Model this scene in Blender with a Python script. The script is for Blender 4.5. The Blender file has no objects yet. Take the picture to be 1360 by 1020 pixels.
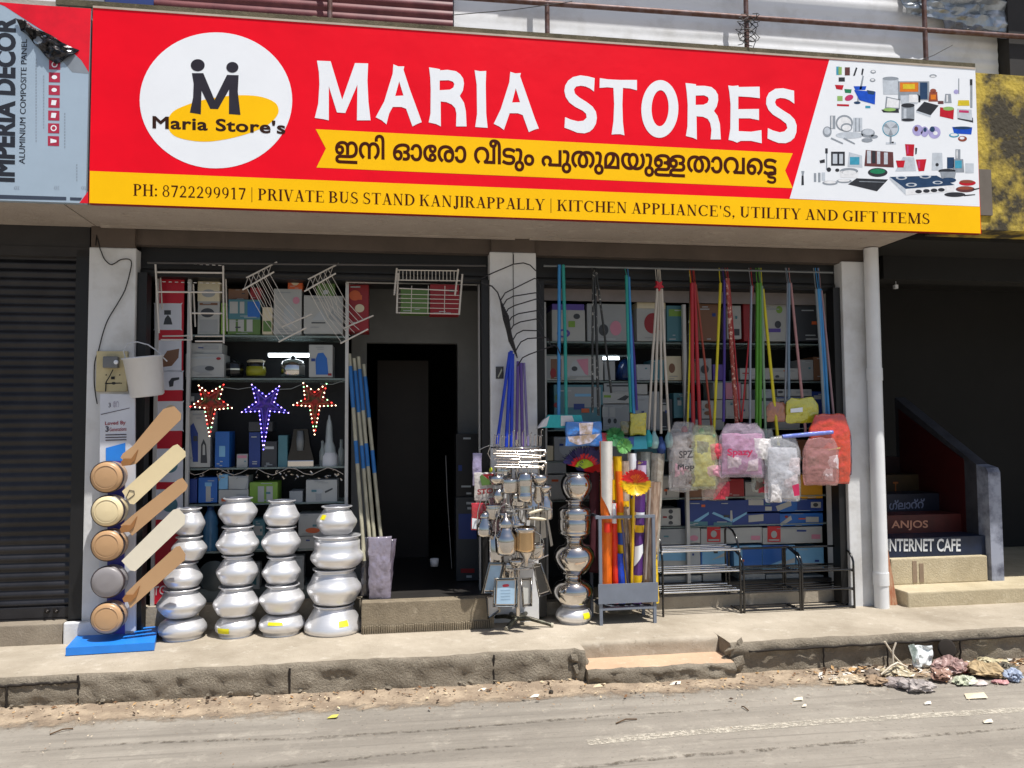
import bpy, math, random
from mathutils import Vector, Matrix, noise
from mathutils.geometry import delaunay_2d_cdt
import numpy as np
R = math.radians
random.seed(7)
SC = bpy.context.scene
COL = SC.collection

# ---------------------------------------------------------------- camera
FP, D, H = 1050.0, 5.3, 1.31
PIT, YAW, ROL = R(3.042), R(8.867), R(-.397)
FWD = Vector((math.sin(YAW)*math.cos(PIT), math.cos(YAW)*math.cos(PIT), math.sin(PIT)))
_r0 = Vector((math.cos(YAW), -math.sin(YAW), 0)); _u0 = _r0.cross(FWD)
RGT = _r0*math.cos(ROL) + _u0*math.sin(ROL)
UPV = -_r0*math.sin(ROL) + _u0*math.cos(ROL)
CAM = Vector((0, -D, H))
cam = bpy.data.cameras.new('camera'); camo = bpy.data.objects.new('camera', cam); COL.objects.link(camo)
cam.sensor_width = 36; cam.lens = FP/1360*36; cam.clip_end = 400; cam.clip_start = .05
camo.matrix_world = Matrix(((RGT.x, UPV.x, -FWD.x, CAM.x), (RGT.y, UPV.y, -FWD.y, CAM.y), (RGT.z, UPV.z, -FWD.z, CAM.z), (0, 0, 0, 1)))
SC.camera = camo

# ---------------------------------------------------------------- sky, sun, exposure
SUN_AZ, SUN_EL = R(36), R(68.5)      # azimuth measured from straight in front of the shop towards the right
sdir = Vector((math.sin(SUN_AZ)*math.cos(SUN_EL), -math.cos(SUN_AZ)*math.cos(SUN_EL), math.sin(SUN_EL)))
sun = bpy.data.lights.new('sun', 'SUN'); sun.energy = 4.9; sun.angle = R(.53); sun.color = (1, .96, .90)
suno = bpy.data.objects.new('sun', sun); COL.objects.link(suno); suno.location = sdir*30
suno.rotation_euler = sdir.to_track_quat('Z', 'Y').to_euler()
world = bpy.data.worlds.new('World'); SC.world = world; world.use_nodes = True
wn = world.node_tree; bg = wn.nodes['Background']; sky = wn.nodes.new('ShaderNodeTexSky')
sky.sky_type = 'NISHITA'; sky.sun_disc = False; sky.sun_elevation = SUN_EL
sky.sun_rotation = math.atan2(sdir.x, sdir.y); sky.dust_density = 2.0
wn.links.new(sky.outputs[0], bg.inputs[0]); bg.inputs[1].default_value = .085
SC.view_settings.view_transform = 'Standard'; SC.view_settings.look = 'None'
SC.view_settings.exposure = .24; SC.view_settings.gamma = 1
SC.render.engine = 'CYCLES'
SC.cycles.max_bounces = 8; SC.cycles.transparent_max_bounces = 12; SC.cycles.use_denoising = True
SC.cycles.sample_clamp_indirect = 6

# ---------------------------------------------------------------- photo pixel (1360 x 1020) to a point on a known plane
def ray(x, y): return FWD + RGT*((x-680)/FP) - UPV*((y-510)/FP)
def P(x, y, Y=0.0):
    d = ray(x, y); return CAM + d*((Y+D)/d.y)
def G(x, y, z=0.0):
    d = ray(x, y); return CAM + d*((z-H)/d.z)
def MPP(x, y, Y): return (P(x, y, Y)-CAM).dot(FWD)/FP     # metres per photo pixel there

# ---------------------------------------------------------------- materials
def lin(c):
    return tuple((v/255/12.92 if v/255 <= .04045 else ((v/255+.055)/1.055)**2.4) for v in c)
_M = {}
def M(name, rgb, rough=.6, metal=0.0, var=.12, scale=6.0, bump=0.0, bscale=None, rgb2=None, alpha=1.0, emit=0.0, coat=0.0, detail=6, spec=.5, mask=(.42, .62), stretch=None):
    if name in _M: return _M[name]
    m = bpy.data.materials.new(name); m.use_nodes = True; nt = m.node_tree; N = nt.nodes; L = nt.links
    b = N['Principled BSDF']; c = lin(rgb)
    b.inputs['Roughness'].default_value = rough; b.inputs['Metallic'].default_value = metal
    b.inputs['Specular IOR Level'].default_value = spec
    b.inputs['Coat Weight'].default_value = coat
    tc = N.new('ShaderNodeTexCoord'); vec = tc.outputs['Object']
    if stretch:
        mp = N.new('ShaderNodeMapping'); mp.inputs['Scale'].default_value = stretch; L.new(vec, mp.inputs['Vector']); vec = mp.outputs[0]
    nz = N.new('ShaderNodeTexNoise'); nz.inputs['Scale'].default_value = scale; nz.inputs['Detail'].default_value = detail
    nz.inputs['Roughness'].default_value = .62; L.new(vec, nz.inputs['Vector'])
    cr = N.new('ShaderNodeValToRGB'); e = cr.color_ramp.elements
    c2 = lin(rgb2) if rgb2 else tuple(max(0, v*(1-2*var)) for v in c)
    e[0].position, e[1].position = mask if rgb2 else (.3, .7)
    e[0].color = (*c2, 1); e[1].color = (*(c if rgb2 else tuple(min(1, v*(1+var*.5)) for v in c)), 1)
    L.new(nz.outputs['Fac'], cr.inputs[0]); L.new(cr.outputs[0], b.inputs['Base Color'])
    if bump:
        n2 = N.new('ShaderNodeTexNoise'); n2.inputs['Scale'].default_value = bscale or scale*6; n2.inputs['Detail'].default_value = 5; L.new(vec, n2.inputs['Vector'])
        bp = N.new('ShaderNodeBump'); bp.inputs['Strength'].default_value = 1; bp.inputs['Distance'].default_value = bump
        L.new(n2.outputs['Fac'], bp.inputs['Height']); L.new(bp.outputs[0], b.inputs['Normal'])
    if alpha < 1: b.inputs['Alpha'].default_value = alpha
    if emit: b.inputs['Emission Color'].default_value = (*c, 1); b.inputs['Emission Strength'].default_value = emit
    _M[name] = m; return m

def concrete_mat(name, rgb, dark, light, scale=1.4, bump=.004, crack=0.0, streak=False):
    if name in _M: return _M[name]
    m = bpy.data.materials.new(name); m.use_nodes = True; nt = m.node_tree; N = nt.nodes; L = nt.links
    b = N['Principled BSDF']; b.inputs['Roughness'].default_value = .9; b.inputs['Specular IOR Level'].default_value = .25
    tc = N.new('ShaderNodeTexCoord')
    def nz(s, d=6, r=.6):
        n = N.new('ShaderNodeTexNoise'); n.inputs['Scale'].default_value = s; n.inputs['Detail'].default_value = d; n.inputs['Roughness'].default_value = r
        L.new(tc.outputs['Object'], n.inputs['Vector']); return n.outputs['Fac']
    def ramp(f, p0, p1, c0, c1):
        r = N.new('ShaderNodeValToRGB'); r.color_ramp.elements[0].position = p0; r.color_ramp.elements[1].position = p1
        r.color_ramp.elements[0].color = (*c0, 1); r.color_ramp.elements[1].color = (*c1, 1); L.new(f, r.inputs[0]); return r.outputs[0]
    def mix(f, a, c):
        x = N.new('ShaderNodeMix'); x.data_type = 'RGBA'; L.new(f, x.inputs[0])
        L.new(a, x.inputs[6]); L.new(c, x.inputs[7]); return x.outputs[2]
    base = ramp(nz(scale, 8, .7), .32, .68, lin(dark), lin(rgb))
    lt = N.new('ShaderNodeRGB'); lt.outputs[0].default_value = (*lin(light), 1)
    base = mix(ramp(nz(scale*7, 6, .75), .56, .74, (0, 0, 0), (.7, .7, .7)), base, lt.outputs[0])
    dk = N.new('ShaderNodeRGB'); dk.outputs[0].default_value = (*[v*.35 for v in lin(dark)], 1)
    base = mix(ramp(nz(scale*45, 3, .6), .62, .75, (0, 0, 0), (.55, .55, .55)), base, dk.outputs[0])
    hgt = nz(scale*30, 8, .7)
    if streak:
        for sc_, p0, p1, amt in (((.22, 5, 1), .50, .68, .55), ((.6, 24, 1), .56, .68, .55), ((.15, 2.2, 1), .46, .7, .5), ((9, 60, 1), .58, .7, .35)):
            mp = N.new('ShaderNodeMapping'); mp.inputs['Scale'].default_value = sc_; mp.inputs['Rotation'].default_value = (0, 0, R(-3)); L.new(tc.outputs['Object'], mp.inputs['Vector'])
            n = N.new('ShaderNodeTexNoise'); n.inputs['Scale'].default_value = 1; n.inputs['Detail'].default_value = 7; n.inputs['Roughness'].default_value = .65; L.new(mp.outputs[0], n.inputs['Vector'])
            mu = N.new('ShaderNodeRGB'); mu.outputs[0].default_value = (*[v*.62 for v in lin(dark)], 1)
            base = mix(ramp(n.outputs['Fac'], p0, p1, (0, 0, 0), (amt, amt, amt)), base, mu.outputs[0])
    if crack:
        v = N.new('ShaderNodeTexVoronoi'); v.feature = 'DISTANCE_TO_EDGE'; v.inputs['Scale'].default_value = crack
        wv = N.new('ShaderNodeVectorMath'); wv.operation = 'ADD'; n3 = N.new('ShaderNodeTexNoise'); n3.inputs['Scale'].default_value = crack*1.5
        L.new(tc.outputs['Object'], n3.inputs['Vector']); L.new(tc.outputs['Object'], wv.inputs[0]); L.new(n3.outputs['Color'], wv.inputs[1]); L.new(wv.outputs[0], v.inputs['Vector'])
        base = mix(ramp(v.outputs['Distance'], .004, .014, (.8, .8, .8), (0, 0, 0)), base, dk.outputs[0])
    L.new(base, b.inputs['Base Color'])
    bp = N.new('ShaderNodeBump'); bp.inputs['Distance'].default_value = bump; L.new(hgt, bp.inputs['Height']); L.new(bp.outputs[0], b.inputs['Normal'])
    _M[name] = m; return m

def worn_paint(name, rgb, amount=.5, scale=14):
    if name in _M: return _M[name]
    m = M(name, rgb, .85, var=.15, scale=12); nt = m.node_tree; N = nt.nodes; L = nt.links; b = N['Principled BSDF']
    tc = N.new('ShaderNodeTexCoord'); n = N.new('ShaderNodeTexNoise'); n.inputs['Scale'].default_value = scale; n.inputs['Detail'].default_value = 8; n.inputs['Roughness'].default_value = .75
    r = N.new('ShaderNodeValToRGB'); r.color_ramp.elements[0].position = amount-.10; r.color_ramp.elements[1].position = amount+.12
    L.new(tc.outputs['Object'], n.inputs['Vector']); L.new(n.outputs['Fac'], r.inputs[0]); L.new(r.outputs[0], b.inputs['Alpha']); return m

# ---------------------------------------------------------------- mesh kit
class MB:
    def __init__(s): s.v = []; s.f = []; s.mi = []; s.sm = []; s.cur = 0; s.smooth = False
    def add(s, vs, fs):
        o = len(s.v); s.v += [Vector(p) for p in vs]
        for f in fs: s.f.append([o+i for i in f]); s.mi.append(s.cur); s.sm.append(s.smooth)
        return s
    def mat(s, i): s.cur = i; return s
    def sm_(s, b=True): s.smooth = b; return s
    def hexa(s, a, b):    # two quads a (near) and b (far), same winding
        return s.add(list(a)+list(b), [(0, 1, 2, 3), (7, 6, 5, 4), (1, 0, 4, 5), (2, 1, 5, 6), (3, 2, 6, 7), (0, 3, 7, 4)])
    def box(s, x0, x1, y0, y1, z0, z1, bev=0.0):
        if bev:
            b = min(bev, (x1-x0)/2.1, (y1-y0)/2.1, (z1-z0)/2.1); vs = []; 
            import bmesh
            bm = bmesh.new(); bmesh.ops.create_cube(bm, size=1)
            for q in bm.verts: q.co = Vector((x0+(q.co.x+.5)*(x1-x0), y0+(q.co.y+.5)*(y1-y0), z0+(q.co.z+.5)*(z1-z0)))
            bmesh.ops.bevel(bm, geom=list(bm.edges), offset=b, segments=2, affect='EDGES', profile=.6)
            bm.verts.index_update(); vs = [q.co.copy() for q in bm.verts]; fs = [[q.index for q in f.verts] for f in bm.faces]; bm.free()
            return s.add(vs, fs)
        return s.hexa([(x0, y0, z0), (x1, y0, z0), (x1, y0, z1), (x0, y0, z1)], [(x0, y1, z0), (x1, y1, z0), (x1, y1, z1), (x0, y1, z1)])
    def tube(s, pts, r, n=8, cap=True, closed=False):
        pts = [Vector(p) for p in pts]; k = len(pts)
        rs = r if isinstance(r, (list, tuple)) else [r]*k
        rings = []; up = None
        for i, p in enumerate(pts):
            a = pts[i-1] if (i > 0 or closed) else p; b = pts[(i+1) % k] if (i < k-1 or closed) else p
            t = (b-a); t = t.normalized() if t.length > 1e-9 else Vector((0, 0, 1))
            if up is None: up = Vector((0, 0, 1)) if abs(t.z) < .9 else Vector((1, 0, 0))
            u = (up - t*up.dot(t)); u = u.normalized() if u.length > 1e-6 else t.orthogonal().normalized()
            w = t.cross(u); up = u
            rings.append([p + (u*math.cos(2*math.pi*j/n) + w*math.sin(2*math.pi*j/n))*rs[i] for j in range(n)])
        vs = [q for rg in rings for q in rg]; fs = []
        for i in range(k if closed else k-1):
            for j in range(n): fs.append((i*n+j, i*n+(j+1) % n, ((i+1) % k)*n+(j+1) % n, ((i+1) % k)*n+j))
        o = s.smooth; s.smooth = True; b = len(s.v); s.add(vs, fs); s.smooth = False
        if cap and not closed:
            for c in (list(range(n))[::-1], [(k-1)*n+j for j in range(n)]): s.add([vs[q] for q in c], [list(range(n))])
        s.smooth = o; return s
    def lathe(s, prof, c, n=32, ax=None, a0=0.0, a1=2*math.pi):   # prof [(r, h)], axis through c
        c = Vector(c); ax = Vector(ax).normalized() if ax else Vector((0, 0, 1))
        u = ax.orthogonal().normalized() if abs(ax.z) < .999 else Vector((1, 0, 0)); w = ax.cross(u)
        full = abs(a1-a0-2*math.pi) < 1e-6; m = n if full else n+1; vs = []; fs = []
        for r_, h in prof:
            for j in range(m):
                a = a0+(a1-a0)*j/n; vs.append(c+ax*h+(u*math.cos(a)+w*math.sin(a))*r_)
        for i in range(len(prof)-1):
            for j in range(m if full else m-1):
                fs.append((i*m+j, i*m+(j+1) % m, (i+1)*m+(j+1) % m, (i+1)*m+j))
        o = s.smooth; s.smooth = True; s.add(vs, fs); s.smooth = o; return s
    def prism(s, poly, d):    # poly of 3-D points, pushed by vector d
        poly = [Vector(p) for p in poly]; d = Vector(d); n = len(poly)
        return s.add(poly+[p+d for p in poly], [list(range(n)), [2*n-1-i for i in range(n)]]+[((i+1) % n, i, i+n, (i+1) % n+n) for i in range(n)])
    def ball(s, c, r, n=10, sc=(1, 1, 1)):
        c = Vector(c); vs = []; fs = []; m = max(4, n//2)
        for i in range(m+1):
            t = math.pi*i/m
            for j in range(n): vs.append(c+Vector((r*sc[0]*math.sin(t)*math.cos(2*math.pi*j/n), r*sc[1]*math.sin(t)*math.sin(2*math.pi*j/n), r*sc[2]*math.cos(t))))
        for i in range(m):
            for j in range(n): fs.append((i*n+j, (i+1)*n+j, (i+1)*n+(j+1) % n, i*n+(j+1) % n))
        o = s.smooth; s.smooth = True; s.add(vs, fs); s.smooth = o; return s
    def build(s, name, mats, parent=None, loc=None):
        me = bpy.data.meshes.new(name); o = bpy.data.objects.new(name, me)
        if parent: off = wloc(parent)
        elif loc is not None: off = Vector(loc); o.location = off
        elif s.v:
            xs = [p.x for p in s.v]; ys = [p.y for p in s.v]; zs = [p.z for p in s.v]
            off = Vector(((min(xs)+max(xs))/2, (min(ys)+max(ys))/2, min(zs))); o.location = off
        me.from_pydata([p-off for p in s.v], [], s.f)
        for m in (mats if isinstance(mats, (list, tuple)) else [mats]): me.materials.append(m)
        me.polygons.foreach_set('material_index', s.mi); me.polygons.foreach_set('use_smooth', s.sm); me.update()
        if parent: o.parent = parent
        COL.objects.link(o); return o
def wloc(o):
    v = Vector((0, 0, 0))
    while o: v += o.location; o = o.parent
    return v
def thing(name, label, cat, loc, group=None):
    o = bpy.data.objects.new(name, None); o.empty_display_size = .05; COL.objects.link(o); o.location = loc
    return tag(o, label, cat, group)
def tag(o, label, cat, group=None, kind=None):
    o['label'] = label; o['category'] = cat
    if group: o['group'] = group
    if kind: o['kind'] = kind
    return o
def struct(o, kind='structure', label=None):
    o['kind'] = kind
    if label: o['label'] = label
    return o
def copy_tree(o, loc, label):
    r = o.copy(); COL.objects.link(r); r.location = loc; r['label'] = label
    for ch in o.children:
        c = ch.copy(); COL.objects.link(c); c.parent = r
        for g in ch.children:
            d = g.copy(); COL.objects.link(d); d.parent = c
    return r

# ---------------------------------------------------------------- outlines to filled meshes (non-zero winding)
def fill(contours):
    contours = [c for c in contours if len(c) > 2]
    vs = []; es = []
    for c in contours:
        o = len(vs); n = len(c); vs += [Vector((p[0], p[1])) for p in c]; es += [(o+i, o+(i+1) % n) for i in range(n)]
    if not vs: return [], []
    ov, oe, of = delaunay_2d_cdt(vs, es, [], 0, 1e-6)[:3]
    A = np.concatenate([np.array([(p[0], p[1]) for p in c]) for c in contours])
    B = np.concatenate([np.roll(np.array([(p[0], p[1]) for p in c]), -1, axis=0) for c in contours])
    V = np.array([(p.x, p.y) for p in ov]); F = [f for f in of if len(f) == 3]
    if not F: return [], []
    C = V[np.array(F)].mean(axis=1); wnd = np.zeros(len(F), int)
    for (ax, ay), (bx, by) in zip(A, B):
        if ay == by: continue
        up = (ay <= C[:, 1]) & (by > C[:, 1]); dn = (by <= C[:, 1]) & (ay > C[:, 1])
        side = (bx-ax)*(C[:, 1]-ay)-(C[:, 0]-ax)*(by-ay)
        wnd += (up & (side > 0)).astype(int); wnd -= (dn & (side < 0)).astype(int)
    return [(p.x, p.y) for p in ov], [f for f, w in zip(F, wnd) if w != 0]
def area(c): return sum(c[i][0]*c[(i+1) % len(c)][1]-c[(i+1) % len(c)][0]*c[i][1] for i in range(len(c)))/2
def ccw(c, pos=True): return list(c) if (area(c) > 0) == pos else list(c)[::-1]
def ell(cx, cy, rx, ry, n=40, rot=0.0):
    return [(cx+rx*math.cos(t)*math.cos(rot)-ry*math.sin(t)*math.sin(rot), cy+rx*math.cos(t)*math.sin(rot)+ry*math.sin(t)*math.cos(rot)) for t in [2*math.pi*i/n for i in range(n)]]
def smooth_poly(c, k=4):     # Catmull-Rom through the points
    n = len(c); o = []
    for i in range(n):
        p0, p1, p2, p3 = c[i-1], c[i], c[(i+1) % n], c[(i+2) % n]
        for j in range(k):
            t = j/k
            o.append(tuple(.5*(2*p1[a]+(p2[a]-p0[a])*t+(2*p0[a]-5*p1[a]+4*p2[a]-p3[a])*t*t+(3*p1[a]-p0[a]-3*p2[a]+p3[a])*t**3) for a in (0, 1)))
    return o
def text_outline(body, bold=0.0, space=1.0):
    cu = bpy.data.curves.new('t', 'FONT'); cu.body = body; cu.space_character = space
    o = bpy.data.objects.new('t', cu); COL.objects.link(o)
    dg = bpy.context.evaluated_depsgraph_get(); c2 = o.to_curve(dg); out = []
    for sp in c2.splines:
        if sp.type == 'BEZIER':
            bp = sp.bezier_points; n = len(bp); pts = []
            for i in range(n):
                a, b = bp[i], bp[(i+1) % n]
                p = [a.co, a.handle_right, b.handle_left, b.co]
                st = 1 if (p[1]-p[0]).length < 1e-5 and (p[3]-p[2]).length < 1e-5 else 4
                for j in range(st):
                    t = j/st; q = p[0]*(1-t)**3+p[1]*3*t*(1-t)**2+p[2]*3*t*t*(1-t)+p[3]*t**3; pts.append((q.x, q.y))
        else: pts = [(q.co.x, q.co.y) for q in sp.points]
        d = [pts[0]]
        for q in pts[1:]:
            if abs(q[0]-d[-1][0])+abs(q[1]-d[-1][1]) > 1e-4: d.append(q)
        if len(d) > 2 and abs(d[0][0]-d[-1][0])+abs(d[0][1]-d[-1][1]) < 1e-4: d.pop()
        if len(d) > 2: out.append(d)
    o.to_curve_clear(); bpy.data.objects.remove(o); bpy.data.curves.remove(cu)
    if bold and out:
        big = max(out, key=lambda c: abs(area(c))); sg = 1 if area(big) > 0 else -1; res = []
        for c in out:
            n = len(c); r = []
            for i in range(n):
                e1 = (Vector(c[i])-Vector(c[i-1])); e2 = (Vector(c[(i+1) % n])-Vector(c[i])); e1.normalize(); e2.normalize()
                n1 = Vector((e1.y, -e1.x)); n2 = Vector((e2.y, -e2.x)); q = n1+n2; q = q/max(.5, q.dot(n1)) if q.length > .1 else n1
                r.append((c[i][0]+q.x*bold*sg, c[i][1]+q.y*bold*sg))
            res.append(r)
        out = res
    return out
def fit(contours, box=None):    # to the unit square of its bounding box (or of box)
    xs = [p[0] for c in contours for p in c]; ys = [p[1] for c in contours for p in c]
    x0, x1, y0, y1 = box or (min(xs), max(xs), min(ys), max(ys))
    return [[((p[0]-x0)/(x1-x0), (p[1]-y0)/(y1-y0)) for p in c] for c in contours]
def quad_map(bl, br, tl, tr, Y=None):   # unit square to a quad: photo pixels on plane Y, or 3-D corners
    def f(u, v):
        if Y is None:
            a = Vector(bl).lerp(Vector(br), u); b = Vector(tl).lerp(Vector(tr), u); return a.lerp(b, v)
        x = (bl[0]*(1-u)+br[0]*u)*(1-v)+(tl[0]*(1-u)+tr[0]*u)*v; y = (bl[1]*(1-u)+br[1]*u)*(1-v)+(tl[1]*(1-u)+tr[1]*u)*v
        return P(x, y, Y)
    return f
def sheet(mb, contours, mp):    # flat filled shape through a map (u, v) -> point, facing the street
    v, f = fill(contours)
    pts = [mp(*q) for q in v]
    fs = []
    for t in f:
        a, b, c = (pts[i] for i in t); fs.append(t if (b-a).cross(c-a).y < 0 else t[::-1])
    return mb.add(pts, fs)
def pxsheet(mb, contours, Y): return sheet(mb, contours, lambda x, y: P(x, y, Y))
def write(body, quad, Y, mat, parent, name='lettering', bold=0.0, box=None, space=1.0):
    mb = MB(); sheet(mb, fit(text_outline(body, bold, space), box), quad_map(*quad, Y)); return mb.build(name, mat, parent)

# a roman face with thick stems and thin serifs, drawn as overlapping outlines
def serif_text(body, track=.1):
    A, T, S, O = .165, .055, .045, .075
    def rc(x0, y0, x1, y1): return [(x0, y0), (x1, y0), (x1, y1), (x0, y1)]
    def st(x, w=A, y0=0, y1=1, b=1, t=1):
        o = [rc(x, y0, x+w, y1)]
        if b: o.append(rc(x-O, y0, x+w+O, y0+S))
        if t: o.append(rc(x-O, y1-S, x+w+O, y1))
        return o
    def bar(x0, x1, y, w=T): return [rc(x0, y-w/2, x1, y+w/2)]
    def dg(x0, y0, x1, y1, w): return [ccw([(x0-w/2, y0), (x0+w/2, y0), (x1+w/2, y1), (x1-w/2, y1)])]
    def sf(x, y, w): return [rc(x-w, y, x+w, y+S)] if y < .5 else [rc(x-w, y-S, x+w, y)]
    def arc(cx, cy, rx, ry, a0, a1, wx=A, wy=T):
        n = 16; o = []; i_ = []
        for k in range(n+1):
            t = R(a0+(a1-a0)*k/n); o.append((cx+rx*math.cos(t), cy+ry*math.sin(t))); i_.append((cx+(rx-wx)*math.cos(t), cy+(ry-wy)*math.sin(t)))
        return [ccw(o+i_[::-1])]
    g = {}
    g['I'] = (st(.08), .33); g['H'] = (st(.08)+st(.6)+bar(.2, .65, .52), .85); g['P'] = (st(.08)+arc(.3, .74, .34, .26, -90, 90)+bar(.2, .32, .975)+bar(.2, .32, .5), .68)
    g['R'] = (g['P'][0]+dg(.42, .52, .66, 0, .17)+sf(.7, 0, .1), .8); g['B'] = (g['P'][0]+arc(.3, .26, .4, .27, -90, 90)+bar(.2, .32, .03), .75)
    g['D'] = (st(.08)+arc(.3, .5, .5, .5, -90, 90)+bar(.2, .32, .97)+bar(.2, .32, .03), .84)
    g['V'] = (dg(.13, 1, .4, 0, A)+dg(.66, 1, .4, 0, T)+sf(.13, 1, .15)+sf(.66, 1, .12), .78); g['A'] = (dg(.38, 1, .13, 0, T)+dg(.38, 1, .64, 0, A)+sf(.13, 0, .12)+sf(.64, 0, .15)+bar(.2, .55, .33), .78)
    g['T'] = (st(.28, t=0)+bar(0, .72, .975, .05)+[rc(0, .78, .035, 1), rc(.685, .78, .72, 1)], .74); g['E'] = (st(.08)+bar(.2, .62, .975, .05)+bar(.2, .66, .025, .05)+bar(.2, .5, .52)+[rc(.59, .78, .625, 1), rc(.63, 0, .665, .25), rc(.47, .4, .5, .64)], .7)
    g['F'] = (st(.08)+bar(.2, .62, .975, .05)+bar(.2, .5, .52)+[rc(.59, .78, .625, 1), rc(.47, .4, .5, .64)], .66); g['L'] = (st(.08)+bar(.2, .62, .025, .05)+[rc(.6, 0, .635, .26)], .66)
    g['U'] = (st(.1, y0=.28, b=0)+st(.63, T, .28, b=0)+arc(.39, .3, .3, .3, 180, 360), .82); g['N'] = (st(.12, T)+dg(.16, 1, .68, 0, A)+st(.66, T, b=0), .85)
    g['M'] = (st(.1, T)+dg(.15, 1, .5, 0, A)+dg(.84, 1, .5, 0, T)+st(.8, A), 1.06); g['K'] = (st(.08)+dg(.66, 1, .22, .42, T)+dg(.38, .62, .66, 0, A)+sf(.66, 1, .11)+sf(.68, 0, .12), .82)
    g['J'] = (st(.22, y0=.1, b=0)+arc(.2, .1, .185, .28, 180, 360, A, T), .46); g['Y'] = (st(.3, y1=.45, t=0)+dg(.12, 1, .38, .4, A)+dg(.66, 1, .4, .4, T)+sf(.12, 1, .14)+sf(.66, 1, .11), .78)
    g['C'] = (arc(.45, .5, .43, .51, 42, 318)+[rc(.73, .66, .76, .98)], .82); g['G'] = (g['C'][0]+st(.6, A, .02, .42, b=0), .86); g['O'] = (arc(.44, .5, .43, .51, 0, 360), .9)
    g['S'] = (arc(.31, .74, .26, .27, 35, 262, .12, .06)+arc(.31, .26, .29, .27, -145, 82, .13, .06)+dg(.16, .62, .5, .36, .17)+[rc(.5, .7, .53, .98), rc(.02, .02, .05, .3)], .64)
    g['8'] = (arc(.29, .75, .23, .25, 0, 360, .1, .05)+arc(.29, .27, .28, .28, 0, 360, .12, .05), .6); g['7'] = (bar(.04, .56, .93, .13)+dg(.51, .9, .22, 0, .13), .6)
    g['2'] = (arc(.28, .7, .25, .3, -35, 165, .13, .06)+dg(.46, .55, .1, .05, .12)+bar(.03, .56, .06, .12), .6); g['1'] = (st(.22, .14, t=0)+[ccw([(.22, 1), (.05, .88), (.1, .83), (.3, .92)])], .56)
    g['9'] = (arc(.28, .67, .26, .33, 0, 360, .12, .05)+arc(.14, .55, .4, .53, -75, 15, .13, .06), .6); g[':'] = ([ell(.12, .1, .09, .09, 10), ell(.12, .6, .09, .09, 10)], .28); g[','] = ([ell(.1, .08, .085, .085, 10), ccw([(.1, .02), (.19, .06), (.06, -.2), (.03, -.17)])], .26)
    g["'"] = ([ccw([(.05, 1), (.17, 1), (.13, .68), (.09, .68)])], .24); g['|'] = ([rc(.1, -.2, .15, 1.08)], .27)
    out = []; x = 0
    for ch in body:
        if ch == ' ': x += .27; continue
        cs, w = g[ch]; out += [[(p[0]+x, p[1]) for p in c] for c in cs]; x += w+track
    return out, x

# ================================================================= SETTING
S8 = [(-.5, -.5)]
m_road = concrete_mat('asphalt', (162, 156, 146), (138, 132, 123), (190, 183, 170), 1.1, .007, streak=True)
m_walk = concrete_mat('walkway_cement', (186, 176, 160), (146, 136, 120), (206, 199, 186), 1.3, .004)
m_kerb = concrete_mat('kerb_stone', (164, 154, 138), (122, 113, 99), (200, 190, 170), 2.8, .02)
m_step = concrete_mat('pink_cement', (206, 176, 148), (182, 154, 128), (218, 200, 176), 1.6, .004)
m_soffit = concrete_mat('raw_concrete', (176, 166, 156), (154, 144, 135), (192, 183, 172), 1.3, .005)
m_dirt = M('road_dirt', (172, 155, 133), .95, rgb2=(140, 124, 106), scale=7, bump=.01, bscale=60)

def zroad(x): return -.158-.0083*(x+2)
KN = lambda x, s=1.0, o=0.0: noise.noise(Vector((x*s, o, 3.7)))
def kerb_y(x):
    y = -.70 if x < 1.1 else -.735
    if x < 1.1: y += .02*max(0, x-.4)
    return y + .012*KN(x, 2.5) + .008*KN(x, 11)
# road: one tilted sheet out to the horizon
mb = MB(); xs = [-120, -40, -12, -6, -3, 0, 3, 6, 12, 40, 120]; ys = [-160, -60, -25, -12, -6, -4, -3, -2, -1.3, -.3, 6, 60]
mb.add([(x, y, zroad(x) if abs(x) < 13 else zroad(13 if x > 0 else -13)) for y in ys for x in xs],
       [(j*11+i, j*11+i+1, (j+1)*11+i+1, (j+1)*11+i) for j in range(11) for i in range(10)])
struct(mb.build('road', m_road, loc=(0, 0, 0)))
# dusty strip along the kerb, thinning out into the road
mb = MB(); n = 260; vs = []; fade = []
for i in range(n+1):
    x = -5+14*i/n; w = .34+.05*KN(x, 1.3, 5)+.04*KN(x, 4, 2)
    vs += [(x, -.60, zroad(x)+.012), (x, -.78, zroad(x)+.007), (x, -.78-w*.4, zroad(x)+.004), (x, -.78-w*1.1, zroad(x)+.003)]; fade += [1, .95, .62, 0]
mb.add(vs, [(4*i+a, 4*i+a+1, 4*i+a+5, 4*i+a+4) for i in range(n) for a in (0, 1, 2)])
vo = struct(mb.build('dirt_verge', m_dirt, loc=(0, 0, 0))); at = vo.data.attributes.new('fade', 'FLOAT', 'POINT'); at.data.foreach_set('value', fade)
nt = m_dirt.node_tree; a_ = nt.nodes.new('ShaderNodeAttribute'); a_.attribute_name = 'fade'; tc_ = nt.nodes.new('ShaderNodeTexCoord'); nn = nt.nodes.new('ShaderNodeTexNoise'); nn.inputs['Scale'].default_value = 9; nn.inputs['Detail'].default_value = 9; nn.inputs['Roughness'].default_value = .72
ad = nt.nodes.new('ShaderNodeMath'); ad.operation = 'ADD'; mr = nt.nodes.new('ShaderNodeMapRange'); mr.inputs[1].default_value = .86; mr.inputs[2].default_value = 1.12
nt.links.new(tc_.outputs['Object'], nn.inputs['Vector']); nt.links.new(nn.outputs['Fac'], ad.inputs[0]); nt.links.new(a_.outputs['Fac'], ad.inputs[1]); nt.links.new(ad.outputs[0], mr.inputs[0]); nt.links.new(mr.outputs[0], nt.nodes['Principled BSDF'].inputs['Alpha'])
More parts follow.
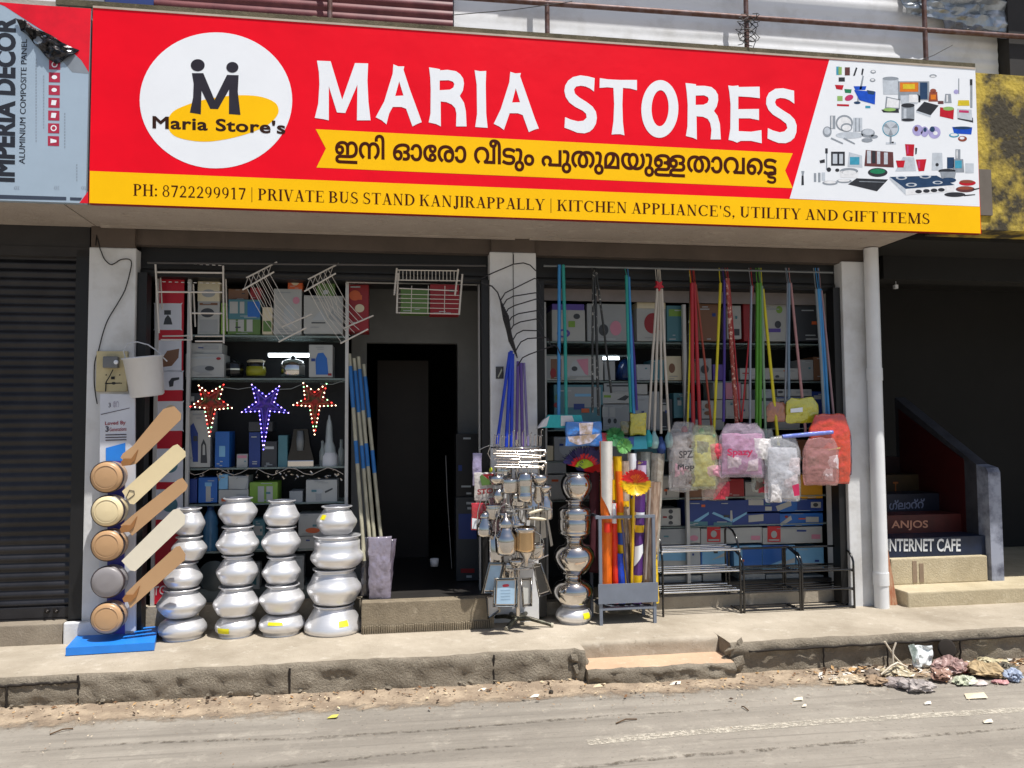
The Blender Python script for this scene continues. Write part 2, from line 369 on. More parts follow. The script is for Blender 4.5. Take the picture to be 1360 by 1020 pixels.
# worn white edge line
mb = MB(); pts = [G(780, 986, -.18), G(900, 973, -.18), G(1100, 955, -.18), G(1360, 937, -.18), G(1700, 914, -.18)]; vs = []
for i in range(81):
    t = i/80*(len(pts)-1); k = min(int(t), len(pts)-2); p = pts[k].lerp(pts[k+1], t-k); hw = .033+.008*KN(i, .7)
    for s in (-1, 1): vs.append((p.x, p.y+s*hw+.006*KN(i, .9, s), zroad(p.x)+.002))
mb.add(vs, [(2*i, 2*i+2, 2*i+3, 2*i+1) for i in range(80)])
struct(mb.build('road_marking', worn_paint('road_paint', (202, 195, 180), .49, 48), loc=(0, 0, 0)))
m_crk = worn_paint('road_crack_dust', (104, 96, 84), .56, 30)
mb = MB()
for pl, w in ((((-40, 1012), (200, 990), (400, 984), (600, 969), (800, 951), (1000, 938)), .016), (((620, 1040), (860, 1008), (1100, 985), (1400, 958)), .022),  (((300, 1030), (520, 1004), (700, 990)), .012)):
    q = [G(x, y, -.18) for x, y in pl]; vs = []; n = 90
    for i in range(n+1):
        t = i/n*(len(q)-1); k = min(int(t), len(q)-2); p = q[k].lerp(q[k+1], t-k); hw = w*(.5+.6*abs(KN(i, .23, w*90)))*min(1, 6*i/n, 6*(n-i)/n)+.001; dy = .012*KN(i, .16, w*50)+.005*KN(i, .8)
        for s_ in (-1, 1): vs.append((p.x, p.y+dy+s_*hw, zroad(p.x)+.0035))
    mb.add(vs, [(2*i, 2*i+2, 2*i+3, 2*i+1) for i in range(n)])
struct(mb.build('road_crack', m_crk, loc=(0, 0, 0)))

# raised walkway: top sheet and broken kerb face
def strip(x0, x1, name, y_of, top_z=0.0, zb=None, back=1.2, mat_top=m_walk, mat_face=m_kerb, amp=.012, cap=0.0):
    mb = MB(); n = int((x1-x0)/.025); rows = []
    for i in range(n+1):
        x = x0+(x1-x0)*i/n; ye = y_of(x); zt = top_z+.004*KN(x, 3, 9)+.004*KN(x, 15, 4); zf = (zb or zroad(x))-.03
        col = [(x, back, top_z), (x, -.2, top_z), (x, ye+.09, top_z+.002*KN(x, 5)), (x, ye+.022, zt), (x, ye+.004, zt-.012-.006*KN(x, 30))]
        m_ = 9
        for j in range(1, m_+1):
            t = j/m_; z = (zt-.012)*(1-t)+zf*t
            q = noise.noise(Vector((x*9, z*14, 1.3)))*amp*1.3+noise.noise(Vector((x*30, z*40, 5)))*amp*.7
            yy = ye+q+(.02 if cap and t > cap else 0)
            col.append((x, yy, z))
        rows.append(col)
    k = len(rows[0]); mb.add([p for c in rows for p in c], [])
    for i in range(n):
        for j in range(k-1):
            mb.cur = 0 if j < 3 else 1
            mb.f.append([i*k+j, i*k+j+1, (i+1)*k+j+1, (i+1)*k+j]); mb.mi.append(mb.cur); mb.sm.append(j >= 3)
    # end faces
    for i in (0, n): mb.f.append([i*k+j for j in range(k)]); mb.mi.append(1); mb.sm.append(False)
    return struct(mb.build(name, [mat_top, mat_face], loc=(0, 0, 0)))
strip(-6, 1.135, 'walkway', kerb_y, amp=.015)
strip(1.135, 2.03, 'walkway.001', lambda x: -.560+.006*KN(x, 8), zb=-.10, mat_face=m_walk, amp=.003)
strip(2.03, 10, 'walkway.002', kerb_y, cap=.3, amp=.012)
strip(1.135, 2.03, 'walkway_step', lambda x: -.80+.02*KN(x, 7)+.015*KN(x, 24, 2), top_z=-.098, back=-.5, mat_top=m_step, amp=.02)
# rough stones and chipped lumps along the kerb foot (part of the kerb)
mb = MB()
def rock(c, r, sc=(1, 1, .7), seed=0):
    import bmesh
    rr = random.Random(int(seed*977)+5); bm = bmesh.new()
    for k in range(14):
        v = Vector((rr.gauss(0, 1), rr.gauss(0, 1), rr.gauss(0, 1))).normalized()*r*rr.uniform(.7, 1.15); bm.verts.new((c[0]+v.x*sc[0], c[1]+v.y*sc[1], c[2]+v.z*sc[2]))
    h = bmesh.ops.convex_hull(bm, input=bm.verts); bm.verts.index_update()
    mb.add([v.co.copy() for v in bm.verts], [[v.index for v in f.verts] for f in bm.faces]); bm.free()
mb.smooth = False
for i in range(110):
    x = random.uniform(-2.3, 4.2)
    if 1.1 < x < 2.05: continue
    rock((x, kerb_y(x)-random.uniform(0, .02), zroad(x)+random.uniform(.0, .03)), random.uniform(.005, .02)*(.6+.4*(i%7==0)), (1.3, 1, .8), seed=i)
for p in ((1.08, -.70, -.04), (1.11, -.70, -.12), (1.13, -.66, -.08), (2.05, -.72, -.05), (2.02, -.70, -.13), (2.08, -.74, -.12), (2.1, -.72, -.03)):
    rock(p, .05, (1, .6, 1), abs(p[2])*90)
struct(mb.build('kerb_rubble', m_kerb, loc=(0, 0, 0)), 'stuff')
# joints between the kerb stones
m_gap = M('dark_joint', (38, 32, 27), .95)
mb = MB()
for x, z0, z1 in ((-1.63, 0, -.16), (-1.98, -.03, -.16), (-.54, -.02, -.16), (.6, -.01, -.17), (2.63, -.06, -.2), (3.05, -.06, -.2), (3.55, -.05, -.2)):
    pts = [(x+.006*KN(k, 2, x), kerb_y(x)-.008+.001*k, z0+(z1-z0)*k/6) for k in range(7)]
    mb.tube(pts, .006, 5)
for x0, x1, z in ((-2.3, -1.63, -.035), (2.14, 4.6, -.052)):
    mb.tube([(x0+(x1-x0)*k/40, kerb_y(x0+(x1-x0)*k/40)-.006, z+.008*KN(k, .6)) for k in range(41)], .007, 5)
struct(mb.build('kerb_joints', m_gap, loc=(0, 0, 0)))

# ================================================================= SHOP BUILDING
m_white = M('white_wall_paint', (214, 215, 216), .75, rgb2=(186, 184, 180), scale=2.2, bump=.002, bscale=30, mask=(.3, .5))
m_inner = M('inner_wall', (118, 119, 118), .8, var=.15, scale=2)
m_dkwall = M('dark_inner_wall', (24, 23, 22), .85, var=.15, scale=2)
m_black = M('black_paint', (15, 15, 17), .55, var=.2, scale=5)
m_alu = M('white_aluminium', (190, 190, 188), .4, var=.05)
m_brown = M('beam_plaster', (92, 81, 73), .85, var=.15, scale=3, bump=.003)
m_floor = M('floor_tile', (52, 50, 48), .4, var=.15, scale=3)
BLD = thing('shop_building', 'concrete shop building with white pillars, two open shop fronts and a projecting canopy slab', 'building', (0, 0, 0))
mb = MB()
mb.box(-1.83, 3.53, -.5, .02, 2.592, 2.72)
mb.box(-1.83, 3.53, -.5, -.36, 2.72, 3.78)
for i in range(26):
    x = random.uniform(-1.6, 3.4); y = random.uniform(-.45, -.05)
    mb.box(x, x+random.uniform(.02, .1), y, y+.006, 2.588, 2.5925)
mb.box(-1.80, .85, -.035, -.012, 2.582, 2.593); mb.box(.95, 3.48, -.045, -.02, 2.582, 2.593)
mb.build('canopy_slab', m_soffit, BLD)
mb = MB(); mb.box(-1.86, 3.57, .025, .30, 2.49, 2.72); mb.box(-1.86, -1.6, -.01, .024, 2.46, 2.59); mb.box(.69, .99, -.01, .024, 2.50, 2.59)
mb.build('beam', m_brown, BLD)
PIL = []
for x0, x1, zt in ((-1.874, -1.594, 2.46), (.679, 1.001, 2.50), (3.278, 3.565, 2.50)):
    mb = MB(); mb.box(x0, x1, 0, .30, -.02, zt, .008)
    if x0 < -1: mb.box(-1.96, -1.56, -.045, .0, -.02, .13, .01)
    PIL.append(mb.build('pillar', m_white, BLD))
mb = MB(); mb.box(.838, .842, -.003, .002, 2.0, 2.5); mb.build('pillar_groove', m_gap, BLD)
# rolled-up shutter boxes and guide rails of both openings
for x0, x1 in ((-1.594, .679), (1.001, 3.278)):
    mb = MB(); mb.box(x0, x1, .10, .42, 2.30, 2.49); mb.tube([(x0, .12, 2.33), (x1, .12, 2.33)], .03, 10); mb.build('shutter_box', m_black, BLD)
    for a, b in ((x0+.002, x0+.06), (x1-.055, x1-.002)):
        mb = MB(); mb.box(a, b, .03, .13, .02, 2.31); mb.build('guide_rail', m_black, BLD)
mb = MB(); mb.box(-.17, .679, -.13, -.035, -.02, .195, .006)
for i in range(58):
    x = -.16+.0142*i; mb.box(x, x+.007, -.146, -.13, .0, .05+.012*KN(i, 3))
mb.build('threshold_step', concrete_mat('step_cement', (150, 138, 118), (112, 102, 86), (176, 164, 144), 3, .006), BLD)
mb = MB(); mb.box(-1.594, -.172, .17, .25, -.02, .16); mb.build('plinth', m_walk, BLD)
mb = MB(); mb.box(1.001, 3.278, .17, .4, -.02, .085, .006); mb.build('plinth', m_walk, BLD)
mb = MB(); mb.box(-1.86, 3.57, .25, 4.0, -.03, .16); mb.box(-.17, .679, -.035, .25, -.02, .188); mb.build('shop_floor', m_floor, BLD)
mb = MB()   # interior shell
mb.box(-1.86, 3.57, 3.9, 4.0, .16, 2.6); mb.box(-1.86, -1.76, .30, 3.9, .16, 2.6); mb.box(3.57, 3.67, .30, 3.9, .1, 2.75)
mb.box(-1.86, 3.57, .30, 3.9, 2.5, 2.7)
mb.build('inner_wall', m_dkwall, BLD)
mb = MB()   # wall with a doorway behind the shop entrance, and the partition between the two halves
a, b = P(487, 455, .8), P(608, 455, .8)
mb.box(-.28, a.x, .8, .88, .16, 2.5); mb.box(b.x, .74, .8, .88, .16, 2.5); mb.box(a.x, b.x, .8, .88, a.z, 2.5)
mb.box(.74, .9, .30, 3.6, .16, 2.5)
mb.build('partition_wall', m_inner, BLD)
mb = MB(); dr0 = P(535, 480, 1.8); mb.box(-.1, .35, 1.8, 1.84, .16, 1.9); mb.build('inner_door', M('dark_wood', (46, 34, 28), .5), BLD)
# wall of the upper floor, behind the railing
m_corr = M('white_sheet_wall', (232, 234, 238), .6, rgb2=(206, 206, 206), scale=4, mask=(.25, .5), bump=.0012, bscale=18)
mb = MB(); zs = []; z = 3.76
x0 = P(603, 20, -.33).x; vs = []
k = 0
while z < 5.2:
    z += .0125; k += 1
    zs.append(z)
for z in zs:
    d = .0022*math.sin((z-3.76)*2*math.pi/.075)
    for x in (x0, 1.6, 2.4, 3.2, 4.35): vs.append((x, -.325+d*(1 if x > 2.0 else .15), z))
mb.smooth = True
mb.add(vs, [(j*5+i, j*5+i+1, (j+1)*5+i+1, (j+1)*5+i) for j in range(len(zs)-1) for i in range(4)])
mb.smooth = False; mb.box(-2.4, 4.35, -.3, -.2, 3.7, 5.2)
mb.build('upper_wall', m_corr, BLD)
m_mar = M('maroon_shutter', (98, 42, 50), .5, rgb2=(120, 62, 66), scale=7)
mb = MB(); mb.smooth = True; vs = []; zs = [3.74+.01*i for i in range(146)]; xa = P(205, 10, -.35).x
for z in zs:
    d = .012*abs(math.sin((z-3.74)*math.pi/.06))
    vs += [(xa, -.35-d, z), (x0-.01, -.35-d, z)]
mb.add(vs, [(2*j, 2*j+1, 2*j+3, 2*j+2) for j in range(len(zs)-1)]); mb.build('upper_shutter', m_mar, BLD)
mb = MB(); mb.box(P(140, 5, -.36).x, xa, -.37, -.32, 3.72, 5.0); mb.build('blue_panel', M('blue_board', (44, 66, 132), .5), BLD)
mb = MB(); mb.box(P(95, 5, -.36).x, P(139, 5, -.36).x, -.37, -.32, 3.72, 5.0); mb.build('grey_panel', M('pale_board', (150, 155, 165), .5), BLD)
mb = MB(); mb.box(-1.9, 4.0, -.52, -.3, 3.755, 3.79)
for i in range(80):
    x = random.uniform(-1.7, 3.9); rr = random.uniform(.006, .018); mb.ball((x, random.uniform(-.51, -.4), 3.79), rr, 6, (1.8, 1, .6))
mb.build('ledge', concrete_mat('mossy_ledge', (120, 112, 92), (80, 76, 60), (150, 140, 118), 5, .01), BLD)
mb = MB(); mb.box(.9, 3.95, -.60, -.56, 4.84, 4.98); mb.box(3.95, 5.0, -.60, -.56, 4.66, 5.1); mb.build('unseen_shadow_strip', m_soffit, BLD)  # unseen strips above the view, added to cast the shadow band on the wall
# railing on the ledge
m_rail = M('rusty_rail_paint', (112, 92, 92), .55, metal=.3, rgb2=(92, 62, 52), scale=20)
rl = thing('balcony_railing', 'grey rusty pipe railing standing above the red sign', 'railing', (0, -.45, 3.79))
a, b = P(330, -14, -.45), P(1360, 45, -.45)
for dz in (0, .42): 
    mb = MB(); mb.tube([(-2.4, -.45, 4.0+dz), (5.2, -.45, 4.05+dz)], .017, 10); mb.build('rail', m_rail, rl)
for px, py in ((438, 25), (727, 45), (992, 65), (1230, 85)):
    p = P(px, py, -.45); mb = MB(); mb.tube([(p.x, -.45, 3.785), (p.x, -.45, 4.75)], .016, 10); mb.box(p.x-.03, p.x+.03, -.475, -.425, 3.785, 3.80); mb.build('post', m_rail, rl)

# upper right: crumpled silver sheeting
m_silver = M('silver_tarpaulin', (170, 178, 186), .32, metal=.6, var=.25, scale=9)
def crumple(name, px, Y, mat, amp, label, cat, seed=0, nx=26, ny=14, parent=None, thick=.004, group=None):
    mp = quad_map(*px, Y); mb = MB(); vs = []
    for side in (0, 1):
        for j in range(ny+1):
            for i in range(nx+1):
                u, v = i/nx, j/ny; p = mp(u, v)
                q = Vector((p.x*3.2, p.y*7, p.z*11))+Vector((seed, seed*2, 0)) if nx == 26 else p*7+Vector((seed, seed*2, 0))
                d = amp*(abs(noise.noise(q))*1.6-.5+.7*noise.noise(q*2.7)+.35*noise.noise(q*6))
                e = min(u, 1-u, v, 1-v)*6; e = min(1, e)*.7+.3
                vs.append(p+Vector((.3*amp*noise.noise(q*1.7+Vector((9, 0, 0))), d*e-side*0+(thick if side else 0), .3*amp*noise.noise(q*1.9+Vector((0, 9, 0))))))
    k = (nx+1)*(ny+1); fs = []
    for j in range(ny):
        for i in range(nx):
            a = j*(nx+1)+i; fs.append((a, a+1, a+nx+2, a+nx+1)); fs.append((k+a+nx+1, k+a+nx+2, k+a+1, k+a))
    mb.add(vs, fs)
    if parent: return mb.build(name, mat, parent)
    return tag(mb.build(name, mat), label, cat, group)
crumple('tarpaulin', ((1205, 18), (1345, 45), (1180, -30), (1345, -25)), -.40, m_silver, .05, 'crumpled silver plastic sheet hanging at the top right above the balcony rail', 'sheet', 3)
crumple('tarpaulin', ((1255, 38), (1338, 52), (1252, 26), (1338, 40)), -.40, M('grey_plastic', (130, 132, 138), .3, var=.3), .03, 'grey strip of torn plastic tied along the rail at the right', 'sheet', 8, 20, 5)
# tangled wires round the third post
m_wire = M('black_wire', (22, 20, 20), .5)
mb = MB(); rnd = random.Random(3)
for k in range(7):
    pts = []; c = P(990, 52, -.475)
    for i in range(14):
        t = i/13; pts.append((c.x+.09*math.sin(t*7+k*1.3)*(.4+.6*rnd.random())*(1-t*.3), -.475-.012*k+.02*math.sin(t*5+k), 4.0-.2*t+.03*rnd.random()))
    mb.tube(pts, .0028, 5)
tag(mb.build('wire_tangle', m_wire), 'black tangled wires knotted round the railing post above the lettering', 'wire')
for (a, b), lb in ((((600, 20), (760, 2)), 'thin black wire sagging from the maroon shutter edge to the rail'), (((655, 40), (760, 50)), 'short black wire lying on the ledge left of the second post'), (((1215, 83), (1265, 60)), 'short black wire sticking up beside the right railing post'), (((955, 64), (900, 60)), 'short black wire lying on the ledge left of the wire tangle')):
    p, q = P(*a, -.48), P(*b, -.48); mb = MB(); mb.tube([p, p.lerp(q, .5)+Vector((0, 0, -.01)), q], .0028, 5); tag(mb.build('loose_wire', m_wire), lb, 'wire', 'loose wires on the ledge')

# ================================================================= LEFT NEIGHBOUR
NB = thing('neighbour_shop', 'closed shop at the left edge with a grey canopy slab above its shutter', 'building', (-2.6, 0, 0))
mb = MB(); mb.box(-5.5, -1.838, -.5, .02, 2.592, 2.72); mb.box(-5.5, -1.838, -.5, -.36, 2.72, 3.78); mb.build('canopy_slab', m_soffit, NB)
mb = MB(); mb.box(-5.5, -1.88, .025, .3, 2.46, 2.72); mb.box(-5.5, -1.88, .02, .3, 2.40, 2.46); mb.build('beam', M('dark_beam', (50, 48, 48), .8), NB)
mb = MB(); mb.box(-5.5, -3.5, 0, .3, 0, 2.5); mb.box(-5.5, -1.88, .3, .4, 0, 2.7); mb.build('wall', m_white, NB)
mb = MB(); mb.box(-5.5, -1.97, -.03, .3, -.02, .125, .008); mb.build('sill', concrete_mat('sill_cement', (150, 140, 125), (120, 110, 98), (170, 160, 146), 3), NB)
m_slat = M('black_slat', (46, 46, 50), .40, metal=.35, rgb2=(34, 34, 38), scale=3, bump=.0008, bscale=40)
SH = thing('rolling_shutter', 'closed black rolling shutter of the shop at the left edge', 'shutter', (-2.6, .1, .13))
mb = MB(); mb.smooth = True; vs = []; NZ = 40*6
for i in range(NZ+1):
    t = (i % 6)/6; z = .20+2.25*i/NZ
    d = .014*math.sin(math.pi*min(1, t*1.18)) if t*1.18 < 1 else 0
    vs += [(-3.5, .10-d, z), (-1.96, .10-d, z)]
mb.add(vs, [(2*j, 2*j+1, 2*j+3, 2*j+2) for j in range(NZ)]); mb.build('curtain', m_slat, SH)
mb = MB(); mb.box(-3.5, -1.96, .075, .115, .137, .205, .004); mb.box(-3.5, -1.96, .072, .13, .127, .135); mb.build('bottom_rail', m_slat, SH)
mb = MB(); mb.box(-1.958, -1.876, .02, .13, .13, 2.45, .004); mb.build('guide_rail', m_black, SH)
mb = MB()
for px in (62, 74):
    p = P(px, 812, .07); mb.ball(p, .017, 8, (1.1, .6, .7)); mb.tube([p, p+Vector((.0, -.02, .02)), p+Vector((.012, -.03, .0))], .006, 6)
mb.build('lock', M('dark_iron', (44, 40, 38), .45, metal=.6), SH)

# ================================================================= RIGHT NEIGHBOUR: stair hall
RB = thing('stair_hall_building', 'dark open stair hall with a mossy yellow parapet beside the shop', 'building', (5, 0, 0))
m_yel = M('mossy_yellow_plaster', (188, 164, 66), .9, rgb2=(62, 56, 42), scale=3.4, mask=(.42, .56), bump=.01, bscale=25)
mb = MB(); mb.box(P(1303, 305, -.5).x-.28, 9, -.52, -.3, P(1303, 305, -.52).z, P(1303, 97, -.52).z); mb.build('parapet', m_yel, RB)
mb = MB(); mb.box(P(1297, 290, -.53).x-.02, P(1318, 290, -.53).x, -.535, -.521, P(1310, 286, -.53).z, P(1305, 225, -.53).z); mb.build('parapet_patch', M('bare_plaster', (112, 104, 96), .9), RB)
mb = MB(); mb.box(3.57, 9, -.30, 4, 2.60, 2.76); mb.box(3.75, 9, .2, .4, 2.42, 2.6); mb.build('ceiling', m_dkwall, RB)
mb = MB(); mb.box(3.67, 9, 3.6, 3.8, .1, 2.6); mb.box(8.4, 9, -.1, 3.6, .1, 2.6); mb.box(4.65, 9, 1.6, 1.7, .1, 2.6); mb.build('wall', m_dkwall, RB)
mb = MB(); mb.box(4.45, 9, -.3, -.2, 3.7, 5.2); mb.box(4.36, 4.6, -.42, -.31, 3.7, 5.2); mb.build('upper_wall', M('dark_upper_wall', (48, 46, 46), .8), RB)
m_cream = concrete_mat('cream_plaster', (200, 188, 160), (168, 155, 128), (214, 204, 180), 2.2, .006)
mb = MB(); mb.box(3.655, 9, -.10, 3.6, -.02, .107, .01); mb.build('landing', m_cream, RB)
mb = MB(); mb.box(3.70, 4.5, .15, .30, .107, .30, .008); mb.build('landing_block', m_cream, RB)
for i in range(2): 
    mb = MB(); p = P(1213+i*9, 760, .14); mb.box(p.x, p.x+.035, .146, .15, .12, .28-.02*i); mb.build('plaster_chip', M('chipped_plaster', (150, 130, 110), .9), RB)
# stair flight: advertisements painted on the risers
ST = thing('staircase', 'dim staircase with painted advertisements on its risers right of the pillar', 'stairs', (4.1, .2, .3))
cols = [(22, 36, 62), (84, 28, 24), (22, 28, 46), (60, 44, 18), (40, 18, 18), (40, 40, 48), (46, 40, 40), (40, 40, 48), (46, 40, 40)]
zt = .30; yy = .2
for i, c in enumerate(cols):
    h = .142; mb = MB(); mb.box(3.6, 4.53, yy, yy+.26, zt-.02 if i else .30, zt+h); r_ = mb.build('stair_riser', M('riser_paint_%d' % i, c, .5, var=.2, scale=9), ST)
    if i in (0, 1, 2, 3):
        L_ = [('INTERNET CAFE', (228, 232, 236), (1178, 732.5), (1276, 732.5), 17), ('ANJOS', (214, 150, 120), (1184, 704.5), (1232.5, 704.0), 13), ('\u0d17\u0d4d\u0d32\u0d3e\u0d31\u0d4d\u0d31\u0d4d', (126, 134, 160), (1181, 677.5), (1228, 675), 13), ('T', (150, 84, 34), (1186, 654), (1193, 654), 14)][i]
        Yq = yy-.003
        write(L_[0], (L_[2], L_[3], (L_[2][0], L_[2][1]-L_[4]), (L_[3][0], L_[3][1]-L_[4])), Yq, M('riser_text_%d' % i, L_[1], .5), r_, 'lettering', .02)
    zt += h; yy += .25
mb = MB(); y0, z0 = .15, .965
prof = [(0, .1, .107), (0, y0, z0)]
x0, x1 = 4.535, 4.64
side = [(y0+.12, .107), (y0+.12, z0+.02), (1.25, z0+.58), (1.25, .107)]
mb.prism([(x1, a, b) for a, b in side], (x0-x1, 0, 0)); mb.build('banister_wall', M('plaster_shade_tone', (62, 62, 68), .8, rgb2=(40, 40, 46), scale=6, mask=(.3, .55)), ST)  # darker tone stands for the shade along the back of the banister
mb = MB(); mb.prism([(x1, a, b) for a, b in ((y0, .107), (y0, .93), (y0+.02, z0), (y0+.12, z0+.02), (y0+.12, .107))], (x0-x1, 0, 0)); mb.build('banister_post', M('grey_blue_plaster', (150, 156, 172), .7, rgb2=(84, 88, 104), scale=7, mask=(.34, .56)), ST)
mb = MB(); mb.prism([(x0-.003, .4, .40), (x0-.003, 1.2, .85), (x0-.003, 1.2, 1.44), (x0-.003, .4, 1.02)], (.002, 0, 0)); mb.build('red_poster', M('dark_red_print', (70, 14, 14), .5), ST)
# white drain pipe and the leaning plank
dp = thing('drain_pipe', 'white plastic drain pipe standing in front of the right pillar', 'pipe', (3.475, -.06, 0))
m_pvc = M('white_pvc', (228, 230, 232), .35, var=.06, scale=4)
mb = MB(); mb.tube([(3.475, -.06, -.01), (3.475, -.06, 2.585)], .05, 20); mb.build('tube', m_pvc, dp)
for z in (.16, 1.62): mb = MB(); mb.tube([(3.475, -.06, z), (3.475, -.06, z+.09)], .0545, 20); mb.build('pipe_collar', m_pvc, dp)
mb = MB(); p0, p1, p2, p3 = P(1176, 805, .0), P(1192, 803, -.02), P(1178, 722, .05), P(1171.5, 722, .05)
mb.prism([p0, p1, p2, p3], (0, .015, 0)); 
tag(mb.build('broken_plank', M('reddish_wood', (160, 96, 66), .8, rgb2=(178, 142, 112), scale=14, stretch=(4, 4, .6))), 'thin reddish broken plank leaning between drain pipe and cream step', 'plank')
for i in range(1):
    mb = MB(); p = P(1190, 380, .3); mb.box(p.x-.012, p.x+.012, .29, .32, p.z-.02, p.z+.01); mb.tube([p, p+Vector((0, 0, .08))], .003, 5)
    tag(mb.build('lamp_holder', m_white), 'small white bulb holder hanging in the dark stair hall', 'bulb holder')

# ================================================================= MAIN SIGN
m_red = M('sign_red', (240, 4, 32), .36, var=.05, scale=1.3, bump=.02, bscale=1.1, spec=.2)
m_redside = M('sign_side', (150, 20, 34), .5)
m_sw = M('sign_white', (236, 240, 246), .45, var=.02, scale=3, bump=.002, bscale=2.2, spec=.25)
m_yellow = M('sign_yellow', (255, 196, 8), .5, var=.03, scale=3, spec=.12)
m_ink = M('sign_brown_ink', (70, 24, 6), .6, spec=.1); m_dark = M('sign_dark_ink', (50, 48, 58), .6, spec=.1)
YS = -.54
SG = thing('shop_sign', 'long red MARIA STORES sign board with yellow strip above both shop fronts', 'sign', (1.15, -.53, 2.6))
TL, TR, BL, BR = P(123, 12.5, YS), P(1295.5, 90.5, YS), P(118.5, 270, YS), P(1302.5, 310.5, YS)
x0, x1, z0, z1 = (TL.x+BL.x)/2, (TR.x+BR.x)/2, (BL.z+BR.z)/2, (TL.z+TR.z)/2
mb = MB(); nx, nz = 120, 30; vs = []
for j in range(nz+1):
    for i in range(nx+1):
        x = x0+(x1-x0)*i/nx; z = z0+(z1-z0)*j/nz
        dent = -.010*math.exp(-((x-2.43)**2+(z-3.52)**2)/.004)
        vs.append((x, YS-dent*.6+.0002*KN(x, 2, z*3), z))
mb.add(vs, [(j*(nx+1)+i, j*(nx+1)+i+1, (j+1)*(nx+1)+i+1, (j+1)*(nx+1)+i) for j in range(nz) for i in range(nx)])
mb.sm = [True]*len(mb.f)
mb.build('panel', m_red, SG)
mb = MB(); mb.box(x0, x1, YS+.008, -.502, z0, z1); mb.build('sign_frame', m_redside, SG)
mb = MB(); mb.box(x0, x1, YS-.004, YS+.03, z1, z1+.012); mb.build('top_trim', M('pale_trim', (190, 176, 160), .5), SG)
Y1 = YS-.0009
mb = MB(); pxsheet(mb, [[(119.3, 227), (1301.6, 274.6), (1302.4, 310), (118.7, 269.6)]], Y1); strip_o = mb.build('yellow_strip', m_yellow, SG)
mb = MB(); pxsheet(mb, [[(1101.5, 79.2), (1295.2, 91.4), (1301.2, 274.3), (1048.8, 263.8)]], Y1); pic = mb.build('picture_panel', m_sw, SG)
mb = MB(); pxsheet(mb, [ell(286.8, 133.3, 101.3, 90.3, 72)], Y1); logo = mb.build('logo_disc', m_sw, SG)
mb = MB(); pxsheet(mb, [[(419.3, 171.5), (1052.9, 203.6), (1042.7, 226.5), (1052.9, 250), (420.3, 222.5), (432.8, 197.2)]], Y1); rib = mb.build('ribbon', m_yellow, SG)
Y2 = YS-.0015
def zc(pts, ox, oy, s): return [(ox+x/s, oy+y/s) for x, y in pts]
mb = MB(); pxsheet(mb, [smooth_poly(zc([(215, 640), (260, 570), (360, 520), (500, 475), (700, 440), (870, 430), (1020, 445), (1130, 490), (1165, 550), (1150, 610), (1080, 680), (960, 740), (800, 790), (650, 820), (520, 830), (380, 815), (270, 780), (220, 720)], 190, 60, 6.476))], Y2)
mb.build('yellow_patch', m_yellow, logo)
Y3 = YS-.0021
mb = MB(); pxsheet(mb, [zc([(420, 240), (518, 240), (615, 470), (722, 255), (822, 258), (815, 400), (838, 600), (738, 592), (740, 380), (645, 550), (578, 548), (503, 390), (497, 595), (402, 580), (430, 450), (435, 330)], 190, 60, 6.476)], Y3)
pxsheet(mb, [ell(190+470/6.476, 60+172/6.476, 60/6.476, 52/6.476)], Y3); pxsheet(mb, [ell(190+768/6.476, 60+190/6.476, 52/6.476, 46/6.476)], Y3)
mb.build('logo_figure', m_dark, logo)
write("Maria Store's", ((202.5, 170.6), (379, 178.2), (202.5, 153.2), (379, 160.8)), Y3, M('logo_text_ink', (54, 32, 26), .6, spec=.1), logo, 'logo_lettering', .028, space=1.06)
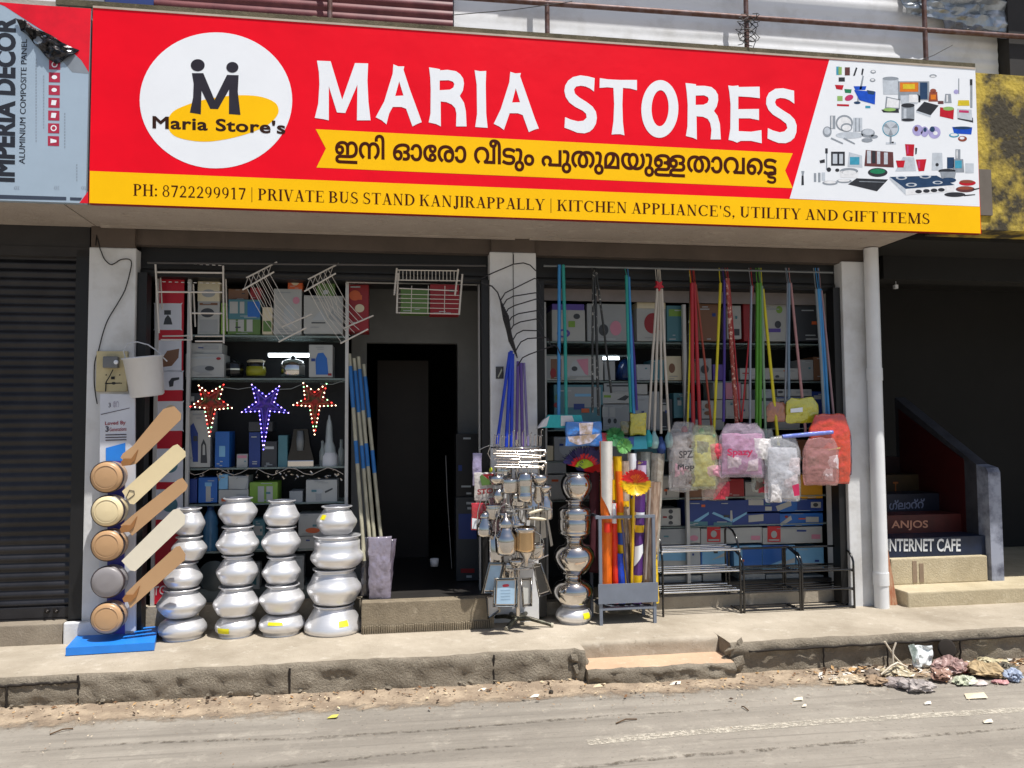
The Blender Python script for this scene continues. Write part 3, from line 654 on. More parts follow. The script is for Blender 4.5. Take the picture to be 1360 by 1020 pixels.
LET = [  # the big white letters: (outline, holes, origin, scale)
 ([(68, 65), (180, 70), (275, 385), (380, 85), (488, 88), (482, 230), (490, 400), (508, 555), (396, 555), (400, 262), (300, 495), (232, 490), (165, 275), (165, 555), (120, 545), (50, 535), (78, 420), (88, 260), (84, 160)], [], 410, 70),
 ([(695, 95), (735, 112), (785, 112), (778, 140), (830, 300), (900, 490), (928, 570), (890, 585), (852, 605), (800, 460), (760, 445), (690, 445), (660, 500), (638, 588), (600, 555), (550, 530), (620, 400), (690, 170)], [(743, 235), (710, 355), (778, 352)], 410, 70),
 ([(988, 120), (1040, 128), (1078, 135), (1078, 145), (1140, 140), (1210, 152), (1245, 178), (1268, 212), (1275, 255), (1266, 310), (1240, 355), (1275, 410), (1290, 480), (1296, 605), (1210, 605), (1213, 500), (1203, 455), (1175, 425), (1130, 405), (1083, 400), (1085, 605), (1045, 585), (985, 572), (1000, 500), (1002, 300), (998, 200)], [(1075, 228), (1150, 226), (1185, 238), (1196, 258), (1188, 285), (1160, 303), (1075, 308)], 410, 70),
 ([(435, 82), (480, 90), (530, 88), (526, 200), (530, 440), (542, 555), (440, 548), (455, 440), (452, 200)], [], 560, 80),
 ([(728, 95), (770, 108), (815, 105), (808, 130), (850, 250), (930, 480), (962, 560), (925, 570), (880, 590), (830, 450), (790, 435), (722, 435), (700, 500), (675, 572), (640, 545), (592, 522), (650, 400), (720, 180)], [(773, 230), (742, 347), (808, 345)], 560, 80),
 ([(308, 85), (302, 195), (270, 170), (235, 154), (195, 147), (155, 154), (138, 178), (146, 212), (180, 243), (240, 280), (290, 318), (318, 360), (326, 410), (318, 460), (295, 500), (265, 525), (225, 538), (165, 533), (110, 510), (60, 492), (65, 405), (110, 425), (170, 440), (215, 435), (242, 410), (238, 378), (210, 352), (150, 322), (100, 285), (70, 240), (59, 190), (66, 145), (90, 105), (130, 76), (190, 62), (250, 70)], [], 740, 90),
 ([(350, 85), (420, 95), (520, 100), (655, 100), (655, 185), (600, 170), (540, 165), (535, 300), (540, 450), (552, 555), (520, 545), (480, 545), (447, 548), (462, 440), (468, 300), (462, 165), (410, 160), (348, 165)], [], 740, 90),
 (ell(843, 338, 152, 237, 48, .03), ell(845, 332, 70, 148, 40, .03), 740, 90),
 ([(312, 125), (360, 130), (398, 135), (398, 148), (470, 148), (525, 158), (558, 185), (578, 222), (580, 268), (568, 318), (545, 355), (575, 395), (594, 460), (602, 588), (518, 588), (525, 510), (515, 455), (495, 420), (455, 402), (402, 398), (405, 590), (375, 575), (315, 560), (328, 480), (330, 300), (322, 200)], [(395, 228), (465, 226), (495, 240), (503, 260), (492, 287), (460, 303), (395, 305)], 860, 90),
 ([(662, 145), (700, 150), (745, 145), (750, 158), (920, 155), (922, 250), (840, 240), (745, 235), (745, 340), (915, 338), (915, 430), (840, 415), (748, 415), (748, 520), (850, 525), (935, 512), (938, 620), (850, 600), (765, 600), (735, 615), (700, 600), (665, 592), (680, 500), (682, 300), (672, 200)], [], 860, 90),
 ([(1203, 188), (1205, 295), (1165, 266), (1130, 252), (1092, 247), (1058, 256), (1046, 282), (1058, 312), (1110, 348), (1170, 385), (1208, 425), (1225, 475), (1222, 530), (1205, 575), (1175, 603), (1135, 619), (1075, 617), (1030, 600), (985, 580), (988, 495), (1030, 515), (1085, 530), (1125, 522), (1148, 495), (1140, 460), (1095, 424), (1030, 385), (993, 345), (974, 298), (976, 248), (996, 206), (1050, 172), (1115, 168), (1165, 180)], [], 860, 90)]
for o, h, ox, oy in LET:
    mb = MB(); cs = [ccw(zc(o, ox, oy, 6.1818))]
    if h: cs.append(ccw(zc(h, ox, oy, 6.1818), False))
    pxsheet(mb, cs, Y2); mb.build('letter', m_sw, SG)
# Malayalam line on the ribbon; conjuncts put together from their letters
u1 = text_outline('\u0d07\u0d28\u0d3f \u0d13\u0d47\u0d30\u0d3e \u0d35\u0d40\u0d1f\u0d41\u0d02 \u0d2a\u0d41\u0d24\u0d41\u0d2e\u0d2f\u0d41', .022)
def width(s): 
    a = text_outline(s+'\u0d28'); b = text_outline('\u0d28'); return max(p[0] for c in a for p in c)-max(p[0] for c in b for p in c)
def shift(cs, dx, dy=0, s=1): return [[(p[0]*s+dx, p[1]*s+dy) for p in c] for c in cs]
ll = text_outline('\u0d33', .022); wl = width('\u0d33'); w1 = width('\u0d07\u0d28\u0d3f \u0d13\u0d47\u0d30\u0d3e \u0d35\u0d40\u0d1f\u0d41\u0d02 \u0d2a\u0d41\u0d24\u0d41\u0d2e\u0d2f\u0d41')
line = list(u1)+shift(ll, w1)+shift(ll, w1+wl*.86)+[ccw([(w1+.08, -.20), (w1+wl*1.75, -.20), (w1+wl*1.75, -.135), (w1+.08, -.135)], area(max(ll, key=lambda c: abs(area(c)))) > 0)]
x = w1+wl*1.9
u2 = text_outline('\u0d24\u0d3e\u0d35\u0d46\u0d1f', .022); line += shift(u2, x); xe = max(p[0] for c in shift(u2, x) for p in c)
tt = text_outline('\u0d1f', .03); tw = max(p[0] for c in tt for p in c); line += shift(tt, xe-tw*.72, -.29, .7)
mx = max(p[0] for c in line for p in c); mn = min(p[0] for c in line for p in c); zz = [p[1] for c in line for p in c]
base_px = lambda t, v: (445+(1032-445)*t, 208.5+(232.5-208.5)*t-v)
mb = MB(); k_ = (1032-445)/(mx-mn)
sheet(mb, line, lambda u, v: P(*base_px((u-mn)/(mx-mn), v*k_*1.16), Y2)); mb.build('ribbon_lettering', m_ink, rib)
cs, w_ = serif_text('PH: 8722299917 | PRIVATE BUS STAND KANJIRAPPALLY | KITCHEN APPLIANCE\'S, UTILITY AND GIFT ITEMS', .075)
mb = MB(); x0t, x1t = 177., 1236.5
def smap(u, v):
    t = u/w_; x = x0t+(x1t-x0t)*t; return P(x, 259.8+(297.6-259.8)*t-v*(15.6-1.6*t), Y2)
sheet(mb, cs, smap); mb.build('strip_lettering', m_ink, strip_o)
# printed kitchen goods on the white picture panel
INK = {'bl': (30, 84, 200), 'dk': (52, 54, 60), 'gr': (150, 158, 168), 'lg': (198, 206, 216), 're': (196, 30, 48), 'gn': (38, 130, 90), 'or': (226, 128, 40), 'li': (150, 190, 110), 'pk': (196, 60, 110), 'la': (176, 170, 220), 'yl': (220, 196, 50), 'br': (104, 62, 62), 'te': (70, 160, 190), 'nv': (44, 70, 104), 'wh': (236, 238, 242), 'cu': (150, 78, 60)}
def tz(*p): return [(1080+p[i]/5.37, 80+p[i+1]/5.37) for i in range(0, len(p), 2)]
def tb(x0, y0, x1, y1, k=0): return tz(x0, y0, x1, y0+k, x1, y1+k, x0, y1)
def te(cx, cy, rx, ry, rot=0): return ell(1080+cx/5.37, 80+cy/5.37, rx/5.37, ry/5.37, 24, rot)
ART = [  # (layer, ink, outline)
 (0, 'te', tb(165, 45, 188, 105)), (1, 'li', tb(180, 48, 204, 102)), (0, 'br', tb(226, 50, 262, 108)), (0, 'dk', tz(305, 50, 316, 55, 298, 110, 284, 112)), (0, 'dk', tz(350, 58, 362, 62, 352, 110, 342, 100)), (0, 'gr', tz(352, 110, 362, 112, 345, 210, 330, 208)),
 (0, 'gr', te(428, 82, 20, 13)), (1, 'wh', te(428, 80, 12, 7)), (0, 'gr', te(424, 142, 20, 13)), (1, 'wh', te(424, 140, 12, 7)), (0, 'dk', tb(182, 122, 226, 152)), (0, 're', tz(155, 175, 218, 178, 208, 212, 165, 205)), (0, 'gn', tz(222, 205, 275, 208, 270, 235, 228, 232)), (0, 'li', tb(172, 255, 210, 290)), (0, 'pk', te(256, 268, 32, 20, -.4)), (0, 're', tb(170, 312, 256, 326, 3)),
 (0, 'bl', tz(288, 185, 380, 185, 372, 212, 300, 212)), (1, 'bl', tz(292, 212, 445, 225, 440, 315, 330, 285)), (2, 'nv', tz(382, 212, 440, 222, 436, 245, 392, 240)), (0, 'gr', tz(318, 215, 328, 215, 324, 300, 314, 300)), (0, 'nv', te(314, 303, 24, 10)), (0, 'te', tb(372, 325, 408, 342)),
 (0, 'lg', tz(495, 130, 610, 130, 606, 245, 500, 245)), (1, 'gr', te(552, 130, 57, 13)), (0, 'gr', tb(606, 150, 828, 285)), (1, 'or', tb(618, 158, 750, 225)), (2, 'yl', tb(640, 170, 725, 205)), (1, 'nv', tb(762, 158, 815, 278)), (0, 'gr', tz(520, 258, 618, 280, 618, 350, 512, 342)), (1, 'wh', tz(530, 268, 612, 285, 610, 340, 522, 335)), (0, 'dk', tz(486, 352, 610, 345, 612, 375, 500, 372)), (1, 'li', te(545, 352, 45, 12)), (1, 'lg', tz(622, 250, 750, 250, 745, 310, 625, 310)), (2, 'wh', tz(684, 245, 742, 245, 750, 300, 684, 300)), (0, 'dk', tz(742, 240, 765, 255, 765, 300, 750, 300, 752, 265)),
 (1, 'gr', tb(630, 322, 722, 425)), (2, 'dk', te(676, 322, 48, 16)), (2, 'lg', tb(645, 345, 665, 415)), (2, 'dk', te(676, 425, 46, 10)), (1, 'dk', tz(792, 295, 895, 322, 838, 392, 735, 358)), (0, 'lg', tz(735, 358, 838, 392, 838, 408, 735, 372)), (0, 're', tz(905, 335, 1005, 345, 1000, 422, 903, 400)), (1, 'li', te(965, 345, 40, 14)), (0, 'br', te(850, 112, 0.1, .1)), (0, 'gr', te(855, 112, 26, 12)), (1, 'wh', te(855, 115, 18, 7)),
 (0, 'cu', tz(830, 225, 885, 225, 890, 295, 822, 295)), (1, 'or', tb(838, 245, 875, 280)), (0, 'cu', te(856, 218, 22, 15)), (0, 'gr', tz(942, 240, 982, 240, 988, 305, 935, 305)), (1, 'wh', tb(950, 248, 962, 296)), (0, 'br', tb(890, 290, 930, 312)), (0, 'yl', tz(1035, 285, 1112, 285, 1116, 325, 1030, 325)), (0, 'dk', tz(1030, 400, 1140, 410, 1142, 445, 1030, 420)), (1, 'lg', tz(1028, 345, 1130, 352, 1135, 430, 1030, 412)), (2, 'pk', tb(1040, 355, 1110, 372, 4)), (0, 'gr', tb(1120, 140, 1136, 340)), (1, 'dk', tb(1118, 135, 1136, 178)), (0, 'la', te(1020, 225, 18, 16)), (0, 'gr', tb(1035, 130, 1042, 240)),
 (0, 'gr', te(222, 448, 62, 58)), (1, 'wh', te(222, 450, 50, 46)), (2, 'gr', te(238, 478, 42, 30)), (3, 'wh', te(238, 482, 32, 22)), (0, 'gr', tb(120, 395, 158, 490)), (1, 'wh', tb(130, 400, 138, 486)), (0, 'gr', te(100, 510, 32, 38)), (1, 'lg', te(100, 505, 22, 26)), (0, 'lg', tb(285, 410, 350, 510)), (1, 'gr', tb(300, 412, 308, 508)), (1, 'gr', tb(325, 415, 333, 508)), (0, 'lg', te(260, 535, 100, 24)), (1, 'gr', tz(130, 550, 215, 590, 210, 598, 125, 560)), (1, 'gr', tz(220, 550, 300, 592, 296, 600, 215, 560)), (0, 'gr', te(390, 520, 50, 32)), (1, 'lg', te(392, 512, 40, 22)), (1, 'gr', te(385, 570, 40, 15)), (0, 'gr', te(430, 545, 32, 14)),
 (0, 'te', te(553, 487, 60, 58)), (1, 'lg', te(553, 487, 54, 52)), (2, 'gr', tz(550, 490, 500, 470, 520, 450)), (2, 'gr', tz(556, 484, 596, 450, 602, 480)), (2, 'gr', tz(553, 490, 570, 535, 535, 535)), (0, 'gr', tb(546, 540, 560, 595)), (0, 'lg', tb(518, 585, 590, 600)), (2, 'dk', te(568, 586, 8, 6)),
 (0, 'la', te(745, 500, 38, 40)), (1, 'br', te(735, 490, 14, 18)), (0, 'la', te(795, 510, 28, 38)), (1, 'nv', te(798, 495, 12, 16)), (0, 'la', te(865, 515, 44, 44)), (1, 'nv', te(850, 492, 18, 20)), (2, 'wh', te(872, 520, 16, 14)),
 (0, 'bl', tz(992, 475, 1135, 478, 1128, 530, 1005, 522)), (1, 'nv', te(1065, 482, 66, 10)), (0, 'te', te(1005, 535, 36, 16)), (1, 'wh', te(1005, 532, 26, 10)), (0, 'cu', te(1065, 560, 32, 20)), (1, 'wh', te(1062, 555, 18, 10)),
 (0, 'dk', tb(86, 628, 104, 665)), (0, 'gr', tb(92, 665, 100, 780)), (0, 'dk', tz(45, 715, 82, 705, 84, 730, 50, 735)), (0, 'dk', tb(128, 652, 226, 752)), (1, 'lg', tb(140, 668, 172, 738)), (1, 'lg', tb(186, 668, 212, 738)), (0, 'lg', tz(255, 655, 348, 680, 352, 765, 245, 760)), (1, 'te', tb(262, 690, 330, 745)), (0, 'br', tz(375, 640, 570, 655, 575, 765, 365, 755)), (1, 'lg', tb(384, 645, 412, 735)), (1, 'dk', tb(420, 648, 445, 735)), (1, 'lg', tb(455, 650, 478, 740)), (1, 'lg', tb(505, 658, 532, 742)),
 (0, 're', tz(655, 598, 722, 600, 716, 685, 664, 682)), (1, 'pk', tb(668, 608, 680, 668)), (0, 'lg', tz(640, 690, 720, 692, 735, 790, 585, 792)), (1, 're', tz(590, 715, 655, 715, 645, 765, 602, 765)), (0, 're', tz(732, 708, 808, 705, 792, 790, 752, 792)), (1, 'pk', tb(748, 718, 762, 770)), (0, 'dk', tz(728, 625, 742, 625, 738, 668, 728, 672)), (0, 'lg', tz(850, 660, 920, 660, 925, 785, 845, 785)), (1, 'dk', te(884, 745, 12, 12)),
 (0, 'nv', tb(955, 692, 1005, 772)), (0, 'gr', tz(1000, 705, 1070, 705, 1078, 800, 995, 800)), (1, 'te', tb(1012, 715, 1060, 770)), (0, 'gr', tb(1015, 635, 1050, 705)), (1, 'wh', tb(1022, 640, 1030, 700)), (0, 'lg', tb(1085, 735, 1145, 805)), (0, 'dk', te(955, 790, 62, 16)), (1, 'gr', tz(905, 795, 1020, 795, 1010, 840, 915, 840)), (1, 'nv', te(965, 855, 55, 18)), (0, 're', te(1100, 875, 60, 20)), (1, 'cu', te(1095, 865, 50, 12)), (0, 'br', te(1085, 920, 68, 22)), (1, 'cu', te(1085, 912, 55, 12)), (0, 'dk', te(1010, 958, 75, 17)), (0, 'dk', tz(1075, 960, 1155, 955, 1155, 962, 1075, 970)), (0, 'dk', tz(1140, 918, 1185, 910, 1185, 918, 1142, 928)),
 (0, 'dk', tz(310, 842, 535, 850, 455, 935, 248, 885)), (1, 'gr', tz(330, 862, 510, 868, 508, 872, 326, 867)), (0, 'dk', te(460, 800, 70, 32)), (1, 'gn', te(460, 792, 55, 18)), (0, 'wh', tz(190, 790, 325, 790, 320, 840, 195, 835)), (0, 'gr', te(255, 790, 66, 22)), (1, 'wh', te(258, 800, 50, 16)), (0, 'gr', te(120, 875, 55, 16)), (1, 'wh', te(120, 870, 42, 10)), (0, 'gr', te(220, 862, 55, 14)), (1, 'wh', te(220, 858, 42, 9)), (0, 'gr', tb(5, 805, 22, 868)), (0, 'gr', tb(35, 802, 52, 870)), (0, 'lg', tb(60, 800, 85, 860)), (0, 'dk', te(112, 780, 16, 16)), (0, 'dk', te(172, 784, 15, 12)),
 (0, 'nv', tz(545, 832, 880, 822, 1010, 890, 660, 918)), (0, 'lg', tz(545, 832, 660, 918, 660, 962, 545, 850)), (0, 'wh', tz(660, 918, 1010, 890, 1005, 935, 660, 962)), (1, 'dk', te(752, 936, 24, 13)), (1, 'dk', te(808, 932, 24, 13)), (1, 'dk', te(862, 928, 24, 13)), (1, 'dk', te(914, 924, 24, 13)), (1, 'lg', te(630, 838, 40, 14)), (2, 'nv', te(630, 838, 26, 8)), (1, 'lg', te(800, 830, 42, 13)), (2, 'nv', te(800, 830, 26, 7)), (1, 'lg', te(700, 888, 40, 14)), (2, 'nv', te(700, 888, 24, 8)), (1, 'lg', te(888, 872, 36, 12)), (2, 'nv', te(888, 872, 22, 7)),
 (0, 'gr', tz(-85, 790, -62, 790, -68, 820, -80, 820)), (0, 'dk', tz(-82, 822, -68, 822, -66, 890, -84, 892))]
inks = list(INK); mb = MB()
for ly, c, o in ART:
    mb.cur = inks.index(c); pxsheet(mb, [o], YS-.0015-.0004*ly)
mb.build('printed_goods', [M('print_'+c, INK[c], .5, var=.1, scale=30, spec=.15) for c in inks], pic)

# ================================================================= NEIGHBOUR SIGN (bare panel with torn red film)
NS = thing('panel_sign', 'pale silver composite panel with torn red film at the upper left', 'sign', (-2.1, -.53, 2.6))
m_panel = M('silver_blue_panel', (172, 190, 206), .35, metal=.15, var=.05, scale=2)
mb = MB(); X1 = P(116.5, 150, YS).x; mb.box(-3.4, X1, YS, -.502, P(60, 268, YS).z, P(60, 8, YS).z); mb.build('panel', m_panel, NS)
m_blk = M('print_black', (30, 34, 44), .5); m_fred = M('red_film', (236, 12, 38), .35, bump=.002, bscale=6)
mb = MB(); pxsheet(mb, [[(-10, 2), (40, 6), (121, 11.5), (118, 96), (108, 80), (84, 58), (40, 30), (6, 8)]], Y1); mb.build('red_film', m_fred, NS)
mb = MB(); pxsheet(mb, [[(117, 254), (117, 270), (105.5, 269.5), (111, 262)]], Y1); mb.build('red_film', m_fred, NS)
mb = MB(); pxsheet(mb, [[(22, 24), (112, 82), (118, 98), (96, 96), (82, 80), (38, 48)]], YS-.0005); mb.build('glue_patch', M('bare_glue', (138, 146, 156), .5), NS)  # flat grey patch along the torn film edge
crumple('crumpled_film', ((24, 40), (74, 86), (20, 22), (104, 66)), YS-.012, M('black_silver_film', (70, 70, 74), .22, metal=.55, rgb2=(22, 22, 24), scale=30), .05, '', '', 5, 30, 12, NS)
write('IMPERIA DECOR', ((20, 242), (21.5, 24), (-9, 241), (-6.5, 22)), Y1, m_blk, NS, 'lettering', .045)
write('ALUMINIUM COMPOSITE PANEL', ((33, 218), (36, 52), (25, 217.5), (28.5, 52)), Y1, m_blk, NS, 'lettering', .008)
m_ic = M('icon_red', (176, 40, 70), .5); mb = MB(); mw = MB()
for k in range(7):
    cy = 187-16.9*k; cx = 71+.25*k
    pxsheet(mb, [[(cx-7.5, cy-6.5), (cx+7.5, cy-6), (cx+7.5, cy+7), (cx-7.5, cy+6.5)]], Y1)
    if k in (1, 6): pxsheet(mw, [ccw(ell(cx, cy, 4, 4)), ccw(ell(cx, cy, 2.6, 2.6), False)], Y2)
    elif k == 0: pxsheet(mw, [[(cx-4, cy-3), (cx+4, cy-1), (cx+4, cy+2), (cx-4, cy+3)]], Y2)
    elif k in (2, 3): pxsheet(mw, [[(cx-3, cy-3.5), (cx+3.5, cy-3), (cx+2, cy+3.5), (cx-4, cy+3)]], Y2)
    else: pxsheet(mw, [ell(cx, cy, 3.6, 2.6)], Y2)
ic = mb.build('icon_row', m_ic, NS); mw.build('icon_symbol', m_sw, ic)
m_fine = M('fine_print', (150, 164, 180), .5); mb = MB()
for x, ya, yb in ((48, 78, 190), (58, 100, 172), (86, 150, 195), (102, 218, 240)):
    y = ya
    while y < yb: pxsheet(mb, [[(x-.8, y), (x+.8, y), (x+.8, y+2.6), (x-.8, y+2.6)]], Y1); y += 4
for x in (20, 73, 109):
    for k in range(3): pxsheet(mb, [[(x+k*2.4, 247), (x+k*2.4+1, 247), (x+k*2.4-.5, 249.5), (x+k*2.4+1, 252), (x+k*2.4, 252), (x+k*2.4-1.6, 249.5)]], Y1)
mb.build('fine_print', m_fine, NS)
mb = MB(); pxsheet(mb, [[(-20, 258), (88, 261.5), (88, 266), (-20, 263.5)], [(93, 262), (109, 262.5), (107, 266.5), (93, 266)]], Y1); mb.build('dark_strip', M('strip_navy', (56, 66, 84), .5), NS)

# ================================================================= FAN DISPLAY STAND
m_blue = M('bright_blue_paint', (36, 128, 224), .45, var=.08, scale=5)
m_board = M('board_white', (206, 210, 220), .5, var=.04)
m_tan = M('fan_tan', (188, 150, 110), .35, var=.05, scale=3, coat=.2); m_creamf = M('fan_cream', (228, 210, 168), .35, var=.04, coat=.2)
m_ivory = M('fan_ivory', (228, 220, 200), .35, var=.04, coat=.2); m_gry = M('fan_grey', (140, 136, 138), .4, var=.06); m_rim = M('fan_dark_rim', (60, 50, 52), .4)
FS = thing('fan_display_stand', 'white and blue display stand with five ceiling fan motors and slanting blades', 'fan stand', (-1.6, -.15, 0))
mb = MB(); a, b, c, d = G(87, 872), G(205, 864.5), G(210, 842), G(108, 848)
a.z = b.z = c.z = d.z = .004; mb.prism([a, d, c, b], (0, 0, .045)); mb.build('base', m_blue, FS)
bl, br, tl, tr = P(131, 838, -.10), P(180, 838, -.10), P(133, 523, -.10), P(179, 524, -.10)
mb = MB(); mb.prism([bl, br, tr, tl], (0, .018, 0)); mb.build('back_board', m_board, FS)
mb = MB(); pxsheet(mb, [[(143, 612), (165, 612), (166, 842), (142, 842)]], -.103); mb.build('indigo_stripe', M('indigo_print', (58, 60, 160), .5), FS)
mb = MB(); pxsheet(mb, [[(140.5, 595), (166.5, 588), (166.5, 612), (140.5, 612)]], -.103); mb.build('blue_wedge', m_blue, FS)
mt = M('stand_text_dark', (60, 50, 70), .5); mtr = M('stand_text_red', (150, 40, 60), .5)
write('Loved By', ((139.5, 566), (167, 565), (139.5, 560), (167, 558.5)), -.103, mtr, FS, 'lettering', .02)
write('3', ((140, 573.5), (144.5, 573.5), (140, 566), (144.5, 566)), -.103, mt, FS, 'lettering', .03)
write('Generations', ((145.5, 573), (168, 572), (145.5, 568), (168, 567)), -.103, mtr, FS, 'lettering', .01)
mb = MB()
for y in (577, 580.5, 584): pxsheet(mb, [[(140, y), (168, y-.7), (168, y+.6), (140, y+1.4)]], -.103)
pxsheet(mb, [[(134, 550), (172, 541.5), (172, 542.3), (134, 551)]], -.103); mb.build('small_print', mt, FS)
write('3', ((144, 541), (147, 541), (144, 535), (147, 535)), -.103, mt, FS, 'pencil_note'); write('\u0d47\u0d31', ((150, 541), (158, 541), (150, 533), (158, 533)), -.103, M('pencil_grey', (170, 165, 185), .6), FS, 'pencil_note')
names_f = ['tan', 'cream', 'tan', 'grey', 'tan']
for (cx, cy), m, nm in zip(((151, 632), (152, 676), (152, 720.5), (152, 768), (151.5, 815)), (m_tan, m_creamf, m_tan, m_gry, m_tan), names_f):
    c = P(cx, cy, -.10); r = 20.5*MPP(cx, cy, -.15)
    mb = MB(); mb.lathe([(0, .145), (r*.55, .143), (r*.85, .138), (r*.95, .128), (r*.97, .11), (r*.97, .03), (r*.7, .0), (0, 0)], c, 32, (0, -1, 0)); mo = mb.build('fan_motor', m, FS)
    mb = MB(); mb.lathe([(r*.96, .122), (r*1.03, .118), (r*1.03, .108), (r*.96, .104)], c, 32, (0, -1, 0)); mb.build('motor_rim', m_rim, mo)
    if nm != 'grey': mb = MB(); mb.lathe([(r*.70, .1425), (r*.73, .1445), (r*.76, .141)], c, 32, (0, -1, 0)); mb.build('cap_ring', m, mo)
def zz(pts, oy): return [(x/4, oy+y/4) for x, y in pts]
BLADES = [(zz([(640, 352), (652, 330), (705, 290), (868, 92), (925, 78), (962, 118), (960, 150), (720, 385), (690, 392)], 520), m_tan, 1), (zz([(648, 530), (920, 288), (942, 280), (985, 320), (986, 345), (712, 600), (690, 596)], 520), m_creamf, 0), (zz([(640, 712), (700, 660), (945, 468), (968, 458), (998, 498), (990, 522), (702, 766), (680, 740)], 520), m_tan, 1), (zz([(645, 900), (920, 628), (948, 622), (984, 660), (980, 705), (718, 955), (692, 950)], 520), m_ivory, 0), (zz([(668, 352), (720, 300), (935, 104), (955, 100), (985, 145), (982, 175), (742, 388), (692, 432), (680, 400)], 700), m_tan, 1)]
for i, (o, m, brk) in enumerate(BLADES):
    Yb = -.215-.006*i; mb = MB(); pts = [P(x, y, Yb) for x, y in o]
    if (pts[1]-pts[0]).cross(pts[3]-pts[1]).y > 0: pts = pts[::-1]
    mb.prism(pts, (0, .005, 0)); bo = mb.build('fan_blade', m, FS)
    a = P(*o[0], Yb-.004); dirv = (P(*o[3], Yb)-P(*o[0], Yb)).normalized(); nrm = Vector((0, 0, 1)).cross(dirv)
    if brk:
        x, y = [(q[0]) for q in o], [q[1] for q in o]; b0 = o[0]; b1 = o[-1]
        m0 = ((b0[0]+b1[0])/2, (b0[1]+b1[1])/2)
        pts = [(m0[0]-6, m0[1]+1), (m0[0]-2, m0[1]-4), (m0[0]+8, m0[1]-4), (m0[0]+17, m0[1]-16), (m0[0]+13, m0[1]-2), (m0[0]+6, m0[1]+5), (m0[0]-4, m0[1]+6)]
        mb = MB(); q = [P(*p, Yb-.008) for p in pts]; mb.prism(q[::-1], (0, .006, 0)); mb.build('blade_bracket', M('bracket_tan', (168, 118, 72), .35, metal=.2), bo)
    elif i == 1:
        mb = MB(); mb.tube([P(167, 662, Yb-.002), P(172, 651, Yb-.002), P(178, 652, Yb-.002), P(178.5, 657, Yb-.002), P(171, 663, Yb-.002)], .0022, 6, closed=True); mb.build('screw_slot', m_rim, bo)

# ================================================================= ELECTRIC BOARD, WIRE, BUCKET
EB = thing('electric_board', 'cream wooden electric board with a small meter on the left pillar', 'electric board', P(151, 520, -.01))
a, b = P(129, 520, -.002), P(171, 467, -.002); mb = MB(); mb.box(a.x, b.x, -.028, -.001, a.z, b.z, .003); mb.build('board', M('cream_board', (206, 192, 150), .6), EB)
a, b = P(139, 489, -.03), P(159, 474, -.03); mb = MB(); mb.box(a.x, b.x, -.07, -.028, a.z, b.z, .006); mt_ = mb.build('meter', M('grey_meter', (120, 122, 124), .4), EB)
mb = MB(); c = P(154, 481, -.071); mb.lathe([(0, .004), (.012, .003), (.014, 0)], c, 14, (0, -1, 0)); mb.build('meter_dial', m_sw, mt_)
for x, y, w, h in ((150, 502, 4.6, 3.6),):
    a, b = P(x-w/2, y+h/2, -.03), P(x+w/2, y-h/2, -.03); mb = MB(); mb.box(a.x, b.x, -.034, -.027, a.z, b.z); mb.build('socket', m_black, EB)
for x, y in ((141, 498), (159, 498), (140, 509), (161, 509)): mb = MB(); mb.ball(P(x, y, -.03), .004, 6); mb.build('screw', m_black, EB)
mb = MB(); pxsheet(mb, [[(140, 508.5), (160, 508), (160, 509.6), (140, 510.2)]], -.0285); pxsheet(mb, [ell(151, 509, 3, 1.8)], -.029); mb.build('name_plate', m_wire, EB)
mb = MB(); path = [(127, 326), (133, 331), (138, 343), (146, 351), (152, 350), (160, 345), (170, 344), (174.5, 348), (173, 360), (166, 385), (155, 405), (143, 425), (136, 445), (131, 465), (126, 480), (125, 500), (126, 517), (130, 523)]
mb.tube([P(x, y, -.012) for x, y in smooth_poly(path, 3)[:-3]], .0035, 6); tag(mb.build('pillar_wire', m_wire), 'thin black wire winding down the left pillar to the electric board', 'wire')
mb = MB(); mb.tube([P(150, 491, -.06), P(146, 499, -.045), P(141, 507, -.04), P(140, 520, -.032)], .003, 6); mb.build('lead', m_wire, EB)
BK = thing('bucket', 'white plastic bucket hanging beside the electric board', 'bucket', P(197, 525, -.1))
m_pl = M('white_plastic', (206, 208, 212), .4, var=.04)
c = P(196, 526, -.10); k = MPP(196, 500, -.1); mb = MB()
prof = [(0, 0), (19*k, 0), (21*k, 2*k), (24*k, 50*k), (26*k, 51*k), (26*k, 53*k), (24*k, 53*k), (22*k, 45*k), (19*k, 4*k), (0, 3*k)]
ax = Vector((-.10, -.12, 1)); mb.lathe(prof, c, 28, ax); mb.build('tub', m_pl, BK)
mb = MB(); mb.tube([P(*q, y) for q, y in (((167, 478), -.10), ((164, 466), -.12), ((170, 456), -.13), ((182, 454), -.13), ((197, 458), -.12), ((207, 465), -.1), ((222, 480), -.09))], .004, 8); mb.build('handle', m_pl, BK)

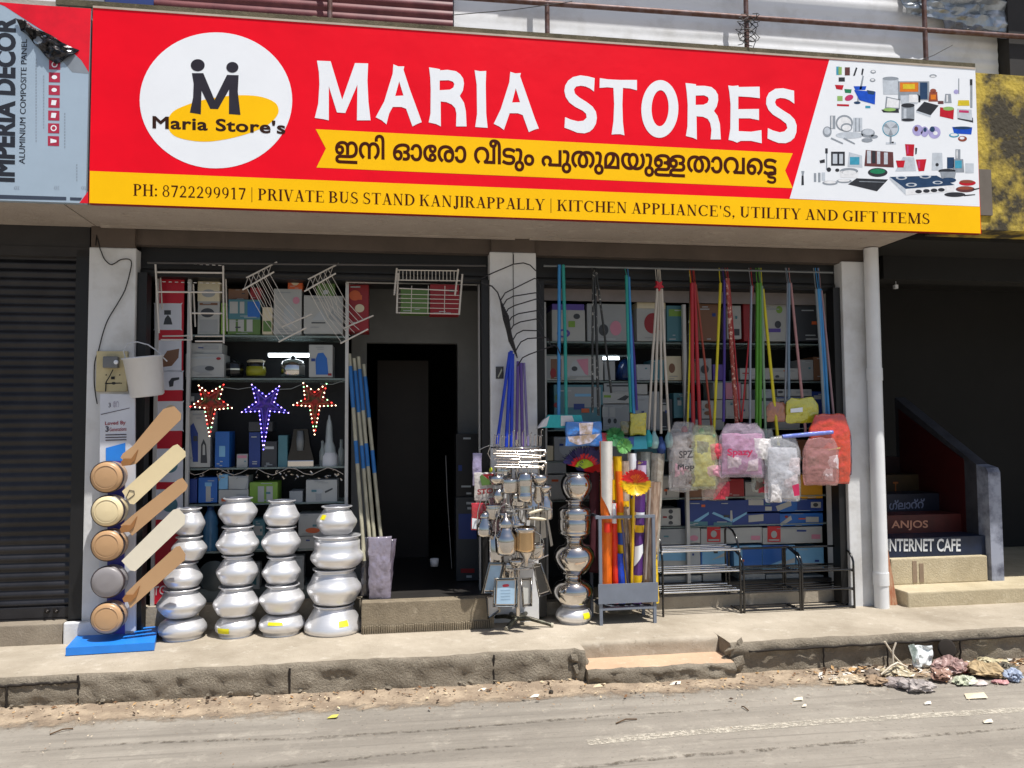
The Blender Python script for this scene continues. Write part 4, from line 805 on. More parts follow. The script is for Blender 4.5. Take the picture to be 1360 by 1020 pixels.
# ================================================================= ALUMINIUM AND STEEL POTS
m_al = M('matt_aluminium', (230, 230, 232), .31, metal=.57, var=.04, scale=12, bump=.0005, bscale=9, stretch=(.6, .6, 26))
m_st = M('polished_steel', (206, 202, 198), .10, metal=1.0, var=.05, scale=6, bump=.0012, bscale=7)
m_stk = M('yellow_sticker', (236, 226, 20), .5)
ORD = ['topmost', 'second from the top', 'third from the top', 'fourth from the top', 'lowest']
def pot_profile(kind, wide=.42, neck=.62, rim=.72, bot=.62):
    if kind == 'up': return [(0, 0), (bot, 0), (bot+.1, .05), (.93, wide-.17), (.995, wide-.06), (1, wide), (.975, wide+.07), (.86, wide+.2), (neck+.06, .86), (neck, .89), (neck, .93), (rim, .985), (rim+.01, 1.0), (rim-.04, 1.0), (neck-.05, .93), (neck-.05, .8), (0, .4)]
    if kind == 'inv': return [(0, .06), (neck, .06), (rim+.22, .0), (rim+.24, .015), (rim+.2, .05), (neck+.18, .16), (.80, .26), (.96, .42), (1, .56), (.98, .68), (.88, .84), (.74, .96), (.66, 1.0), (0, 1.0)]
    if kind == 'cone': return [(0, 0), (.72, 0), (.9, .05), (.99, .17), (1, .26), (.96, .38), (.8, .66), (.66, .9), (.62, .94), (.68, 1.0), (.62, 1.0), (.55, .9), (0, .5)]
    if kind == 'round': return [(0, 0), (.5, 0), (.56, .03), (.8, .16), (.97, .36), (1, .48), (.95, .6), (.78, .74), (.55, .81), (.46, .84), (.42, .88), (.44, .95), (.53, 1.0), (.5, 1.0), (.38, .93), (.36, .82), (0, .6)]
    if kind == 'top': return [(0, 0), (.56, 0), (.62, .05), (.86, .26), (.99, .5), (1, .6), (.96, .74), (.84, .9), (.74, .965), (.76, 1.0), (.72, 1.0), (0, .97)]
    if kind == 'can': return [(0, 0), (.66, 0), (.7, .05), (.93, .12), (.97, .17), (.93, .2), (.99, .24), (.99, .5), (.96, .52), (.99, .54), (.99, .72), (.93, .77), (.9, .79), (.62, .86), (.5, .88), (.48, .93), (.62, 1.0), (.58, 1.0), (.42, .93), (0, .8)]
def pot(cx, yt, yb, rpx, kind, label, group, mat, Y=0.0, sticker=None, **kw):
    base = P(cx, yb, Y); top = P(cx, yt, Y); h = top.z-base.z; r = rpx*MPP(cx, (yt+yb)/2, Y)
    prof = [(a*r, b*h) for a, b in pot_profile(kind, **kw)]
    sp = []
    for i in range(len(prof)-1):       # finer profile, soft shoulders
        for t in (0, .5): sp.append((prof[i][0]*(1-t)+prof[i+1][0]*t, prof[i][1]*(1-t)+prof[i+1][1]*t))
    sp.append(prof[-1])
    name = 'steel_pot' if mat is m_st else 'aluminium_pot'
    rt = thing(name, label, 'pot', base, group)
    mb = MB(); mb.lathe(sp, base, 40); sd_ = cx*.37+yt*.11; am = .035 if mat is m_al else .012
    for i, p in enumerate(mb.v):
        d = p-base; rr_ = math.hypot(d.x, d.y); q = d*9+Vector((sd_, sd_*.7, 0)); s_ = 1+am*(noise.noise(q)*.6+.5*noise.noise(q*2.6)) if rr_ > .3*r and d.z < h*.9 else 1
        mb.v[i] = base+Vector((d.x*s_, d.y*s_, d.z))
    mb.build('pot_body', mat, rt)
    # rolled lip
    k = max(range(len(prof)), key=lambda i: prof[i][1]+prof[i][0]*.01) if kind != 'inv' else 2
    lr, lh = prof[k] if kind != 'inv' else prof[3]
    mb = MB(); mb.tube([base+Vector((lr*math.cos(a), lr*math.sin(a), lh)) for a in [2*math.pi*i/40 for i in range(40)]], .0045, 6, closed=True); mb.build('rim', mat, rt)
    if sticker:
        a0, a1, f0, f1 = sticker; pr = [(a*r*1.006+.0012, b*h) for a, b in pot_profile(kind, **kw) if 1]
        def rad(f):
            for (ra, ha), (rb, hb) in zip(pr, pr[1:]):
                if ha <= f*h <= hb and hb > ha: return ra+(rb-ra)*(f*h-ha)/(hb-ha)
            return r
        mb = MB(); mb.lathe([(rad(f0+(f1-f0)*i/4)+.0015, (f0+(f1-f0)*i/4)*h) for i in range(5)], base, 6, None, R(a0), R(a1)); mb.build('price_sticker', m_stk, rt)
    return rt
def zp(x): return 180+x/4.25
def zq(y): return 640+y/4.25
STK = ['beside the blue fan stand', 'second from the fan stand', 'left of the widest stack', 'next to the doorway step']
SN = ['in the stack beside the blue fan stand', 'in the tall stack second from the fan stand', 'in the third stack from the fan stand', 'in the wide stack next to the doorway']
STACKS = [
 [(302, 150, 303, 87), (302, 310, 447, 95), (268, 455, 600, 104), (258, 602, 765, 131), (264, 768, 915, 131)],
 [(577, 92, 250, 106), (577, 252, 412, 116), (575, 413, 585, 115), (567, 588, 755, 126), (566, 758, 900, 114)],
 [(825, 106, 253, 100), (822, 255, 418, 109), (823, 420, 575, 106), (828, 578, 742, 125), (824, 745, 890, 127)],
 [(1136, 138, 300, 113), (1138, 302, 487, 148), (1122, 488, 690, 152), (1118, 690, 872, 164)]]
YP = 0.0
for si, stk in enumerate(STACKS):
    for i, (cx, yt, yb, rp) in enumerate(stk):
        last = i == len(stk)-1
        kind = 'up'
        if last: kind = 'cone' if si == 3 else 'inv'
        stick = None; extra = ''
        if (si, i) in ((1, 4), (2, 4)): stick = (225, 262, .42, .66) if si == 1 else (240, 280, .72, .84); extra = ' with a yellow sticker'
        if si == 3 and i == 0: stick = (215, 235, .58, .74); extra = ' with a yellow sticker'
        if si == 3 and i == 3: stick = (285, 305, .42, .60); extra = ' with a yellow sticker'
        o_ = 'lowest' if last else ORD[i]
        kw = dict(wide=(.42, .5, .38, .46)[(i+si) % 4], bot=(.66, .58, .7, .62)[(i*3+si) % 4]) if kind == 'up' else {}
        if si == 3 and i == 1: kw = dict(wide=.34, neck=.80, rim=.86, bot=.7)
        if si == 3 and i == 2: kw = dict(wide=.45, neck=.7, rim=.76, bot=.66)
        pot(zp(cx), zq(yt), zq(yb)-(2 if not last else 4), rp/4.25, kind, '%s aluminium pot%s %s' % (o_, extra, SN[si]), 'aluminium pots stacked on the walkway', m_al, YP, stick, **kw)
G5 = 'steel pots stacked beside the broom rack'
for cx, yt, yb, rp, kd, lb in ((765.5, 629, 665, 21, 'top', 'topmost round polished steel pot of the stack beside the grey broom rack'), (763.5, 664, 715, 22, 'can', 'cylindrical polished steel can second in the stack beside the broom rack'), (763, 712, 762, 27, 'round', 'third polished round steel pot with narrow neck beside the broom rack'), (761, 760, 806, 27, 'round', 'lower polished round steel pot resting on the aluminium pot')):
    pot(cx, yt, yb, rp, kd, lb, G5, m_st, -.06)
pot(762, 805, 831, 24, 'inv', 'lone matt aluminium pot with yellow sticker under the polished steel pots', G5, m_al, -.06, (290, 318, .5, .8))

# ================================================================= SHELVES AND THEIR GOODS
COLS = {'white': (170, 172, 170), 'grey': (150, 154, 156), 'green': (84, 116, 56), 'lime': (118, 156, 56), 'blue': (30, 96, 176), 'navy': (26, 56, 128), 'sky': (120, 176, 214), 'teal': (70, 120, 132), 'orange': (200, 92, 44), 'red': (140, 20, 30), 'yellow': (206, 150, 36), 'black': (26, 26, 30), 'pink': (196, 130, 150), 'brown': (120, 84, 60), 'purple': (86, 66, 150), 'cream': (206, 196, 168), 'silver': (170, 176, 180), 'dark': (52, 56, 62), 'stovered': (196, 34, 44)}
def cm(c, rough=.45): return M('card_'+c, COLS[c], rough, var=.05, scale=4)
def carton(x0, y0, x1, y1, Y, label, col='white', art=(), d=.16, group=None, name='carton', cat='box', lift=0.0):
    a = P(x0, y1, Y); b = P(x1, y0, Y); z0 = a.z+lift; z1 = b.z
    rj = random.Random(int(x0*7+y0)); da = rj.uniform(-.004, .004)
    mb = MB(); mb.box(a.x+.001, b.x-.001, Y, Y+d, z0, z1, .003)
    o = tag(mb.build(name, cm(col)), label, cat, group)
    if name == 'carton' and x1-x0 > 14 and y1-y0 > 13:
        ink = 'grey' if col in ('white', 'cream', 'silver', 'pink') else 'silver'; art = tuple(art)
        for q in range(rj.randint(2, 4)):
            v = rj.choice((.06, .12, .82, .88, .93)); u = rj.uniform(.08, .5); art += ((ink, 'r', u, v, u+rj.uniform(.15, .4), v+.028),)
        if rj.random() < .6: u = rj.uniform(.05, .7); v = rj.uniform(.15, .6); art += ((rj.choice(('dark', 'red', 'navy', 'orange', 'teal')), 'r', u, v, u+.16, v+.09),)
    if art:
        used = sorted({q[0] for q in art}); mb = MB()
        for i, q in enumerate(art):
            mb.cur = used.index(q[0]); w = x1-x0; h = y1-y0
            if q[1] == 'r': c = [(x0+w*q[2], y0+h*q[3]), (x0+w*q[4], y0+h*q[3]), (x0+w*q[4], y0+h*q[5]), (x0+w*q[2], y0+h*q[5])]
            elif q[1] == 'e': c = ell(x0+w*q[2], y0+h*q[3], w*q[4], h*q[5], 20)
            else: c = [(x0+w*u, y0+h*v) for u, v in q[2]]
            pxsheet(mb, [c], Y-.0015-.0006*i)
        mb.build('printed_front', [cm(c) for c in used], o)
    return o
m_glass = M('shelf_glass', (150, 168, 166), .15, var=.05, alpha=.55)
m_lampw = M('tube_lamp_glow', (232, 244, 255), .3, emit=6.0)
# left display shelf
LS = thing('display_shelf', 'white framed display shelf full of kitchen appliance boxes left of the doorway', 'shelf', P(350, 790, .3))
YL = .24
for y in (444.5, 502, 622, 670, 733):
    a, b = P(247, y, YL), P(459, y, YL); mb = MB(); mb.box(a.x, b.x, YL-.012, YL+.3, a.z-.012, a.z); mb.build('shelf_board', m_glass, LS)
for x, y1 in ((459.5, 350), (246.5, 352), (203, 362)):
    a, b = P(x, 800, YL-.03), P(x, y1, YL-.03); mb = MB(); mb.box(a.x-.011, a.x+.011, YL-.05, YL-.02, .16, b.z); mb.build('frame_post', m_alu, LS)
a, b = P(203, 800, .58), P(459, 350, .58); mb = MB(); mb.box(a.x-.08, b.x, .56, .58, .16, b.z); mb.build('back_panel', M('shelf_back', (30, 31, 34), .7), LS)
a, b = P(247, 783, YL), P(459, 783, YL); mb = MB(); mb.box(a.x, b.x, YL, YL+.3, .16, a.z); mb.build('base_cabinet', M('grey_cabinet', (92, 104, 108), .5), LS)
GL = 'appliance boxes on the left display shelf'
def AR(*a): return a
carton(262, 374, 292, 400, YL, 'small tan box lying on top of two white boxes on the upper left shelf', 'cream', (('grey', 'e', .5, .6, .3, .2),), .14, GL)
carton(262, 400, 292, 444, YL, 'white box with grey pan picture on the upper left shelf behind the wire rack', 'white', (('grey', 'r', .1, .55, .9, .95), ('dark', 'e', .45, .35, .3, .14), ('brown', 'r', .1, .05, .9, .12)), .2, GL)
carton(293, 402, 300, 444, YL, 'narrow olive green box standing edge on beside the wire rack', 'lime', (), .2, GL)
carton(303, 398, 346, 424, YL, 'blue and white box of jars lying on the green box', 'teal', (('white', 'r', .05, .1, .3, .7), ('white', 'r', .36, .1, .5, .7), ('blue', 'r', .6, .1, .98, .9)), .2, GL)
carton(302, 424, 346, 444, YL, 'green box printed with three white canisters on the upper left shelf', 'green', (('white', 'r', .06, .02, .25, .8), ('white', 'r', .32, .02, .5, .8), ('white', 'r', .58, .02, .76, .8)), .2, GL)
carton(348, 408, 362, 444, YL, 'narrow yellowish box between the canister box and the white carton', 'cream', (('green', 'r', .1, .5, .9, .9),), .2, GL)
carton(363, 384, 401, 444, YL, 'tall white carton with faint mixer outline on the upper left shelf', 'white', (('grey', 'r', .15, .06, .6, .09), ('silver', 'e', .55, .6, .2, .25), ('pink', 'e', .8, .25, .12, .08)), .22, GL)
carton(403, 393, 456, 443, YL, 'wide white carton with grey iron picture below the hanging rack', 'white', (('silver', 'p', [(.2, .65), (.45, .35), (.6, .65)]), ('grey', 'p', [(.6, .6), (.75, .35), (.95, .7), (.9, .72)]), ('dark', 'r', .2, .7, .55, .73)), .22, GL)
carton(382, 360, 402, 384, YL, 'orange and tan bowl box on top of the tall white carton', 'orange', (('cream', 'e', .5, .5, .3, .3),), .14, GL)
carton(420, 368, 445, 393, YL, 'dull green tin box on the wide white carton', 'green', (('silver', 'e', .5, .8, .15, .12),), .14, GL)
carton(459, 372, 490, 440, YL+.02, 'red box with a spotted picture beside the white shelf post', 'red', (('orange', 'e', .4, .3, .25, .1), ('cream', 'e', .6, .55, .2, .08)), .2, GL)
# second row
carton(246, 470, 298, 501, YL, 'white box with grey mixer grinder picture above the left star', 'white', (('grey', 'e', .45, .65, .3, .16), ('dark', 'e', .62, .62, .12, .1), ('silver', 'r', .1, .12, .85, .2), ('red', 'e', .85, .2, .06, .06)), .2, GL)
carton(251, 456, 295, 470, YL+.02, 'flat white box with red edge lying on the mixer grinder box', 'white', (('red', 'r', 0, .1, .04, .95), ('grey', 'r', .4, .2, .9, .6)), .18, GL)
def small(name, label, cat, cx, yb, Y, parts, group=GL):
    base = P(cx, yb, Y); k = MPP(cx, yb, Y); t = thing(name, label, cat, base, group)
    for nm, mt, prof, dx in parts:
        mb = MB(); mb.lathe([(r*k, h*k) for r, h in prof], base+Vector((dx*k, 0, 0)), 20); mb.build(nm, mt, t)
    return t
mB, mS, mW = M('black_gloss', (20, 20, 24), .15), m_st, m_pl
small('cooking_pot', 'black pot with steel band on the second shelf above the left star', 'pot', 311, 500, YL+.1, (('pot_body', mB, [(0, 0), (11, 0), (12, 4), (12, 16), (11, 18), (0, 19)], 0), ('band', mS, [(12.3, 8), (12.3, 10)], 0), ('lid_knob', mB, [(3, 19), (3, 22), (0, 23)], 0)))
small('casserole', 'black and yellow casserole on the second shelf right of the black pot', 'casserole', 340, 499, YL+.1, (('pot_body', M('olive_yellow', (150, 148, 30), .4), [(0, 0), (12, 0), (13, 5), (12, 12), (0, 13)], 0), ('lid', mB, [(12, 12), (11, 18), (5, 22), (0, 23)], 0), ('rim', M('cream_rim', (190, 180, 150), .4), [(11, 17), (12, 19), (9, 21)], 0)))
small('steel_casserole', 'silver steamer pot under the glowing tube lamp', 'pot', 389, 500, YL+.1, (('pot_body', mS, [(0, 0), (15, 0), (16, 2), (16, 14), (15, 16), (0, 16)], 0), ('lid', mS, [(16, 16), (14, 20), (6, 23), (0, 23.5)], 0), ('lid_knob', mB, [(3, 23), (3, 27), (0, 28)], 0)))
carton(410, 458, 442, 501, YL, 'white box with blue electric kettle picture on the second shelf', 'white', (('blue', 'p', [(.3, .92), (.28, .45), (.38, .26), (.6, .24), (.76, .42), (.82, .92)]), ('silver', 'p', [(.76, .4), (.9, .5), (.86, .8), (.8, .8), (.83, .55)]), ('red', 'r', .8, .88, .95, .95)), .2, GL)
tl = thing('tube_lamp', 'glowing white tube lamp on the second left shelf behind the pots', 'lamp', P(385, 473, .42), 'shelf tube lamps')
a, b = P(357, 472, .40), P(412, 472, .40); mb = MB(); mb.tube([a, b], .012, 10); mb.build('tube', m_lampw, tl); mb = MB(); mb.box(a.x-.01, b.x+.01, .412, .43, a.z-.005, a.z+.02); mb.build('lamp_base', m_alu, tl)
# third row
carton(246, 545, 280, 621, YL, 'tall white box with dark vacuum flask picture under the left star', 'white', (('navy', 'p', [(.18, .28), (.32, .22), (.5, .4), (.5, .9), (.3, .9)]), ('dark', 'p', [(.62, .6), (.72, .5), (.82, .6), (.86, .92), (.6, .92)]), ('white', 'p', [(.68, .62), (.72, .58), (.77, .62), (.78, .78), (.68, .78)])), .22, GL)
carton(285, 573, 305, 621, YL, 'bright blue upright box with a pale label below the stars', 'blue', (('sky', 'r', .3, .4, .7, .7),), .2, GL)
carton(314, 603, 329, 621, YL+.02, 'small white box alone below the purple star', 'white', (('pink', 'r', .1, .1, .9, .3),), .1, GL)
em = thing('coffee_maker', 'black coffee maker with steel base below the right star', 'coffee maker', P(400, 620, YL+.1), GL); k = MPP(400, 600, YL+.1); c = P(400, 620, YL+.1)
mb = MB(); mb.box(c.x-17*k, c.x+17*k, c.y-.06, c.y+.08, c.z, c.z+9*k, .006); mb.build('machine_base', m_st, em)
mb = MB(); mb.prism([c+Vector((x*k, -.05, z*k)) for x, z in ((-17, 9), (17, 9), (12, 28), (9, 50), (-9, 50), (-12, 28))], (0, .12, 0)); mb.build('machine_body', mB, em)
mb = MB(); mb.lathe([(0, 0), (4*k, 0), (5*k, 12*k), (4*k, 26*k), (0, 26*k)], c+Vector((0, -.075, 22*k)), 14); mb.build('jar', M('grey_jar', (120, 126, 130), .2), em)
bl_ = small('blender', 'white hand blender with pointed top at the right end of the third shelf', 'blender', 437, 620, YL+.08, (('base', mW, [(0, 0), (12, 0), (12.5, 3), (12, 14), (9, 19)], 0), ('jar', M('milky', (176, 186, 188), .3), [(9, 18), (8, 26), (5, 34), (4, 52), (3, 60), (1.5, 64), (1, 68), (0, 69)], 0)))
small('oil_dispenser', 'small glass bottle left of the white blender', 'bottle', 428, 620, YL+.05, (('jar', M('clear_grey', (150, 160, 160), .1, alpha=.6), [(0, 0), (4, 0), (4, 20), (2, 26), (2, 34), (0, 35)], 0),))
small('oil_dispenser', 'small glass bottle right of the white blender', 'bottle', 453, 620, YL+.05, (('jar', M('clear_grey', (150, 160, 160), .1, alpha=.6), [(0, 0), (4, 0), (4, 22), (2, 26), (2, 36), (0, 37)], 0),))
mb = MB(); rnd = random.Random(11)
for i in range(60):
    x = rnd.uniform(250, 452); y = rnd.uniform(624, 636); p = P(x, y, YL-.03+rnd.uniform(-.01, .01)); q = Vector((rnd.uniform(-1, 1), rnd.uniform(-.3, .3), rnd.uniform(-1, .3)))*.022
    mb.add([p, p+q, p+q+Vector((.008, 0, .006)), p+Vector((.006, -.004, .006))], [(0, 1, 2, 3)])
pts = [P(248+i*10.4, 626+5*math.sin(i*1.3), YL-.03) for i in range(21)]; mb.tube(pts, .003, 5)
tag(mb.build('tinsel_garland', M('silver_tinsel', (190, 180, 170), .25, metal=.8)), 'ragged silver tinsel garland along the shelf edge below the stars', 'garland')
# fourth row
for a_ in ((251, 636, 262, 668, 'narrow dark blue box at the left end of the fourth shelf', 'navy', ()), (263, 634, 289, 668, 'blue box with white bottle picture on the fourth shelf', 'blue', (('white', 'r', .4, .35, .65, .95), ('sky', 'r', .35, .2, .7, .35))), (290, 630, 303, 650, 'light blue box leaning above a white carton on the fourth shelf', 'sky', ()), (290, 650, 330, 670, 'low white carton behind the second pot stack', 'white', (('orange', 'r', .1, .6, .5, .8), ('grey', 'r', .6, .3, .95, .7))), (303, 632, 330, 650, 'white folded carton above the low white carton', 'grey', (('white', 'p', [(0, 0), (1, .2), (.8, 1), (.1, .9)]),)), (331, 640, 369, 669, 'lime green box with two white tumblers on the fourth shelf', 'lime', (('white', 'r', .3, .2, .52, .92), ('white', 'r', .6, .2, .82, .92))), (384, 652, 402, 668, 'plain grey box behind the third pot stack', 'grey', ()), (406, 637, 448, 668, 'white box with grey hand mixer drawing on the fourth shelf', 'white', (('grey', 'p', [(.3, .55), (.5, .45), (.5, .9), (.32, .9)]), ('dark', 'p', [(.6, .5), (.85, .35), (.85, .42), (.62, .58)]), ('silver', 'e', .4, .5, .15, .1)))):
    carton(*a_[:4], YL, a_[4], a_[5], a_[6], .2, GL)
small('water_bottle', 'blue translucent water bottle behind the first pot stack', 'bottle', 279, 733, YL+.06, (('bottle_body', M('blue_bottle', (70, 120, 160), .2), [(0, 0), (9, 0), (10, 3), (10, 30), (9, 34), (10, 38), (8, 48), (4, 56)], 0), ('cap', M('cap_blue', (40, 70, 120), .3), [(4.5, 55), (4.5, 61), (0, 62)], 0)))
for a_ in ((396, 682, 428, 712, 'white box with orange drawing behind the third pot stack', 'white', (('orange', 'e', .6, .75, .3, .12),)), (396, 712, 428, 732, 'lower white box under the orange drawing box', 'white', ()), (335, 690, 352, 732, 'teal box between the second and third pot stacks', 'teal', (('white', 'r', .1, .2, .8, .5),)), (300, 684, 325, 732, 'grey box behind the second pot stack', 'grey', ()), (250, 690, 268, 732, 'dark box behind the first pot stack', 'dark', ())):
    carton(*a_[:4], YL, a_[4], a_[5], a_[6], .2, GL)
mb = MB(); c = P(284, 765, YL-.005); mb.lathe([(0, .004), (.09, .004), (.1, 0)], c, 30, (0, -1, 0)); tag(mb.build('round_tray', M('grey_tray', (66, 76, 80), .35)), 'dark grey round tray leaning behind the first pot stack', 'tray', None)
carton(300, 748, 345, 784, YL-.02, 'grey glass fronted box behind the lower pots', 'silver', (('teal', 'r', .1, .2, .9, .8),), .1, GL, lift=.0)
carton(375, 738, 404, 784, YL-.02, 'pale grey carton low behind the third pot stack', 'grey', (('silver', 'r', .1, .1, .9, .5),), .1, GL)
for a_ in ((330, 574, 346, 621, 'dim dark blue box behind the purple star', 'navy', ()), (347, 586, 368, 621, 'dim grey box under the tail of the purple star', 'dark', (('silver', 'r', .2, .2, .8, .3),)), (369, 578, 382, 621, 'narrow dim teal box left of the coffee maker', 'teal', ()), (330, 560, 362, 573, 'flat dim box lying on two dark boxes behind the purple star', 'dark', ()), (246, 522, 276, 544, 'grey box lying on the vacuum flask box', 'dark', (('white', 'r', .1, .2, .4, .5),)), (303, 384, 330, 398, 'flat brown box lying on the blue and white jar box', 'brown', ()), (332, 382, 347, 398, 'small red box lying on the jar box', 'red', ())):
    carton(*a_[:4], YL+.03, a_[4], a_[5], a_[6], .2, GL)
# red poster stand
PS = thing('product_poster', 'tall red poster board with white picture panels at the left of the shelf', 'poster', P(224, 800, .2))
a, b = P(205, 805, .21), P(245, 360, .21); mb = MB(); mb.box(a.x, b.x, .205, .22, .17, b.z); mb.build('poster_board', M('poster_red', (186, 12, 40), .5, var=.06), PS)
Yp = .2035; mw = m_sw
PAN = [(205, 403, 241, 438), (206, 452, 241, 493), (206, 493, 241, 518) if 0 else (206, 492.5, 243, 518), (206, 533, 243, 572), (206, 596, 243, 640), (206, 650, 243, 690)]
for i, (x0, y0, x1, y1) in enumerate(PAN):
    mb = MB(); pxsheet(mb, [smooth_poly([(x0+2, y0), (x1-1, y0), (x1, y0+2), (x1, y1-2), (x1-2, y1), (x0+2, y1), (x0, y1-2), (x0, y0+2)], 2)], Yp); pn = mb.build('picture_panel', m_board, PS)
    mb = MB()
    if i == 0: pxsheet(mb, [[(218, 412), (227, 412), (227, 418), (218, 418)], [(217, 431), (219, 423), (223, 418), (227, 423), (229, 431)]], Yp-.001); mm = 'dark'
    elif i == 1: pxsheet(mb, [[(213, 488), (214, 478), (222, 466), (238, 463), (237, 475), (228, 486)]], Yp-.001); mm = 'brown'
    elif i == 2: pxsheet(mb, [[(224, 507), (228, 502), (238, 501), (238, 504), (231, 506), (230, 513), (225, 514)]], Yp-.001); mm = 'dark'
    elif i == 3: pxsheet(mb, [ell(227, 550, 9, 12)], Yp-.001); mm = 'cream'
    else: pxsheet(mb, [ell(225, (y0+y1)/2, 11, 10)], Yp-.001); mm = 'teal'
    mb.build('product_print', cm(mm), pn)
write('STO', ((198, 792), (221, 789), (199, 780), (221, 777)), Yp-.001, M('poster_text', (206, 190, 190), .5), PS, 'lettering', .01)

# right showcase
SW = thing('showcase', 'long glass showcase packed with boxed goods behind the hanging mops', 'showcase', P(910, 790, .4)); YR = .30
a, b = P(722, 402, .26), P(1104, 376, .26); mb = MB(); mb.box(a.x, b.x, .25, .27, P(900, 402, .26).z, P(900, 375, .26).z); mb.build('valance', M('grey_valance', (130, 122, 120), .6), SW)
for y, x0, x1 in ((453.5, 722, 1104), (471, 720, 842), (506, 722, 1104), (571, 722, 1104), (613, 722, 1104), (665, 722, 1104), (700, 868, 1104), (758, 868, 1104), (786, 868, 1104)):
    a, b = P(x0, y, YR), P(x1, y, YR); mb = MB(); mb.box(a.x, b.x, YR-.01, YR+.36, a.z-.01, a.z); mb.build('shelf_board', m_glass, SW)
for x in (724, 911, 1100):
    a = P(x, 600, YR-.03); mb = MB(); mb.box(a.x-.012, a.x+.012, YR-.05, YR-.02, .085, 2.2); mb.build('frame_post', m_alu, SW)
a, b = P(1100, 600, YR-.03), P(1111, 600, YR); mb = MB(); mb.box(a.x+.014, a.x+.09, YR-.04, YR-.02, .085, 2.2); mb.build('side_panel', M('side_white', (150, 150, 152), .5), SW)
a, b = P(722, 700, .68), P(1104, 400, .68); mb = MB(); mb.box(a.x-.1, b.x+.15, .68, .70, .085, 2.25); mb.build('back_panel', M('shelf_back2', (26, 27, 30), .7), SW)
tl = thing('tube_lamp', 'glowing white tube lamp in the right showcase behind dark sticks', 'lamp', P(800, 476, .36), 'shelf tube lamps')
a, b = P(776, 476, .36), P(822, 476, .36); mb = MB(); mb.tube([a, b], .010, 10); mb.build('tube', m_lampw, tl); mb = MB(); mb.box(a.x-.01, b.x+.01, .372, .39, a.z-.004, a.z+.02); mb.build('lamp_base', m_alu, tl)
GR = 'boxed goods in the right showcase'
w_, g_, d_ = 'white', 'grey', 'dark'
